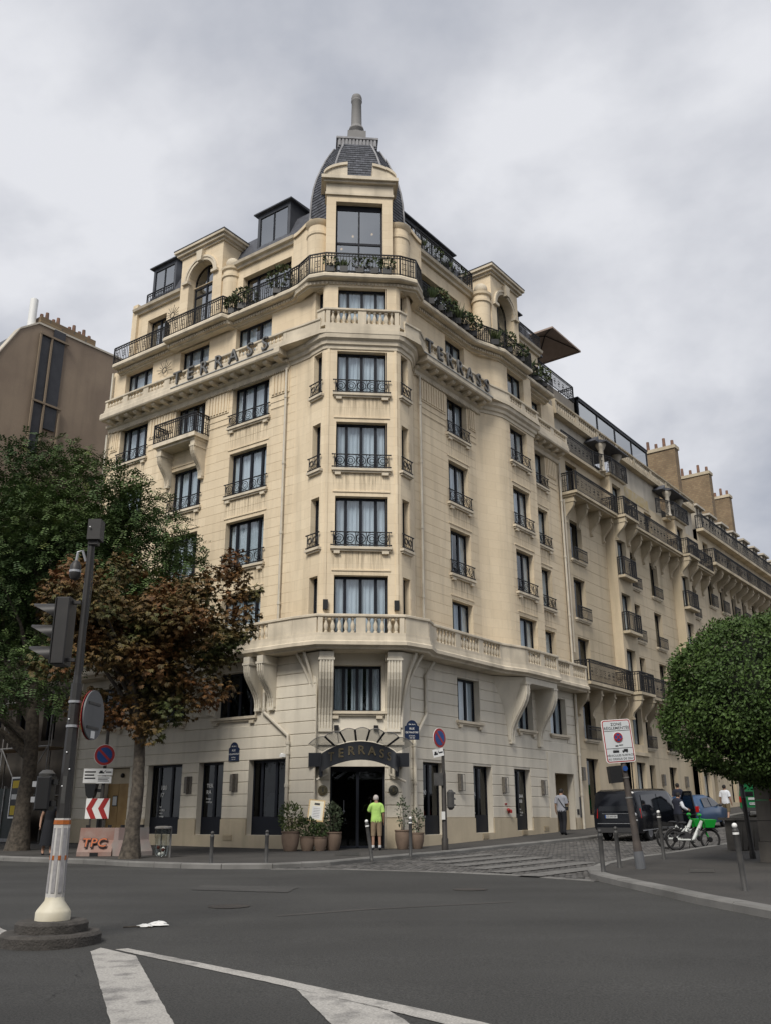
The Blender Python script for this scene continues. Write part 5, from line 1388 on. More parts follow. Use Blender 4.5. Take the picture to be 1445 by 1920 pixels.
# ------------------------------------------------------------------ bollards
mat('bollard', (0.045, 0.045, 0.045), .5, (0.07, 0.068, 0.065), 6, .6)
def bollard_meshes(h, white):
    b = MB(None, True).lathe([(.062, -.05), (.062, 0), (.05, .02), (.05, h - .17), (.056, h - .16), (.056, h - .13), (.042, h - .11), (.042, h - .09)], seg=14).mesh('bollard_post', 'bollard')
    k = MB(None, True).sphere((0, 0, h - .055), .046, 14, 9).mesh('ball_top', 'white' if white else 'bollard')
    r = MB(None, True).lathe([(.054, h - .2), (.054, h - .15)], seg=14, cap=False).mesh('reflective_band', 'white') if white else None
    return b, k, r
def bollard(x, y, h, white, label, tilt=(0, 0)):
    key = ('b', round(h, 2), white)
    if key not in WC: WC[key] = bollard_meshes(h, white)
    M = T3(x, y, G(x, y) + .12) @ Matrix.Rotation(R_(tilt[0]), 4, 'Y') @ Matrix.Rotation(R_(tilt[1]), 4, 'X')
    r = thing('bollard', None, label, 'bollard', 'bollards along the kerbs', M)
    for nm, me in zip(('post', 'ball_top', 'reflective_band'), WC[key]):
        if me: place(nm, me, r, M)
bollard(-4.52, 25.0, .80, False, 'dark ball-topped bollard in front of the left shop windows, nearer the tree')
bollard(-3.11, 25.1, .82, False, 'dark ball-topped bollard in front of the left shop windows, nearer the entrance')
bollard(-.40, 26.6, 1.06, True, 'leaning white-topped bollard in front of the man in the lime shirt', (-8.5, 0))
bollard(.69, 28.6, 1.1, True, 'white-topped bollard in front of the pots right of the entrance')
bollard(4.68, 21.1, .9, False, 'dark grey bollard at the rounded kerb, leftmost on the right pavement', (-1.5, 0))
bollard(5.42, 22.7, .92, False, 'dark grey bollard at the rounded kerb, second from the left on the right pavement', (-2, 0))
bollard(6.13, 23.6, 1.22, True, 'white-topped bollard just behind the zone sign post', (-.5, 0))
bollard(7.39, 25.9, 1.26, True, 'white-topped bollard in front of the parked electric bikes', (-2, 0))
bollard(6.06, 16.6, 1.1, True, 'white-topped bollard standing alone nearest the camera on the right pavement', (-3, 0))
# ------------------------------------------------------------------ street signs
mat('signred', (0.34, 0.025, 0.025), .45); mat('signblue', (0.015, 0.06, 0.22), .45); mat('signback', (0.125, 0.13, 0.14), .5, (0.10, 0.105, 0.11), 3, .6)
mat('polebrown', (0.030, 0.027, 0.025), .6, (0.045, 0.04, 0.036), 5, .7)
def disc(T, r, m, parent, name, y, th=.012, seg=28):
    MB(T @ T3(0, y, 0) @ Matrix.Rotation(R_(90), 4, 'X'), True).lathe([(r, 0), (r, th)], seg=seg).build(name, m, parent)
def noparking(T, r, parent, cross=False):
    disc(T, r, 'white', parent, 'sign_rim', .0); disc(T, r * .96, 'signred', parent, 'sign_face', -.013, .008); disc(T, r * .72, 'signblue', parent, 'sign_field', -.022, .008)
    for a in ((45, -45) if cross else (-45,)):
        MB(T @ T3(0, -.036, 0) @ Matrix.Rotation(R_(-a), 4, 'Y')).box(-r * .74, r * .74, 0, .006 + (.001 if a > 0 else 0), -r * .11, r * .11).build('sign_bar', 'signred', parent)
def towplate(T, w, h, parent, lines=False):
    MB(T).box(-w / 2, w / 2, 0, .015, -h / 2, h / 2).build('plate', 'white', parent)
    if not lines:
        k = MB(T); s = w * .42
        k.box(-s, -s * .15, -.006, 0, -h * .22, -.02 * h).box(-s * .85, -s * .4, -.006, 0, -h * .02, h * .2).box(s * .1, s, -.006, 0, -h * .1, h * .06)
        k.prism([(-s * .15, h * .05), (s * .1, h * .25), (s * .14, h * .2), (-s * .08, h * -.02)], -.006, 0, 'y')
        k.build('tow_symbol', 'black', parent)
    else:
        for i in range(3): MB(T).box(-w * .4, w * (.36 - .1 * (i % 2)), -.006, 0, h * (.22 - .22 * i), h * (.22 - .22 * i) + h * .09).build('text_line', 'black', parent)
# right of the entrance
x, y = 1.88, 31.45; g = G(x, y) + .12
NP = thing('no_parking_sign', (x, y, g), 'round red and blue no-parking sign on dark pole right of the entrance', 'sign')
MB(None, True).lathe([(.11, 0), (.11, .35), (.085, .4), (.075, 2.4), (.055, 2.5), (.05, 3.2)], (x, y, g), 12).build('pole', 'polebrown', NP)
T = frame((x - .12, y - .12, 0), (math.cos(R_(48)), math.sin(R_(48)))) @ T3(0, 0, g + 3.55)
noparking(T, .33, NP)
T = frame((x - .12, y - .13, 0), (math.cos(R_(30)), math.sin(R_(30)))) @ T3(-.05, 0, g + 3.07) @ Matrix.Rotation(R_(-12), 4, 'Y')
towplate(T, .42, .26, NP)
PSG = thing('pedestrian_signal', (x + .2, y, g + 1.6), 'black pedestrian signal boxes on the no-parking pole', 'signal')
MB().box(x - .32, x - .02, y - .14, y + .14, g + 2.02, g + 2.42).build('back_box', 'bollard', PSG)
MB(None, True).lathe([(.05, 0), (.12, .08), (.12, .56), (.05, .64)], (x + .22, y + .02, g + 1.25), 10).build('signal_body', 'bollard', PSG)
for z in (.12, .32, .5): MB(None, True).lathe([(.06, 0), (.05, .06)], (x + .33, y + .02, g + 1.25 + z), 8).build('hinge', 'bollard', PSG)
MB().box(x - .1, x + .02, y - .13, y - .1, g + .95, g + 1.2).build('push_button', 'paper', PSG)
# left street
x, y = -9.0, 30.1; g = G(x, y) + .12
NP = thing('no_parking_sign', (x, y, g), 'round red and blue no-parking sign with tow plate on the left street', 'sign')
MB(None, True).lathe([(.12, 0), (.1, 1.6), (.06, 1.7), (.05, 4.6)], (x, y, g), 10).build('pole', 'polebrown', NP)
T = frame((x, y - .13, 0), (1, .12)) @ T3(0, 0, g + 2.98); noparking(T, .33, NP)
T = frame((x + .06, y - .12, 0), (1, .12)) @ T3(0, 0, g + 2.46); towplate(T, .46, .21, NP)
T = frame((x + .04, y - .12, 0), (1, .12)) @ T3(0, 0, g + 2.22); towplate(T, .46, .21, NP, True)
T = frame((x - .42, y - .05, 0), (1, .12)) @ T3(0, 0, g + 2.35); towplate(T, .44, .44, NP, True)
PSG = thing('pedestrian_signal', (x - .35, y, g + 1.7), 'black pedestrian signal hood hanging on the left no-parking pole', 'signal')
MB().prism([(x - .55, g + 2.1), (x - .18, g + 2.1), (x - .24, g + 1.72), (x - .36, g + 1.62), (x - .48, g + 1.75)], y - .15, y + .15, 'y').build('signal_body', 'black', PSG)
MB().box(x - .2, x - .05, y - .03, y + .03, g + 1.85, g + 1.95).build('bracket', 'black', PSG)
# chevron board
CV = thing('chevron_sign', (x + .1, y - .5, g), 'red and white double chevron board pointing left', 'sign')
T = frame((x + .02, y - .45, 0), (1, .10)) @ T3(0, 0, g + 1.35)
MB(T).box(-.36, .36, 0, .02, -.3, .3).build('board', 'white', CV)
for x0 in (-.34, .02):
    MB(T).prism([(x0, 0), (x0 + .16, .3), (x0 + .32, .3), (x0 + .17, 0), (x0 + .32, -.3), (x0 + .16, -.3)], -.008, 0, 'y').build('chevron', 'signred', CV)
for xx in (-.2, .2): MB(T).box(xx - .03, xx + .03, .02, .06, -1.3, .34).build('post', 'polebrown', CV)
# plastic barrier blocks with graffiti
mat('barrier', (0.27, 0.155, 0.125), .7, (0.30, 0.22, 0.19), 3.0, .9, .6); mat('barrier_pale', (0.28, 0.26, 0.24), .75, (0.30, 0.22, 0.2), 2, .9, .4); mat('graffiti', (0.42, 0.10, 0.02), .6); mat('graffiti_line', (0.05, 0.02, 0.02), .6)
def barrier(cx, cy, ang, m, label, w=1.25, gr=False):
    F = frame((cx, cy, 0), (math.cos(R_(ang)), math.sin(R_(ang)))) @ T3(0, 0, G(cx, cy) + .12)
    r = thing('road_barrier', F.translation, label, 'barrier')
    MB(F).prism([(-.34, 0), (-.34, .12), (-.12, .45), (-.10, .8), (.10, .8), (.12, .45), (.34, .12), (.34, 0)], -w / 2, w / 2, 'x').build('block', m, r)
    MB(F).box(-.12, .12, -.36, -.3, 0, .1).build('drain_slot', 'black', r)
    for q in (-1, 1): MB(F).box(q * w * .32 - .05, q * w * .32 + .05, -.04, .04, .8, .88).build('lug', 'black', r)
    if gr:
        Fg = F @ T3(-.02, -.265, .36) @ Matrix.Rotation(R_(-33), 4, 'X')
        place('graffiti_outline', textmesh('TPC', .40, 'graffiti_line', .012, .02), r, Fg)
        place('graffiti_letters', textmesh('TPC', .40, 'graffiti', .016, 0), r, Fg @ T3(0, -.006, 0))
barrier(-8.75, 29.2, 4, 'barrier', 'pinkish barrier block with orange graffiti letters', 1.02, True)
barrier(-7.75, 29.3, 50, 'barrier_pale', 'pale grey barrier block beside the chestnut trunk', 1.1)
# transparent bin bag holder
BH = thing('bin_bag_holder', (-6.47, 27.9, G(-6.47, 27.9) + .12), 'grey ring bin holder with hanging clear bag by the trunk', 'litter bin')
x, y, g = -6.47, 27.9, G(-6.47, 27.9) + .12
glassmat('clearbag', (0.82, 0.84, 0.82), .12)
MB(None, True).lathe([(.22, .78), (.25, .80), (.25, .84), (.2, .86), (.05, .87)], (x, y, g), 16).build('lid_ring', 'steel', BH)
MB(None, True).tube([(x + .2, y + .1, g), (x + .2, y + .1, g + .82)], .03, 8).tube([(x - .1, y + .22, g), (x - .1, y + .22, g + .82)], .02, 8).build('post', 'steel', BH)
bag = MB(None, True).lathe([(.2, .79), (.215, .6), (.19, .4), (.2, .2), (.15, .06), (.001, .04)], (x - .02, y, g), 14)
bag.v = [(a + random.uniform(-.012, .012), b + random.uniform(-.012, .012), c_) for a, b, c_ in bag.v]
bag.build('bag', 'clearbag', BH)
for i in range(7): MB(None, True).sphere((x - .05 + random.uniform(-.09, .09), y + random.uniform(-.08, .08), g + .1 + i * .03), .05, 6, 5).build('rubbish', random.choice(['paper', 'darkred', 'white']), BH)
# zone sign on the right pavement
x, y = 5.81, 22.3; g = G(x, y) + .12
ZN = thing('zone_sign', (x, y, g), 'white red-bordered regulated zone sign on leaning brown post', 'sign')
tl = Matrix.Translation((x, y, g)) @ Matrix.Rotation(R_(-5.0), 4, 'Y')
mat('post_brown', (0.085, 0.07, 0.06), .7, (0.05, 0.042, 0.038), 4, .8, bump=.3, bscale=30)
MB(tl, True).lathe([(.11, 0), (.10, .55), (.085, .6), (.075, 1.3), (.07, 2.3), (.05, 2.45), (.045, 3.2)], seg=12).build('post', 'post_brown', ZN)
for z in (1.55, 2.0): MB(tl, True).lathe([(.085, z), (.085, z + .03)], seg=12).build('clamp', 'steel', ZN)
MB(tl).lathe([(.115, 0), (.115, .38)], seg=12, cap=False).build('peeling_base', 'paper' if False else 'signback', ZN)
T = tl @ T3(-.05, -.09, 2.86) @ Matrix.Rotation(R_(6), 4, 'Z') @ Matrix.Rotation(R_(1.0), 4, 'Y')
def rrect(w, h, r):
    p = []
    for cx, cz, a0 in ((w / 2 - r, h / 2 - r, 0), (-w / 2 + r, h / 2 - r, 90), (-w / 2 + r, -h / 2 + r, 180), (w / 2 - r, -h / 2 + r, 270)):
        p += [(cx + r * math.cos(R_(a0 + k * 22.5)), cz + r * math.sin(R_(a0 + k * 22.5))) for k in range(5)]
    return p
MB(T).prism(rrect(.72, 1.0, .07), 0, .025, 'y').build('panel', 'white', ZN)
MB(T).prism(rrect(.69, .97, .06), -.003, 0, 'y').build('border', 'signred', ZN)
mat('signwhite', (0.55, 0.57, 0.58), .5)
MB(T).prism(rrect(.645, .925, .045), -.006, -.003, 'y').build('field', 'signwhite', ZN)
for tx, s, z in (('ZONE', .095, .385), ('RÉGLEMENTÉE', .092, .295), ('VÉHICULES SURFACE', .066, -.335), ('AU DESSUS DE 20m²', .066, -.415)):
    place('lettering', textmesh(tx, s, 'black', 0, .001, 1.08), ZN, T @ T3(0, -.009, z))
for z in (.235, -.17): MB(T).box(-.32, .32, -.008, -.006, z - .006, z + .006).build('divider', 'black', ZN)
noparking(T @ T3(0, -.008, .085), .115, ZN, True)
towplate_ = MB(T); towplate_.box(-.09, -.02, -.009, -.006, -.13, -.10).box(.0, .10, -.009, -.006, -.11, -.09).build('tow_symbol', 'black', ZN)
MB(T).box(-.17, -.02, -.009, -.006, -.27, -.22).box(-.16, -.03, -.009, -.006, -.21, -.20).build('coach_symbol', 'black', ZN)
MB(T).box(.10, .20, -.009, -.006, -.26, -.195).box(.06, .10, -.009, -.006, -.26, -.225).build('lorry_symbol', 'black', ZN)
for xx in (.085, .17): disc(T @ T3(xx, 0, -.265), .018, 'black', ZN, 'lorry_wheel', -.0065, .003, 10)
ZS = thing('pedestrian_signal', tl @ Vector((-.12, 0, 2.1)), 'black pedestrian signal box below the zone sign', 'signal')
MB(tl).box(-.38, -.1, -.12, .15, 1.92, 2.3).build('signal_body', 'black', ZS)
disc(tl @ T3(.0, -.1, 2.22), .06, 'signblue', ZS, 'sticker', 0, .01, 14)
# lone dark pole and stone pier at right
x, y = 9.77, 25.9; g = G(x, y) + .12
DP = thing('dark_pole', (x, y, g), 'slim dark pole with stickers rising into the clipped tree', 'pole')
MB(Matrix.Translation((x, y, g)) @ Matrix.Rotation(R_(-2.5), 4, 'Y'), True).lathe([(.085, 0), (.085, .15), (.065, .2), (.06, 3.2)], seg=12).build('shaft', 'polebrown', DP)
MB(Matrix.Translation((x, y, g)) @ Matrix.Rotation(R_(-2.5), 4, 'Y'), True).lathe([(.064, 1.55), (.063, 1.85)], seg=12, cap=False).build('sticker', 'signback', DP)
mat('pier', (0.165, 0.15, 0.13), .9, (0.12, 0.11, 0.095), 1.5, .8, .4, .3, 30)
x, y = 9.85, 24.35; g = G(x, y) + .12
PR = thing('gate_pier', (x, y, g), 'grey stone gate pier of stacked blocks at the right edge', 'pier')
Fq = frame((x, y, g), (1, .25))
for i in range(5):
    z0 = i * .5; w = .30 if i != 0 else .33
    MB(Fq).cbox(-w, w + .1, -w, w, z0, z0 + .485, .02).build('stone_block', 'pier', PR)
MB(Fq).box(-.38, .46, -.38, .38, 2.5, 2.62).build('cap', 'pier', PR)
mat('plantergrey', (0.055, 0.052, 0.048), .8, (0.08, 0.075, 0.068), 3, .7)
x, y = 11.3, 29.6; g = G(x, y) + .12
SK = thing('slatted_planter', (x, y, g), 'dark slatted wooden planter box beside the stone pier', 'planter')
Fk = frame((x, y, g), (DRx * .4 + .8, DRy * .4))
for i in range(9): 
    MB(Fk @ T3(-.9 + .2 * i, 0, 0)).hexa([(.02, -.28, 0), (.18, -.28, 0), (.18, -.24, 0), (.02, -.24, 0), (.0, -.42, .85), (.2, -.42, .85), (.2, -.38, .85), (.0, -.38, .85)]).build('slat', 'plantergrey', SK)
MB(Fk).box(-.95, 1.0, -.44, .44, .85, .93).box(-.85, .9, -.24, .26, 0, .85).build('box', 'plantergrey', SK)
# ------------------------------------------------------------------ pots and menu stand by the entrance
mat('terracotta', (0.215, 0.155, 0.115), .9, (0.14, 0.10, 0.075), 2.2, .9, .5, .4, 30)
mat('soil', (0.04, 0.03, 0.02), .95)
def leafmat(name, c1, c2, c3=None, sc=1.2, isl=.45):
    m = mat(name, c1, .6, c2, sc, .9, island=isl, spec=.3)
    return m
leafmat('leaf_dark', (0.035, 0.060, 0.022), (0.055, 0.085, 0.028)); leafmat('leaf_olive', (0.075, 0.095, 0.055), (0.05, 0.075, 0.035))
leafmat('leaf_yellow', (0.10, 0.12, 0.03), (0.06, 0.09, 0.03)); mat('bark', (0.11, 0.092, 0.072), .95, (0.045, 0.038, 0.031), 9, .9, bump=1.0, bscale=14)
def leaf_quad(mb, p, d, n, l, w):
    """pointed folded leaf from p along d"""
    s = d.cross(n)
    if s.length < 1e-4: s = Vector((1, 0, 0))
    s.normalize()
    a = p; b = p + d * l * .5 + s * w + n * l * .05; c = p + d * l; e = p + d * l * .5 - s * w + n * l * .05
    k = len(mb.v)
    mb.v += [tuple(a), tuple(b), tuple(c), tuple(e)]; mb.f.append((k, k + 1, k + 2, k + 3))
def rv():
    while True:
        v = Vector((random.uniform(-1, 1), random.uniform(-1, 1), random.uniform(-1, 1)))
        if .05 < v.length < 1: return v.normalized()
def bush(parent, c, rx, rz, n, leaf, m, name='foliage', flat=1.0, gaps=.0):
    mb = MB()
    for i in range(n):
        u = rv(); r = random.uniform(.35, 1) ** .6
        p = Vector((c[0] + u.x * rx * r, c[1] + u.y * rx * flat * r, c[2] + u.z * rz * r))
        d = (u * .8 + rv() * .8 + Vector((0, 0, .3))).normalized(); nn = (rv() + Vector((0, 0, .8))).normalized()
        leaf_quad(mb, p, d, nn, leaf * random.uniform(.7, 1.2), leaf * .22)
    return mb.build(name, m, parent)
def pot(x, y, h, r, label, plant, hp, rp, m, n, stem=0.0):
    g = G(x, y) + .12
    t = thing('potted_plant', (x, y, g), label, 'plant', 'potted plants at the entrance')
    MB(None, True).lathe([(r * .66, 0), (r * .72, .03), (r * .95, h * .45), (r, h * .75), (r * .96, h * .9), (r * 1.04, h * .93), (r * 1.04, h), (r * .92, h), (r * .9, h * .9)], (x, y, g), 20).build('pot', 'terracotta', t)
    MB(None, True).lathe([(r * .9, 0), (.001, .01)], (x, y, g + h * .92), 14, cap=False).build('soil', 'soil', t)
    z = g + h + stem
    for k in range(5):
        a = 6.28 * k / 5; MB(None, True).tube([(x + .04 * math.cos(a), y + .04 * math.sin(a), g + h * .9), (x + rp * .35 * math.cos(a), y + rp * .35 * math.sin(a), z + hp * .6)], [.014, .006], 5).build('stem', 'bark', t)
    bush(t, (x, y, z + hp * .45), rp * .84, hp * .52, int(n * .8), .11, m)
def px(X, Y): return gpx(X, Y)
pot(-3.15, 32.0 - .35, .62, .30, 'large terracotta pot with leafy shrub, leftmost by the entrance', 0, .95, .48, 'leaf_yellow', 800)
pot(-2.60, 31.75, .45, .25, 'small terracotta pot with low shrub, second from left', 0, .6, .36, 'leaf_dark', 560)
pot(-2.17, 31.72, .44, .22, 'small terracotta pot with little bush, third from left', 0, .4, .26, 'leaf_dark', 360)
pot(-1.78, 32.05, .58, .29, 'terracotta pot with grey-green shrub just left of the door', 0, .95, .36, 'leaf_olive', 700)
pot(.52, 32.35, .62, .26, 'tall terracotta pot with sparse olive sapling right of the door', 0, 1.0, .27, 'leaf_olive', 170, .1)
pot(1.02, 32.6, .52, .23, 'terracotta pot with thin young olive behind the white-topped bollard', 0, .75, .26, 'leaf_olive', 190, .05)
x, y = -2.32, 31.95; g = G(x, y) + .12
MS = thing('menu_stand', (x, y, g), 'lit brass menu stand among the pots left of the door', 'menu stand')
MB(None, True).tube([(x, y, g), (x, y, g + .95)], .018, 8).lathe([(.16, 0), (.14, .03), (.02, .05)], (x, y, g), 14).build('post', 'bronze', MS)
T = frame((x, y - .03, 0), (1, .08)) @ T3(-.02, 0, g + 1.26) @ Matrix.Rotation(R_(-18), 4, 'X') @ Matrix.Rotation(R_(6), 4, 'Y')
mat('brass', (0.45, 0.32, 0.16), .4, (0.36, 0.26, 0.13), 6, .6, metal=.5); mat('menulit', (0.75, 0.70, 0.55), .7, emit=.12)
MB(T).box(-.27, .27, 0, .06, -.36, .36).build('case', 'brass', MS); MB(T).box(-.23, .23, -.006, 0, -.32, .32).build('panel', 'menulit', MS)
MB(T).box(-.14, .16, -.012, -.006, -.28, .14).build('menu_sheet', 'white', MS); MB(T).box(-.08, .1, -.012, -.006, .18, .25).build('menu_header', 'black', MS)
for i in range(6): MB(T).box(-.1, .12, -.015, -.012, -.22 + i * .055, -.21 + i * .055).build('menu_line', 'steel', MS)
# ------------------------------------------------------------------ traffic light on its island
mat('concrete', (0.075, 0.068, 0.062), .95, (0.05, 0.046, 0.042), 9, .9, bump=.9, bscale=45)
mat('cream', (0.66, 0.62, 0.50), .55, (0.55, 0.5, 0.38), 3, .6, .25)
mat('sleeve', (0.58, 0.57, 0.55), .5, (0.48, 0.46, 0.43), 5, .7, .45); mat('reflector', (0.34, 0.33, 0.34), .35, (0.27, 0.265, 0.27), 20, .6)
mat('strap', (0.42, 0.12, 0.02), .5, (0.30, 0.09, 0.02), 8, .6); mat('polegrey', (0.024, 0.0235, 0.024), .5, (0.034, 0.032, 0.031), 3, .7, .3)
mat('alu', (0.42, 0.43, 0.45), .4, metal=.5)
IX, IY = -3.92, 11.6; ig = G(IX, IY)
ISL = thing('traffic_island', (IX, IY, ig), 'small round two-step aggregate concrete island under the traffic light', 'traffic island')
for r, z0, z1, nm in ((.57, -.03, .13, 'lower_ring'), (.41, .13, .25, 'upper_ring')):
    m_ = MB(None, True).lathe([(r, z0), (r, z1 - .03), (r - .03, z1), (.001, z1)], (IX, IY, ig), 40)
    m_.v = [(a + random.uniform(-.004, .004), b + random.uniform(-.004, .004), c_ + random.uniform(-.003, .003)) for a, b, c_ in m_.v]
    m_.build(nm, 'concrete', ISL)
TL = thing('traffic_light', (IX, IY, ig + .25), 'dark traffic light pole with white orange-strapped sleeve on the island', 'traffic light')
b0 = ig + .25
MB(None, True).lathe([(.20, 0), (.20, .085), (.188, .11), (.112, .21), (.106, .25)], (IX, IY, b0), 32).build('base_cover', 'cream', TL)
def octo(r0, r1, z0, z1, seg=8, a=R_(22.5)): 
    return MB().lathe([(r0, z0), (r1, z1)], (IX, IY, b0), seg, a, a + 2 * math.pi)
octo(.108, .094, .22, 1.13).build('sleeve', 'sleeve', TL)
for i in range(8):
    a = R_(22.5 + 45 * i + 22.5)
    F = frame((IX, IY, b0), (-math.sin(a), math.cos(a)))
    r0, r1 = .108 * math.cos(R_(22.5)) + .004, .094 * math.cos(R_(22.5)) + .004
    q = .022
    MB(F).hexa([(-q, -r0 - .003, .30), (q, -r0 - .003, .30), (q, -r0 + .01, .30), (-q, -r0 + .01, .30), (-q * .9, -r1 - .003, 1.02), (q * .9, -r1 - .003, 1.02), (q * .9, -r1 + .01, 1.02), (-q * .9, -r1 + .01, 1.02)]).build('reflective_strip', 'reflector', TL)
for z in (.66, 1.06): octo(.111 - .0155 * z + .006, .111 - .0155 * z + .005, z, z + .05).build('strap', 'strap', TL)
octo(.082, .068, 1.13, 2.75).build('pole', 'polegrey', TL)
octo(.054, .046, 2.75, 2.85, 12).build('pole_collar', 'polegrey', TL)
octo(.046, .043, 2.85, 4.62, 12).build('upper_pole', 'polegrey', TL)
FP = T3(IX, IY, b0)
MB(FP).box(-.04, .13, -.10, .08, 4.64, 4.92).box(-.03, .09, -.06, .06, 4.58, 4.64).build('sensor_box', 'polegrey', TL)
MB(FP, True).sphere((-.0, -.125, 4.8), .012, 6, 4).build('sensor_lens', 'white', TL)
# hanging dome camera
MB(FP, True).tube([(-.05, 0, 4.36), (-.1, -.02, 4.5), (-.16, -.02, 4.48), (-.17, -.02, 4.36)], .018, 6).build('camera_arm', 'alu', TL)
MB(FP, True).lathe([(.03, .14), (.07, .08), (.075, 0), (.075, -.06), (.05, -.11), (.001, -.13)], (-.17, -.02, 4.22), 12).build('dome_camera', 'polegrey', TL)
MB(FP, True).lathe([(.078, -.02), (.078, .01)], (-.17, -.02, 4.22), 12, cap=False).build('camera_band', 'alu', TL)
# three-lamp head facing left
hd = MB(FP).cbox(-.33, -.155, -.14, .14, 2.98, 3.85, .015).build('signal_head', 'polegrey', TL)
MB(FP).box(-.345, -.331, -.14, .14, 2.99, 3.84).build('lamp_panel', 'black', hd)
for z in (3.10, 3.38, 3.66):
    vm = MB(FP, True); n = 10; vs_ = []
    for i in range(n + 1):
        a = R_(-38 + 256 * i / n)
        yv, zv = -.125 * math.cos(a), .125 * math.sin(a)
        vs_ += [(-.345, yv, z + zv), (-.345 - .30 * max(.08, min(1, (math.sin(a) + .62) / 1.3)), yv * .96, z + .01 + zv * .96)]
    vm.add(vs_, [(2 * i, 2 * i + 2, 2 * i + 3, 2 * i + 1) for i in range(n)]).build('visor', 'polegrey', hd)
for z in (3.05, 3.8): MB(FP).box(-.16, -.05, -.03, .03, z - .02, z + .02).build('head_bracket', 'polegrey', TL)
for z_, a_ in ((1.5, 250), (1.9, 262), (2.3, 248), (1.7, 300)):
    MB(FP, True).sphere((.077 * math.cos(R_(a_)), .077 * math.sin(R_(a_)), z_), .011, 6, 4).build('bolt', 'alu', TL)
MB(FP @ Matrix.Rotation(R_(0), 4, 'Z')).box(-.025, .025, -.078, -.070, 1.3, 1.62).build('access_door', 'bollard', TL)
MB(FP, True).tube([(.05, -.03, 4.55), (.075, -.04, 4.0), (.06, -.05, 3.4), (.07, -.05, 2.9)], .009, 5).build('cable', 'black', TL)
# low repeater signal
rp = MB(FP).cbox(-.34, -.16, -.10, .1, 1.22, 1.62, .02).build('repeater_head', 'black', TL)
MB(FP, True).lathe([(.09, 0), (.1, .05), (.06, .09), (.001, .1)], (-.25, 0, 1.60), 12).build('repeater_cap', 'bollard', rp)
for z in (1.34, 1.52): MB(FP).box(-.40, -.34, -.05, .05, z - .025, z + .04).build('repeater_visor', 'alu', rp)
for z in (1.3, 1.55): MB(FP).box(-.17, -.09, -.04, .04, z - .03, z + .03).build('repeater_bracket', 'black', TL)
# round road sign seen from behind
F = frame((IX + .17, IY + .22, 0), (math.cos(R_(84)), math.sin(R_(84)))) @ T3(0, 0, b0 + 2.38)
disc(F, .31, 'signback', TL, 'sign_back', .0, .02, 32)
disc(F @ T3(0, .025, 0), .31, 'signred', TL, 'sign_face', .0, .006, 32)
for z in (.14, -.16):
    MB(F).box(-.2, .16, -.03, -.012, z - .015, z + .015).build('sign_rail', 'bollard', TL)
    MB(FP, True).lathe([(.08, 0), (.08, .03)], (0, 0, 2.38 + z - .015), 12).build('band_clamp', 'alu', TL)
MB(F).box(-.06, .06, -.024, -.021, -.29, -.2).build('sticker', 'white', TL)
# litter on the road
def crumple(X, Y, r, label, m, sx=1.6):
    x, y = gpx(X, Y); mb = MB(None, True).sphere((0, 0, 0), r, 10, 7, sx, 1, .5)
    mb.v = [(a * random.uniform(.8, 1.25) + x, b * random.uniform(.8, 1.25) + y, max(.004, c_ * random.uniform(.7, 1.3) + r * .35) + G(x, y)) for a, b, c_ in mb.v]
    mb.build('litter', m, None, label=label, category='litter', group='litter on the road')
crumple(298, 1737, .075, 'crumpled white paper on the road, larger piece', 'white'); crumple(272, 1739, .05, 'small scrap of white paper beside the larger piece', 'white', 2.0)
x, y = gpx(240, 1740)
MB(None, True).tube([(x - .06, y, G(x, y) + .01), (x + .1, y + .03, G(x, y) + .016), (x + .3, y, G(x, y) + .012)], .008, 5).build('twig', 'bark', None, label='dark twig lying beside the white litter', category='twig')
# manhole plates on the pavements
for X, Y, lb in ((1315, 1633, 'dark rectangular utility plate in the right pavement'), (652, 1602, 'dark utility plate in the pavement before the entrance')):
    a = [gpx(X - 24, Y + 3, .12), gpx(X + 24, Y + 3, .12), gpx(X + 22, Y - 3, .12), gpx(X - 22, Y - 3, .12)]
    sheet('utility_plate', a, .128, 'bollard', None, label=lb, category='utility plate')
# ------------------------------------------------------------------ trees
def crown(parent, lumps, n_sprig, leaf, kind, m, name='crown', droop=.3):
    mb = MB(); tot = sum(l[3] * l[3] for l in lumps)
    for (cx, cy, cz, r) in lumps:
        for i in range(int(n_sprig * r * r / tot)):
            u = rv()
            rad = r * (random.uniform(.55, 1.05) if random.random() < .85 else random.uniform(.2, .6))
            p = Vector((cx + u.x * rad, cy + u.y * rad, cz + u.z * rad * .72))
            d = (Vector((u.x, u.y, u.z * .5)) + rv() * .7 + Vector((0, 0, -droop))).normalized()
            n = (Vector((0, 0, 1)) + rv() * .6).normalized(); s = d.cross(n).normalized(); n = s.cross(d)
            if kind == 'pinnate':
                L = leaf * 2.6
                for k in range(4):
                    q = p + d * (L * (k + .6) / 4) - Vector((0, 0, .25 * L * (k / 4) ** 2))
                    for sg in (-1, 1):
                        leaf_quad(mb, q, (s * sg + d * .45 + rv() * .2).normalized(), n, leaf, leaf * .24)
            elif kind == 'palmate':
                ls = leaf * random.choice((.7, .9, 1.0, 1.15, 1.4))
                for k in range(6):
                    a = R_(-110 + 44 * k); dd = (d * math.cos(a) + s * math.sin(a) + Vector((0, 0, -.45)) + rv() * .12).normalized()
                    leaf_quad(mb, p, dd, n, ls * (1.15 - abs(k - 2.5) * .14), ls * .2)
            else:
                for k in range(4): leaf_quad(mb, p + rv() * leaf * .8, (d + rv() * .8).normalized(), (n + u * .8).normalized(), leaf, leaf * .3)
    return mb.build(name, m, parent)
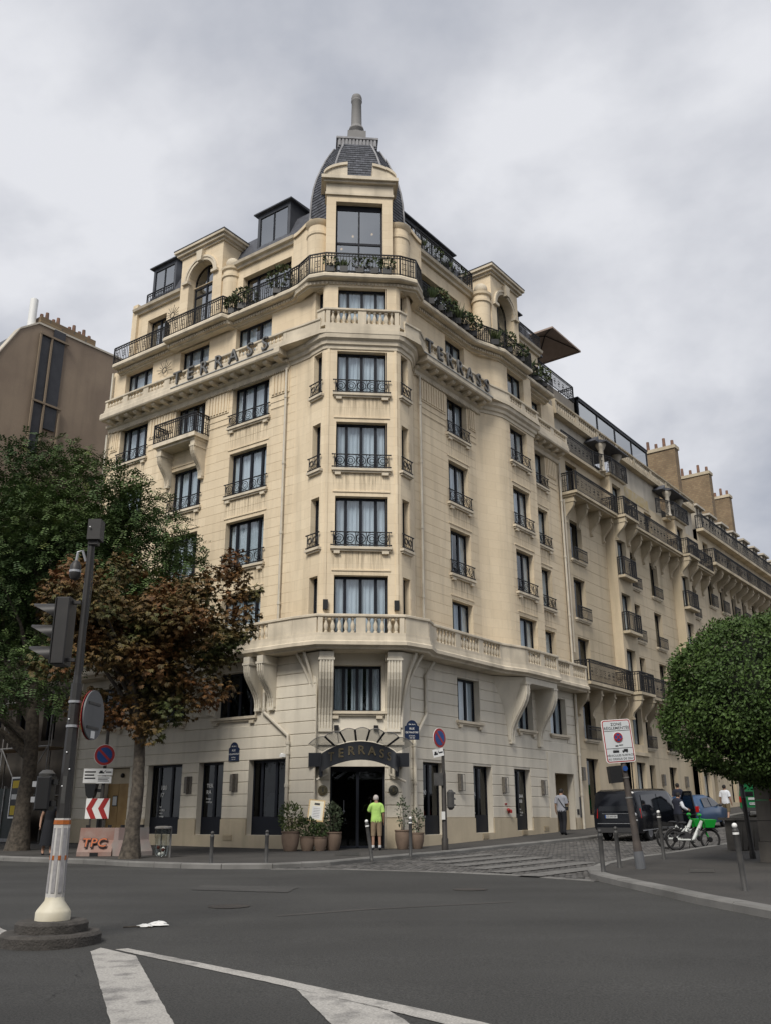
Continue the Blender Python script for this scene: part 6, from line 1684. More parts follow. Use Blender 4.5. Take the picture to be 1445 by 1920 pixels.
def trunk(parent, base, pts, r0, lumps, limbs=12, m='bark'):
    P = [Vector(base)] + [Vector(p) for p in pts]; n = len(P)
    fine = []; rad = []
    for i in range(n - 1):
        for k in range(6):
            t = k / 6; q = P[i].lerp(P[i + 1], t); w = (i + t) / (n - 1)
            fine.append(q + Vector((random.uniform(-.02, .02), random.uniform(-.02, .02), 0)))
            rad.append(r0 * (1 - .55 * w) * (1 + .5 * max(0, .12 - w) / .12))
    fine.append(P[-1]); rad.append(r0 * .4)
    MB(None, True).tube(fine, rad, 14).build('trunk', m, parent)
    ls = sorted(lumps, key=lambda l: -l[3])[:limbs]
    for (cx, cy, cz, r) in ls:
        e = Vector((cx, cy, cz)); k = min(range(len(fine)), key=lambda i: abs(fine[i].z - (P[0].z + (cz - P[0].z) * .55)) + (0 if fine[i].z > P[0].z + 1.8 else 9))
        s = fine[k]; mid = s.lerp(e, .5) + Vector((random.uniform(-.3, .3), random.uniform(-.3, .3), .35))
        MB(None, True).tube([s, s.lerp(mid, .5) + Vector((0, 0, .1)), mid, e], [rad[k] * .6, rad[k] * .45, rad[k] * .3, .02], 7).build('limb', m, parent)
def lumps_in(cx, cy, cz, rx, ry, rz, n, r0, r1, shell=.55):
    out = []
    for i in range(n):
        u = rv(); k = random.uniform(shell, 1.0)
        out.append((cx + u.x * rx * k, cy + u.y * ry * k, cz + u.z * rz * k, random.uniform(r0, r1)))
    return out
random.seed(21)
leafmat('leaf_green', (0.042, 0.078, 0.026), (0.085, 0.125, 0.038), sc=.55, isl=.5)
leafmat('leaf_rust', (0.140, 0.060, 0.020), (0.052, 0.066, 0.019), sc=.7, isl=.5)
leafmat('leaf_clip', (0.040, 0.074, 0.016), (0.060, 0.102, 0.022), sc=1.1, isl=.35)
TG = thing('street_tree', (-12.6, 33.0, G(-12.6, 33)), 'large green broadleaf tree with pinnate leaves at the far left', 'tree')
lg = lumps_in(-12.6, 33.0, 10.6, 3.4, 2.6, 3.6, 34, 1.0, 1.7) + lumps_in(-16.5, 34.5, 9.6, 3.5, 2.5, 4.2, 20, 1.2, 1.9) + lumps_in(-9.2, 32.2, 10.3, 1.9, 1.6, 2.4, 12, .7, 1.25)
lg += [(-8.0, 31.4, 9.3, .9), (-7.3, 31.2, 10.6, .7), (-7.9, 31.5, 8.0, .9), (-14.6, 32.6, 14.6, 1.1), (-13.4, 32.4, 15.0, .9), (-15.8, 33, 13.6, 1.3), (-11.0, 32, 13.8, 1.0), (-10.3, 31.8, 12.2, 1.0), (-14.5, 31, 5.2, 1.2), (-13, 30.8, 5.5, 1.0), (-11.8, 30.8, 6.0, .9), (-15.8, 31.5, 4.9, 1.3), (-10.9, 30.9, 5.4, .7), (-9.8, 31.5, 13.4, .95), (-8.8, 31.4, 12.5, .9), (-8.0, 31.3, 11.5, .9), (-7.3, 31.2, 10.7, .8), (-6.9, 31.1, 9.8, .65), (-8.4, 31.3, 10.4, 1.0), (-7.6, 31.2, 9.2, .9), (-9.3, 31.4, 11.6, 1.1), (-9.6, 31.4, 9.6, 1.1), (-12.3, 32.4, 14.9, .9), (-11.3, 32.2, 14.7, .6), (-10.0, 32, 13.2, .8), (-9.0, 31.8, 12.4, .75), (-13.0, 31, 6.6, 1.2), (-11.2, 31, 6.9, 1.1), (-14.8, 32, 6.2, 1.3), (-9.6, 31.2, 7.4, 1.0)]
trunk(TG, (-12.6, 33.0, G(-12.6, 33)), [(-12.5, 33.0, 3.5), (-12.8, 33.1, 7.0), (-12.4, 33.0, 11.0)], .30, lg, 22)
crown(TG, lg, 23000, .135, 'pinnate', 'leaf_green')
crown(TG, [(l[0], l[1] - .35 * l[3], l[2] + .12, l[3] * .8) for l in lg[::3]], 420, .15, 'pinnate', 'leaf_yellow', 'blossom', droop=0)
TCn = thing('chestnut_tree', (-7.3, 27.6, G(-7.3, 27.6) + .1), 'rust-brown chestnut tree in front of the left facade', 'tree')
lc = lumps_in(-8.1, 27.6, 6.7, 2.5, 2.2, 1.9, 30, .7, 1.25) + lumps_in(-6.2, 27.4, 6.3, 1.6, 1.6, 1.5, 14, .55, .95) + [(-4.3, 27.1, 7.4, .5), (-4.1, 27.1, 8.1, .42), (-4.5, 27.2, 8.6, .45), (-4.2, 27.1, 6.8, .4), (-5.0, 27.2, 8.7, .55), (-4.7, 27.2, 9.2, .42), (-5.6, 27.2, 8.3, .6), (-4.55, 27.1, 7.9, .5), (-4.9, 27.2, 7.2, .6), (-4.7, 27.2, 6.7, .45), (-7.4, 27.3, 4.5, .9), (-6.2, 27.2, 4.6, .7), (-8.6, 27.4, 4.6, .9), (-10.0, 27.5, 6.0, .8), (-10.3, 27.5, 8.0, .6), (-9.6, 27.4, 8.9, .7), (-8.2, 27.4, 8.9, .7), (-6.9, 27.0, 3.9, .5)]
trunk(TCn, (-7.3, 27.6, G(-7.3, 27.6) + .08), [(-7.25, 27.6, 2.4), (-7.3, 27.6, 4.4), (-7.6, 27.6, 6.6)], .22, lc, 20)
crown(TCn, lc, 17500, .112, 'palmate', 'leaf_rust', droop=.5)
TR = thing('clipped_tree', (11.4, 24.6, G(11.4, 24.6)), 'dense clipped round green tree at the right edge', 'tree')
MB(None, True).tube([(11.4, 24.6, G(11.4, 24.6)), (11.35, 24.5, 2.0), (11.2, 24.2, 3.6)], [.17, .14, .12], 10).build('trunk', 'bark', TR)
mb = MB(); cc = Vector((10.45, 23.6, 4.25))
LP_ = [(rv(), random.uniform(.08, .16)) for _ in range(900)]
for i in range(80000):
    lu_, lr_ = LP_[i % 900] if i % 5 < 3 else (rv(), .02)
    if lu_.y > .75: continue
    u = (lu_ + rv() * lr_ * 1.15).normalized(); dlt = (u - lu_).length / (lr_ * 1.15)
    bump_ = 1 + .035 * math.sin(u.x * 4.3 + 1) + .04 * math.sin(u.z * 5.1 + u.x * 3) + .035 * math.sin(u.x * 9 + u.z * 7) + .03 * math.sin(u.y * 13 + u.x * 11) - .085 * min(1, dlt) ** 2 + random.uniform(-.035, .03) + (random.random() < .04) * random.uniform(0, .05)
    rz = 2.45 if u.z > 0 else 2.15
    p = Vector((cc.x + u.x * 3.35 * bump_, cc.y + u.y * 2.6 * bump_, cc.z + u.z * rz * bump_))
    d = (u * .5 + rv() + Vector((0, 0, -.2))).normalized(); n = (u + rv() * .7).normalized()
    leaf_quad(mb, p, d, n, random.uniform(.07, .115), .028)
mb.build('crown', 'leaf_clip', TR)
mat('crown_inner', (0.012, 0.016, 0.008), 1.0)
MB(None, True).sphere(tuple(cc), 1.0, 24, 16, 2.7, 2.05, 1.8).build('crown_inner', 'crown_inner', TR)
# unseen trees, added behind the viewpoint to darken the reflections in the glass
def copy_tree(src, M, label, group):
    r = thing(src.name.split('.')[0], None, label, 'tree', group, M @ WM[src.name])
    for c_ in src.children:
        place(c_.name.split('.')[0], c_.data, r, M @ WM[c_.name])
for i, (x_, y_, a_, sc_) in enumerate(((-24, -6, 40, 1.0), (-10, -11, 110, 1.1), (3, -13, 200, 1.15), (15, -10, 300, 1.05), (27, -3, 20, 1.1))):
    copy_tree(TG, Matrix.Translation((x_, y_, -.5)) @ Matrix.Rotation(R_(a_), 4, 'Z') @ Matrix.Scale(sc_, 4) @ Matrix.Translation((12.6, -33.0, 0)), 'added unseen green tree behind the viewpoint for dark glass reflections, %s from the left' % ['first', 'second', 'third', 'fourth', 'fifth'][i], 'added unseen trees for reflections')
BW = thing('reflection_wall', (0, -17, -.3), 'added unseen long grey stone wall behind the viewpoint for dark glass reflections', 'wall')  # added out of view, gives the street-level panes something dark to mirror
for i in range(20): MB().box(-50 + 5 * i, -45.02 + 5 * i, -17.4, -16.9, -.6, 4.6).build('wall_panel', 'pier', BW)
MB().box(-50, 50, -17.5, -16.8, 4.6, 4.8).build('coping', 'pier', BW)
# ------------------------------------------------------------------ plants on the hotel balconies
leafmat('leaf_balcony', (0.05, 0.075, 0.03), (0.085, 0.10, 0.04))
def balcony_plant(x, y, z, r, h, n, label, spiky=False):
    t = thing('balcony_plant', (x, y, z), label, 'plant', 'plants on the hotel balconies')
    MB().box(x - r * .6, x + r * .6, y - .12, y + .12, z, z + .28).build('planter', 'black', t)
    mb = MB()
    for i in range(n):
        if spiky:
            a = random.uniform(0, 6.28); d = Vector((math.cos(a) * .5, math.sin(a) * .5, 1)).normalized()
            leaf_quad(mb, Vector((x + random.uniform(-r, r) * .6, y, z + .25)), d, rv(), h * random.uniform(.5, 1.1), .03)
        else:
            u = rv(); p = Vector((x + u.x * r, y + u.y * r * .6, z + .3 + h * .5 + u.z * h * .5)); leaf_quad(mb, p, (u + rv()).normalized(), rv(), .16, .045)
    mb.build('foliage', 'leaf_balcony', t)
z7 = 22.56
for s, r, h, sp, lb in ((2.1, .55, 1.0, False, 'leafy balcony plant beside the wide left attic window, nearest the turret'), (4.2, .5, .7, False, 'drooping balcony plant near the arched left window'), (4.9, .35, .5, False, 'small balcony shrub next to the left arched block')):
    q = Lp(s, .38); balcony_plant(q[0], q[1], z7, r, h, 260, lb, sp)
k = 0
ords = ['first', 'second', 'third', 'fourth', 'fifth', 'sixth', 'seventh', 'eighth', 'ninth', 'tenth', 'eleventh', 'twelfth']
for s, o in ((1.2, .38), (1.9, .38), (2.6, .38), (3.3, .38), (4.0, .38), (4.7, .38), (6.0, .75), (7.0, .9), (8.2, .9), (9.6, .5), (10.4, .5), (11.3, .5)):
    q = Rp(s, o); balcony_plant(q[0], q[1], z7, .46, .78 if k % 2 else .6, 240, 'bushy planter on the right attic balcony, %s from the turret' % ords[k], k % 3 == 0); k += 1
for i, xx in enumerate((-1.3, -.75, -.1, .5, 1.0)):
    q = Tp(xx, -.22); balcony_plant(q[0], q[1], z7, .26, .42, 80, 'planter behind the turret top railing, %s from the left' % ords[i], i == 1)
for i, s in enumerate((1.3, 2.4, 3.4, 4.4)):
    q = Rp(s, -.1); balcony_plant(q[0], q[1], 25.46, .4, .5, 110, 'planter on the upper right roof terrace, %s from the dome' % ords[i], i % 2 == 0)
for i, (s, z) in enumerate(((10.9, 23.5), (12.6, 20.7))):
    pass
# iron sunbursts on the left facade
for s, z, y_, lb in ((9.55, 21.35, .02, 'iron sunburst ornament beside the sixth floor left window'), (9.3, 24.2, -.08, 'iron sunburst ornament beside the left arched block')):
    t = thing('sunburst_ornament', FL @ Vector((-s, -.08, z)), lb, 'ornament')
    mb = MB(FL); mb.ring((-s, -.1 + .0, z), .14, .02, 'xz', 12)
    for a in range(-10, 200, 22):
        L = .55 if (a // 22) % 2 else .42
        mb.tube([(-s + .15 * math.cos(R_(a)), -.1, z + .15 * math.sin(R_(a))), (-s + L * math.cos(R_(a)), -.1, z + L * math.sin(R_(a)))], .014, 4)
    mb.build('rays', 'iron', t)
# ------------------------------------------------------------------ vehicles
mat('carblack', (0.006, 0.007, 0.010), .16, spec=.45); mat('carblue', (0.018, 0.062, 0.145), .3, spec=.5); mat('cargreen', (0.01, 0.13, 0.045), .4)
mat('tyre', (0.015, 0.015, 0.015), .9); mat('rim', (0.25, 0.25, 0.26), .4, metal=.6); mat('taillight', (0.35, 0.01, 0.01), .3); mat('trimgrey', (0.04, 0.04, 0.042), .7)
mat('carglass', (0.006, 0.007, 0.009), .08, spec=.6); mat('numberplate', (0.42, 0.43, 0.44), .5)
def loft(F, st, m, parent, name):
    mb = MB(F, True); n = 10; vs = []
    for (x, zb, zm, zt, wb, wm, wt) in st:
        pts = [(wb, zb), (wm, zb + .18), (wm, zm), (wt, zt - .08), (wt - .12, zt)]
        ring_ = [(x, y, z) for y, z in pts] + [(x, -y, z) for y, z in reversed(pts)]
        vs += ring_
    k = len(st); fs = []
    for i in range(k - 1):
        for j in range(n):
            a = i * n + j; b = i * n + (j + 1) % n; fs.append((a, b, b + n, a + n))
    fs.append(tuple(range(n))[::-1]); fs.append(tuple((k - 1) * n + j for j in range(n)))
    return mb.add(vs, fs).build(name, m, parent)
def wheel(F, x, y, r, parent, w=.2):
    T = F @ T3(x, y, r) @ Matrix.Rotation(R_(90), 4, 'X')
    t = MB(T, True).lathe([(r * .6, -w / 2), (r * .9, -w / 2), (r, -w / 3), (r, w / 3), (r * .9, w / 2), (r * .6, w / 2)], seg=24, cap=False).build('tyre', 'tyre', parent)
    MB(T, True).lathe([(.05, -w / 2 - .01), (r * .3, -w / 2 + .01), (r * .6, -w / 2 + .0), (r * .6, w / 2), (r * .3, w / 2 - .01), (.05, w / 2 + .01)], seg=16).build('rim', 'rim', t)
    for k in range(5):
        MB(T @ Matrix.Rotation(2 * math.pi * k / 5, 4, 'Z')).box(.04, r * .58, -.03, .03, -w / 2 - .012, -w / 2).build('spoke', 'rim', t)
def plate_text(F, x, y, z, txt, parent, s=.1, m='black', w=.5, h=.12):
    """number plate on the rear (facing -x)"""
    T = F @ T3(x, y, z) @ Matrix.Rotation(R_(-90), 4, 'Z')
    p = MB(T).box(-w / 2, w / 2, -.012, 0, -h / 2, h / 2).build('number_plate', 'numberplate', parent)
    MB(T).box(-w / 2, -w / 2 + .04, -.015, -.012, -h / 2, h / 2).build('plate_band', 'signblue', p)
    place('plate_lettering', textmesh(txt, s, m), p, T @ T3(.01, -.016, 0))
def side_panel(F, pts, y, m, parent, name, th=.012):
    """panel in the x-z plane set on both... one side at y (per-point inset)"""
    mb = MB(F); n = len(pts); sg = 1 if y[0] > 0 else -1
    a = [(p[0], yy, p[1]) for p, yy in zip(pts, y)]; b = [(p[0], yy + sg * th, p[1]) for p, yy in zip(pts, y)]
    mb.add(a + b, [tuple(range(n)), tuple(range(2 * n - 1, n - 1, -1))] + [(i, (i + 1) % n, (i + 1) % n + n, i + n) for i in range(n)])
    return mb.build(name, m, parent)
def street_frame(t, o):
    q = Rp(t, o); g = G(*q); q2 = Rp(t + 4, o); sl_ = math.atan2(G(*q2) - g, 4)
    # x forward along the street (uphill), y to the left
    return frame((q[0], q[1], g), (DRx, DRy)) @ Matrix.Rotation(-sl_, 4, 'Y')
# black people carrier
F = street_frame(7.1, 4.55)
V = thing('black_van', F.translation, 'black passenger van parked by the kerb with its side door open', 'van')
loft(F, [(0, .40, 1.0, 1.76, .78, .90, .74), (.06, .34, 1.0, 1.84, .84, .94, .80), (.35, .30, 1.0, 1.89, .86, .96, .82), (2.0, .28, 1.02, 1.90, .86, .965, .83), (3.2, .28, 1.02, 1.87, .86, .965, .83), (3.75, .28, 1.03, 1.72, .86, .96, .78), (4.35, .28, 1.02, 1.14, .85, .95, .80), (4.9, .30, .92, 1.0, .8, .9, .72), (5.08, .40, .8, .88, .7, .8, .62)], 'carblack', V, 'body')
for x in (.95, 4.15):
    for y in (-.83, .83): wheel(F, x, y, .34, V)
MB(F).hexa([(-.012, -.68, 1.12), (-.012, .68, 1.12), (.05, .68, 1.12), (.05, -.68, 1.12), (.03, -.62, 1.72), (.03, .62, 1.72), (.08, .62, 1.72), (.08, -.62, 1.72)]).build('rear_window', 'carglass', V)
MB(F).box(-.03, .05, -.80, .80, .34, .52).build('rear_bumper', 'trimgrey', V); MB(F).box(-.018, .03, -.78, .78, .66, .675).box(-.018, .03, -.55, .55, 1.02, 1.03).build('chrome_strip', 'alu', V)
for q in (-1, 1):
    MB(F).hexa([(-.02, q * .74, .86), (.10, q * .92, .86), (.14, q * .965, .86), (.0, q * .80, .86), (-.01, q * .72, 1.2), (.10, q * .9, 1.2), (.16, q * .94, 1.2), (.02, q * .78, 1.2)]).build('tail_light', 'taillight', V)
    side_panel(F, [(.35, 1.1), (1.9, 1.1), (1.9, 1.7), (.45, 1.68)], [q * .955, q * .955, q * .85, q * .85], 'carglass', V, 'side_window')
    side_panel(F, [(2.0, 1.1), (3.0, 1.1), (3.0, 1.68), (2.0, 1.7)], [q * .957, q * .957, q * .852, q * .85], 'carglass', V, 'side_window')
    MB(F, True).sphere((3.95, q * 1.06, 1.12), .1, 10, 7, .6, 1, .9).build('wing_mirror', 'carblack', V)
    MB(F).box(.2, 4.6, q * .955 - .012, q * .955 + .012, .40, .425).build('sill_trim', 'alu', V)
plate_text(F, -.03, .18, .92, 'GZ-643-GP', V, .085)
MB(F).add([(3.3, -.78, 1.78), (3.3, .78, 1.78), (4.28, .80, 1.14), (4.28, -.80, 1.14)], [(0, 1, 2, 3)]).build('windscreen', 'carglass', V)
# opened front right door
Fd = F @ T3(3.95, -.96, 0) @ Matrix.Rotation(R_(62), 4, 'Z')
dr = MB(Fd).box(-1.0, 0, -.03, .03, .42, 1.08).build('open_door', 'carblack', V)
MB(Fd).hexa([(-1.0, -.03, 1.08), (-.94, -.03, 1.08), (-.94, .03, 1.08), (-1.0, .03, 1.08), (-.88, -.03, 1.74), (-.82, -.03, 1.74), (-.82, .03, 1.74), (-.88, .03, 1.74)]).hexa([(-.06, -.03, 1.08), (0, -.03, 1.08), (0, .03, 1.08), (-.06, .03, 1.08), (-.5, -.03, 1.74), (-.42, -.03, 1.74), (-.42, .03, 1.74), (-.5, .03, 1.74)]).box(-.86, -.44, -.03, .03, 1.70, 1.76).build('door_window_frame', 'carblack', dr)
MB(Fd).prism([(-.94, 1.08), (-.06, 1.08), (-.46, 1.7), (-.84, 1.7)], -.008, .008, 'y').build('door_glass', 'darkglass', dr)
# blue hatchback
F = street_frame(14.6, 4.35)
V = thing('blue_car', F.translation, 'blue hatchback parked ahead of the black van', 'car')
loft(F, [(0, .42, .85, 1.0, .68, .78, .62), (.08, .34, .88, 1.30, .76, .83, .62), (.45, .28, .9, 1.45, .78, .85, .62), (1.6, .26, .92, 1.49, .78, .86, .63), (2.3, .26, .92, 1.38, .78, .86, .61), (3.0, .26, .9, 1.0, .78, .85, .66), (3.75, .28, .8, .84, .74, .82, .6), (3.95, .38, .62, .68, .62, .7, .5)], 'carblue', V, 'body')
for x in (.7, 3.2):
    for y in (-.74, .74): wheel(F, x, y, .29, V, .17)
for q in (-1, 1):
    side_panel(F, [(.55, .98), (1.45, .98), (1.45, 1.38), (.7, 1.36)], [q * .845, q * .845, q * .68, q * .68], 'carglass', V, 'side_window')
    side_panel(F, [(1.55, .98), (2.7, .98), (2.15, 1.34), (1.55, 1.38)], [q * .847, q * .847, q * .68, q * .68], 'carglass', V, 'side_window')
    MB(F).box(-.02, .12, q * .72 - .07, q * .72 + .07, .8, 1.05).build('tail_light', 'taillight', V)
    MB(F, True).sphere((2.55, q * .93, 1.0), .09, 8, 6, .6, 1, .8).build('wing_mirror', 'trimgrey', V)
MB(F).hexa([(.0, -.55, 1.0), (.0, .55, 1.0), (.06, .55, 1.0), (.06, -.55, 1.0), (.2, -.5, 1.36), (.2, .5, 1.36), (.3, .5, 1.36), (.3, -.5, 1.36)]).build('rear_window', 'carglass', V)
MB(F).add([(2.2, -.58, 1.42), (2.2, .58, 1.42), (2.95, .64, 1.03), (2.95, -.64, 1.03)], [(0, 1, 2, 3)]).build('windscreen', 'carglass', V)
MB(F).box(-.03, .04, -.7, .7, .36, .5).build('rear_bumper', 'carblue', V)
# green delivery van
F = street_frame(26.0, 4.3)
V = thing('green_van', F.translation, 'green panel van seen from behind farther up the street', 'van')
loft(F, [(0, .40, 1.0, 1.84, .74, .84, .70), (.08, .34, 1.0, 1.92, .78, .87, .74), (1.8, .3, 1.0, 1.95, .78, .88, .75), (2.5, .3, 1.0, 1.86, .78, .88, .72), (3.2, .3, 1.0, 1.15, .78, .86, .7), (4.0, .35, .8, .95, .72, .8, .6)], 'cargreen', V, 'body')
for x in (.75, 3.3):
    for y in (-.76, .76): wheel(F, x, y, .31, V)
for a, b in ((-.62, -.06), (.06, .62)):
    MB(F).hexa([(-.015, a, 1.1), (-.015, b, 1.1), (.03, b, 1.1), (.03, a, 1.1), (.02, a, 1.68), (.02, b, 1.68), (.06, b, 1.68), (.06, a, 1.68)]).build('rear_window', 'carglass', V)
MB(F).box(-.04, .04, -.76, .76, .32, .52).build('rear_bumper', 'trimgrey', V)
for q in (-1, 1): MB(F).box(-.02, .06, q * .78 - .05, q * .78 + .05, .8, 1.1).build('tail_light', 'taillight', V)
plate_text(F, -.02, .1, .72, 'FB-218-KD', V, .085, w=.5); MB(F).box(-.03, -.01, -.05, .35, .92, 1.04).build('rear_badge', 'numberplate', V)
# ------------------------------------------------------------------ shared electric bikes
mat('bikegreen', (0.01, 0.30, 0.035), .4); mat('bikewhite', (0.58, 0.60, 0.58), .4)
def bike(x, y, ang, label, lean=4):
    g = G(x, y)
    F = frame((x, y, g), (math.cos(R_(ang)), math.sin(R_(ang)))) @ Matrix.Rotation(R_(lean), 4, 'X')
    r = thing('electric_bike', F.translation, label, 'bicycle', 'shared electric bikes')
    for wx in (0, 1.16):
        t = MB(F, True).ring((wx, 0, .34), .31, .032, 'xz', 28).build('tyre', 'tyre', r)
        MB(F, True).ring((wx, 0, .34), .275, .014, 'xz', 24).build('rim', 'trimgrey', t)
        T = F @ T3(wx, 0, .34) @ Matrix.Rotation(R_(90), 4, 'X')
        MB(T, True).lathe([(.07, -.05), (.09, 0), (.07, .05)], seg=12).build('hub', 'black', t)
        for k in range(8):
            a = k * math.pi / 4; MB(F).tube([(wx, 0, .34), (wx + .27 * math.cos(a), 0, .34 + .27 * math.sin(a))], .006, 4).build('spoke', 'steel', t)
        MB(F, True).tube([(wx + .37 * math.cos(R_(a)), 0, .34 + .37 * math.sin(R_(a))) for a in (range(20, 171, 15) if wx == 0 else range(40, 141, 15))], .022, 6).build('mudguard', 'trimgrey', r)
    MB(F, True).tube([(0, .0, .34), (.1, 0, .34), (.52, 0, .33), (.62, 0, .36), (.86, 0, .78), (.92, 0, .92)], [.03, .035, .045, .06, .062, .05], 10).build('frame', 'bikewhite', r)
    MB(F, True).tube([(.02, 0, .36), (.34, 0, .68), (.40, 0, .76)], .026, 8).tube([(.40, 0, .74), (.50, 0, .62), (.56, 0, .66)], .018, 8).build('seat_stay', 'bikewhite', r)
    MB(F).prism([(.1, .40), (.52, .38), (.48, .54), (.3, .62)], -.045, .045, 'y').build('battery_case', 'trimgrey', r)
    MB(F, True).tube([(.34, 0, .66), (.30, 0, .82)], .02, 8).build('seat_post', 'black', r)
    MB(F, True).sphere((.26, 0, .86), .12, 12, 7, 1.3, .75, .35).build('saddle', 'black', r)
    MB(F, True).tube([(1.16, .06, .34), (1.02, .06, .66), (.92, .03, .9), (.84, 0, 1.08)], [.026, .034, .036, .032], 8).build('fork', 'bikegreen', r)
    MB(F, True).tube([(.70, .28, 1.08), (.8, .16, 1.12), (.84, 0, 1.10), (.8, -.16, 1.12), (.70, -.28, 1.08)], .016, 8).build('handlebar', 'black', r)
    MB(F, True).sphere((.86, 0, 1.1), .08, 10, 7, 1, .9, .7).build('display', 'bikegreen', r)
    MB(F).hexa([(1.0, -.15, .72), (1.28, -.13, .72), (1.28, .13, .72), (1.0, .15, .72), (.95, -.2, .96), (1.36, -.17, .96), (1.36, .17, .96), (.95, .2, .96)]).build('basket', 'bikegreen', r)
    MB(F).prism([(.06, .5), (.3, .56), (.28, .6), (.04, .54)], -.1, .1, 'y').build('rear_rack', 'trimgrey', r)
    for q in (-1, 1): MB(F).tube([(.56, 0, .32), (.56 + q * .1, q * .12, .32 - q * .08)], .014, 6).box(.56 + q * .1 - .05, .56 + q * .1 + .05, q * .12, q * .21, .31 - q * .08, .33 - q * .08).build('pedal', 'black', r)
    MB(F).tube([(.5, .04, .3), (.48, .12, .02)], .012, 6).build('kickstand', 'black', r)
    place('lettering', textmesh('LIME', .09, 'black'), r, F @ T3(.765, -.066, .62) @ Matrix.Rotation(R_(-60), 4, 'Y'))
bike(9.42, 31.55, 3, 'green and white electric bike with basket, nearer of the two by the kerb')
bike(9.32, 32.25, 6, 'green and white electric bike with basket, farther of the two by the kerb', 3)
# ------------------------------------------------------------------ people
mat('skin', (0.32, 0.19, 0.13), .6); mat('skin_dark', (0.22, 0.13, 0.09), .6)
mat('hair_dark', (0.012, 0.010, 0.009), .7); mat('hair_white', (0.48, 0.44, 0.42), .8)
mat('lime', (0.42, 0.66, 0.17), .85, bump=.8, bscale=16); mat('khaki', (0.25, 0.185, 0.12), .9, bump=.8, bscale=14); mat('greytee', (0.30, 0.31, 0.35), .9, (0.25, 0.26, 0.3), 6, .6, bump=.8, bscale=14); mat('dark_cloth', (0.012, 0.013, 0.017), .9)
mat('navy', (0.018, 0.021, 0.035), .9); mat('white_cloth', (0.62, 0.64, 0.68), .9, bump=.8, bscale=14); mat('olive_cloth', (0.14, 0.11, 0.065), .9); mat('sockwhite', (0.6, 0.6, 0.6), .9); mat('shoe', (0.06, 0.06, 0.07), .8)
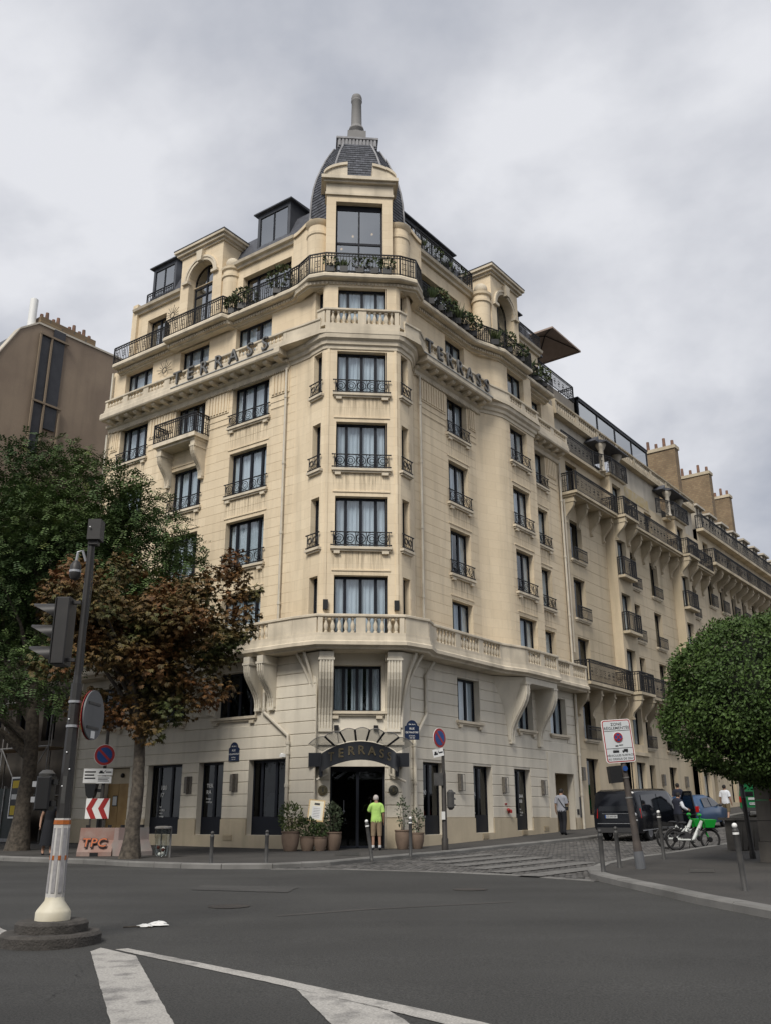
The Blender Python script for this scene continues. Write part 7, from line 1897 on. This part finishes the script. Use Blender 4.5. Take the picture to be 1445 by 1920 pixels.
def person(pos, az, label, J, regions, skin='skin', hair='hair_dark', hair_kind='short', extra=None, H=1.75):
    """J: joints overriding the standing pose (x right, y forward, z up, for height 1.75); az: facing, clockwise from +Y"""
    P = {'pelvis': (0, 0, .93), 'waist': (0, 0, 1.08), 'chest': (0, .01, 1.28), 'upper': (0, 0, 1.42), 'neck': (0, .01, 1.50), 'jaw': (0, .03, 1.56), 'skull': (0, .015, 1.65), 'crown': (0, .01, 1.705)}
    for s, q in (('l', -1), ('r', 1)):
        P.update({'sh' + s: (q * .17, 0, 1.41), 'el' + s: (q * .24, -.03, 1.13), 'wr' + s: (q * .26, .05, .90), 'ha' + s: (q * .26, .08, .82),
                  'hip' + s: (q * .09, 0, .90), 'kn' + s: (q * .105, .02, .50), 'an' + s: (q * .11, -.02, .09), 'ba' + s: (q * .125, .10, .035), 'to' + s: (q * .13, .17, .03)})
    P.update(J)
    rad = {'pelvis': (.155, .115), 'waist': (.14, .10), 'chest': (.165, .115), 'upper': (.13, .085), 'neck': (.055, .058), 'jaw': (.068, .082), 'skull': (.078, .098), 'crown': (.05, .06),
           'sh': (.062, .062), 'el': (.043, .043), 'wr': (.028, .034), 'ha': (.036, .02), 'hip': (.092, .095), 'kn': (.058, .06), 'an': (.04, .045), 'ba': (.045, .035), 'to': (.035, .025)}
    names = list(P); idx = {n: i for i, n in enumerate(names)}
    E = [('pelvis', 'waist'), ('waist', 'chest'), ('chest', 'upper'), ('upper', 'neck'), ('neck', 'jaw'), ('jaw', 'skull'), ('skull', 'crown')]
    for s in 'lr': E += [('upper', 'sh' + s), ('sh' + s, 'el' + s), ('el' + s, 'wr' + s), ('wr' + s, 'ha' + s), ('pelvis', 'hip' + s), ('hip' + s, 'kn' + s), ('kn' + s, 'an' + s), ('an' + s, 'ba' + s), ('ba' + s, 'to' + s)]
    me = bpy.data.meshes.new('body'); me.from_pydata([P[n] for n in names], [(idx[a], idx[b]) for a, b in E], [])
    o = bpy.data.objects.new('tmp', me); COL.objects.link(o)
    o.modifiers.new('s', 'SKIN'); sb = o.modifiers.new('d', 'SUBSURF'); sb.levels = 2; sb.render_levels = 2
    sv = me.skin_vertices[0].data
    for n in names:
        k = n if n in rad else n[:-1]; sv[idx[n]].radius = rad[k]; sv[idx[n]].use_root = (n == 'pelvis')
    dg = bpy.context.evaluated_depsgraph_get(); dg.update()
    ev = bpy.data.meshes.new_from_object(o.evaluated_get(dg)); bpy.data.objects.remove(o)
    V = [v.co.copy() for v in ev.vertices]; NRM = [v.normal.copy() for v in ev.vertices]; FS = [tuple(p.vertices) for p in ev.polygons]
    def seg_of(c):
        best = None
        for a, b in E:
            A, B = Vector(P[a]), Vector(P[b]); d = B - A; t = max(0, min(1, (c - A).dot(d) / max(1e-9, d.length_squared)))
            k = a if a in rad else a[:-1]
            dist = (A + d * t - c).length - .5 * sum(rad[k]) * .5
            if best is None or dist < best[0]: best = (dist, a, b, t)
        return best[1:]
    g = G(pos[0], pos[1]) + pos[2]; s = H / 1.75
    M = Matrix.Translation((pos[0], pos[1], g)) @ Matrix.Rotation(R_(-az), 4, 'Z') @ Matrix.Scale(s, 4)
    root = thing('person', None, label, 'person', None, Matrix.Translation((pos[0], pos[1], g)))
    # fingers, thumb, nose and ears grown into the same mesh
    ex = MB(None, True)
    for q in 'lr':
        w, h = Vector(P['wr' + q]), Vector(P['ha' + q]); d = (h - w).normalized(); side = d.cross(Vector((1, 0, 0)))
        if side.length < .1: side = d.cross(Vector((0, 1, 0)))
        side.normalize(); palm = side.cross(d)
        for i, (of, L) in enumerate(((-.028, .062), (-.010, .074), (.009, .07), (.027, .054))):
            b = h + side * of; ex.tube([b, b + d * L * .5 + palm * .006, b + d * L * .9 + palm * .02], [.0095, .009, .007], 5)
        b = w.lerp(h, .45) - side * .03; ex.tube([b, b + d * .03 - side * .025, b + d * .06 - side * .03], [.012, .011, .008], 5)
    sk = Vector(P['skull']); jw = Vector(P['jaw']); fd = Vector((0, 1, 0))
    ex.tube([sk + Vector((0, .09, .0)), sk + Vector((0, .115, -.04)), sk + Vector((0, .095, -.05))], [.008, .014, .01], 5)
    for q in (-1, 1): ex.sphere(tuple(sk + Vector((q * .085, -.005, -.025))), .028, 7, 5, .4, .8, 1.1)
    body = MB(None, True); body.add(V, FS); body.add(ex.v, ex.f)
    body.build('body', skin, root, M)
    for nm, m, test, off in regions:
        keep = []
        for f in FS:
            c = sum((V[i] for i in f), Vector()) / len(f)
            a, b, t = seg_of(c)
            if test(a, b, t, c): keep.append(f)
        used = sorted({i for f in keep for i in f}); mp = {i: k for k, i in enumerate(used)}
        if keep:
            MB(None, True).add([V[i] + NRM[i] * off for i in used], [tuple(mp[i] for i in f) for f in keep]).build(nm, m, root, M)
    hb = MB(None, True)
    hc = sk + Vector((0, -.012, .012))
    hb.sphere(tuple(hc), .108, 14, 10, .86, 1.02, 1.0)
    hb2 = MB(None, True); keepf = []
    for f in hb.f:
        c = sum((Vector(hb.v[i]) for i in f), Vector()) / len(f) - hc
        if c.z > .02 or c.y < (.015 if hair_kind == 'short' else .03) and c.z > (-.075 if hair_kind == 'short' else -.1): keepf.append(f)
    hb2.v = [tuple(Vector(p) + rv() * .004) for p in hb.v]; hb2.f = keepf
    hb2.build('hair', hair, root, M)
    if extra: extra(root, M, P)
    return root
ARM = ('shl', 'shr', 'ell', 'elr', 'wrl', 'wrr'); TORSO = ('pelvis', 'waist', 'chest', 'upper')
def shirt(sl=.75, hem=.92):
    return lambda a, b, t, c: (a in ('waist', 'chest') or (a == 'pelvis' and c.z > hem) or (a == 'upper' and (b[:2] == 'sh' or t < .45)) or (a[:2] == 'sh' and t < sl) or (sl > 1 and a[:2] == 'sh') or (sl > 1 and a[:2] == 'el' and t < sl - 1)) and c.z > hem - .02
def trous(z0, hem=.98):
    return lambda a, b, t, c: (a == 'pelvis' and c.z < hem) or (a[:3] == 'hip') or (a[:2] == 'kn' and c.z > z0) and c.z < hem
def shorts(z0): return lambda a, b, t, c: ((a == 'pelvis' and c.z < .98) or (a[:3] == 'hip' and c.z > z0))
def shoes(a, b, t, c): return a[:2] in ('an', 'ba') or (a[:2] == 'kn' and c.z < .09)
def socks(a, b, t, c): return a[:2] == 'kn' and .08 < c.z < .17
# man in the lime shirt reading at the door
person((-.33, 31.9, .12), -8, 'man in lime-green shirt and khaki shorts facing the entrance door', {'elr': (.23, -.03, 1.14), 'wrr': (.25, .06, .92), 'har': (.25, .09, .84), 'ell': (-.25, .08, 1.2), 'wrl': (-.2, .22, 1.36), 'hal': (-.16, .25, 1.44), 'skull': (-.01, .05, 1.64), 'crown': (-.01, .05, 1.70)},
       [('shorts', 'khaki', shorts(.46), .022), ('shirt', 'lime', shirt(.8, .90), .03), ('shoes', 'shoe', shoes, .012), ('socks', 'sockwhite', socks, .008)], hair='hair_white', H=1.74)
# man in grey tee with cross-body strap
def strap(root, M, P):
    MB(None, True).tube([(-.13, -.03, 1.44), (-.07, -.13, 1.36), (.06, -.155, 1.18), (.15, -.10, 1.03), (.17, .02, .98)], .016, 6).build('shoulder_strap', 'dark_cloth', root, M)
    MB().box(.12, .24, -.06, .09, .92, 1.06).build('small_bag', 'dark_cloth', root, M)
    MB(M).box(.17, .21, .30, .32, 1.14, 1.28).build('phone', 'black', root)
q = Rp(8.9, 1.35)
person((q[0], q[1], .12), 30, 'man in grey T-shirt and black trousers walking up the side street', {'elr': (.22, .02, 1.13), 'wrr': (.20, .24, 1.16), 'har': (.18, .31, 1.2), 'skull': (0, .06, 1.63), 'crown': (0, .07, 1.69), 'knl': (-.10, .12, .51), 'anl': (-.1, .12, .09), 'bal': (-.11, .24, .04), 'tol': (-.11, .30, .03), 'knr': (.10, .0, .50), 'anr': (.1, -.12, .1), 'bar': (.11, .0, .04), 'tor': (.12, .06, .03)},
       [('trousers', 'dark_cloth', trous(.08), .024), ('shirt', 'greytee', shirt(.8, .90), .028), ('shoes', 'dark_cloth', shoes, .014)], extra=strap, H=1.84)
# chauffeur in waistcoat at the open van door
q = Rp(9.3, 6.15)
person((q[0], q[1], .0), 60, 'chauffeur in dark waistcoat and white sleeves at the open van door', {'elr': (.27, .02, 1.17), 'wrr': (.26, .24, 1.08), 'har': (.25, .32, 1.07), 'ell': (-.25, .08, 1.15), 'wrl': (-.18, .27, 1.05), 'hal': (-.14, .33, 1.04), 'skull': (0, .10, 1.62), 'crown': (0, .12, 1.68), 'jaw': (0, .08, 1.55), 'neck': (0, .04, 1.50)},
       [('trousers', 'dark_cloth', trous(.06), .024), ('shirt', 'white_cloth', lambda a, b, t, c: a[:2] == 'sh' or (a[:2] == 'el' and t < .9) or (a == 'upper' and b == 'neck' and t < .6), .02), ('waistcoat', 'navy', lambda a, b, t, c: a in ('waist', 'chest') or (a == 'pelvis' and c.z > .93) or (a == 'upper' and b != 'neck'), .03), ('shoes', 'dark_cloth', shoes, .014)], H=1.76)
q = Rp(18.7, 2.75)
person((q[0], q[1], .12), 35, 'person in dark navy T-shirt on the pavement behind the blue car', {}, [('trousers', 'dark_cloth', trous(.08), .02), ('shirt', 'navy', shirt(.75, .90), .026), ('shoes', 'dark_cloth', shoes, .012)], H=1.85)
q = Rp(21.6, 4.1)
person((q[0], q[1], .0), 40, 'person in white T-shirt and olive shorts walking up the side street', {'knl': (-.10, .14, .52), 'anl': (-.1, .16, .1), 'bal': (-.11, .27, .05), 'tol': (-.11, .33, .04), 'knr': (.10, -.02, .50), 'anr': (.1, -.2, .13), 'bar': (.11, -.1, .05), 'tor': (.12, -.04, .03)},
       [('shorts', 'olive_cloth', shorts(.5), .03), ('shirt', 'white_cloth', shirt(.8, .88), .035), ('shoes', 'dark_cloth', shoes, .012)], H=1.8)
# woman in a black dress behind the traffic light pole
def skirt(root, M, P):
    MB(None, True).lathe([(.15, 1.06), (.19, .92), (.22, .6), (.24, .28), (.23, .28), (.21, .6)], (0, 0, 0), 18).build('skirt', 'dark_cloth', root, M)
    MB(M).box(-.36, -.16, -.08, .08, .62, .9).build('handbag', 'darkred', root)
x, y = -10.55, 30.0
person((x, y, .12), 150, 'woman in a long black dress walking behind the traffic light pole', {'elr': (.25, -.06, 1.14), 'wrr': (.28, .02, .9), 'har': (.28, .05, .82), 'knl': (-.09, .12, .5), 'anl': (-.1, .14, .09), 'bal': (-.1, .26, .04), 'tol': (-.1, .32, .03)},
       [('top', 'dark_cloth', shirt(.25, .9), .02), ('sandals', 'dark_cloth', lambda a, b, t, c: a[:2] in ('an', 'ba') and c.z < .045, .01)], hair_kind='long', extra=skirt, H=1.68)
# site worker behind the hoarding, with orange helmet
def helmet(root, M, P):
    MB(None, True).lathe([(.14, 0), (.125, .02), (.12, .07), (.08, .125), (.001, .145)], (P['skull'][0], P['skull'][1], P['skull'][2] + .01), 14).build('helmet', 'orange', root, M)
mat('orange', (0.55, 0.13, 0.02), .5); mat('hivis', (0.5, 0.2, 0.03), .7)
q = Lp(19.5, 1.2)
person((q[0], q[1], .55), 160, 'site worker with orange helmet behind the hoarding at the far left', {}, [('trousers', 'dark_cloth', trous(.06), .02), ('jacket', 'hivis', shirt(1.8, .9), .028), ('boots', 'dark_cloth', shoes, .014)], extra=helmet, H=1.75)
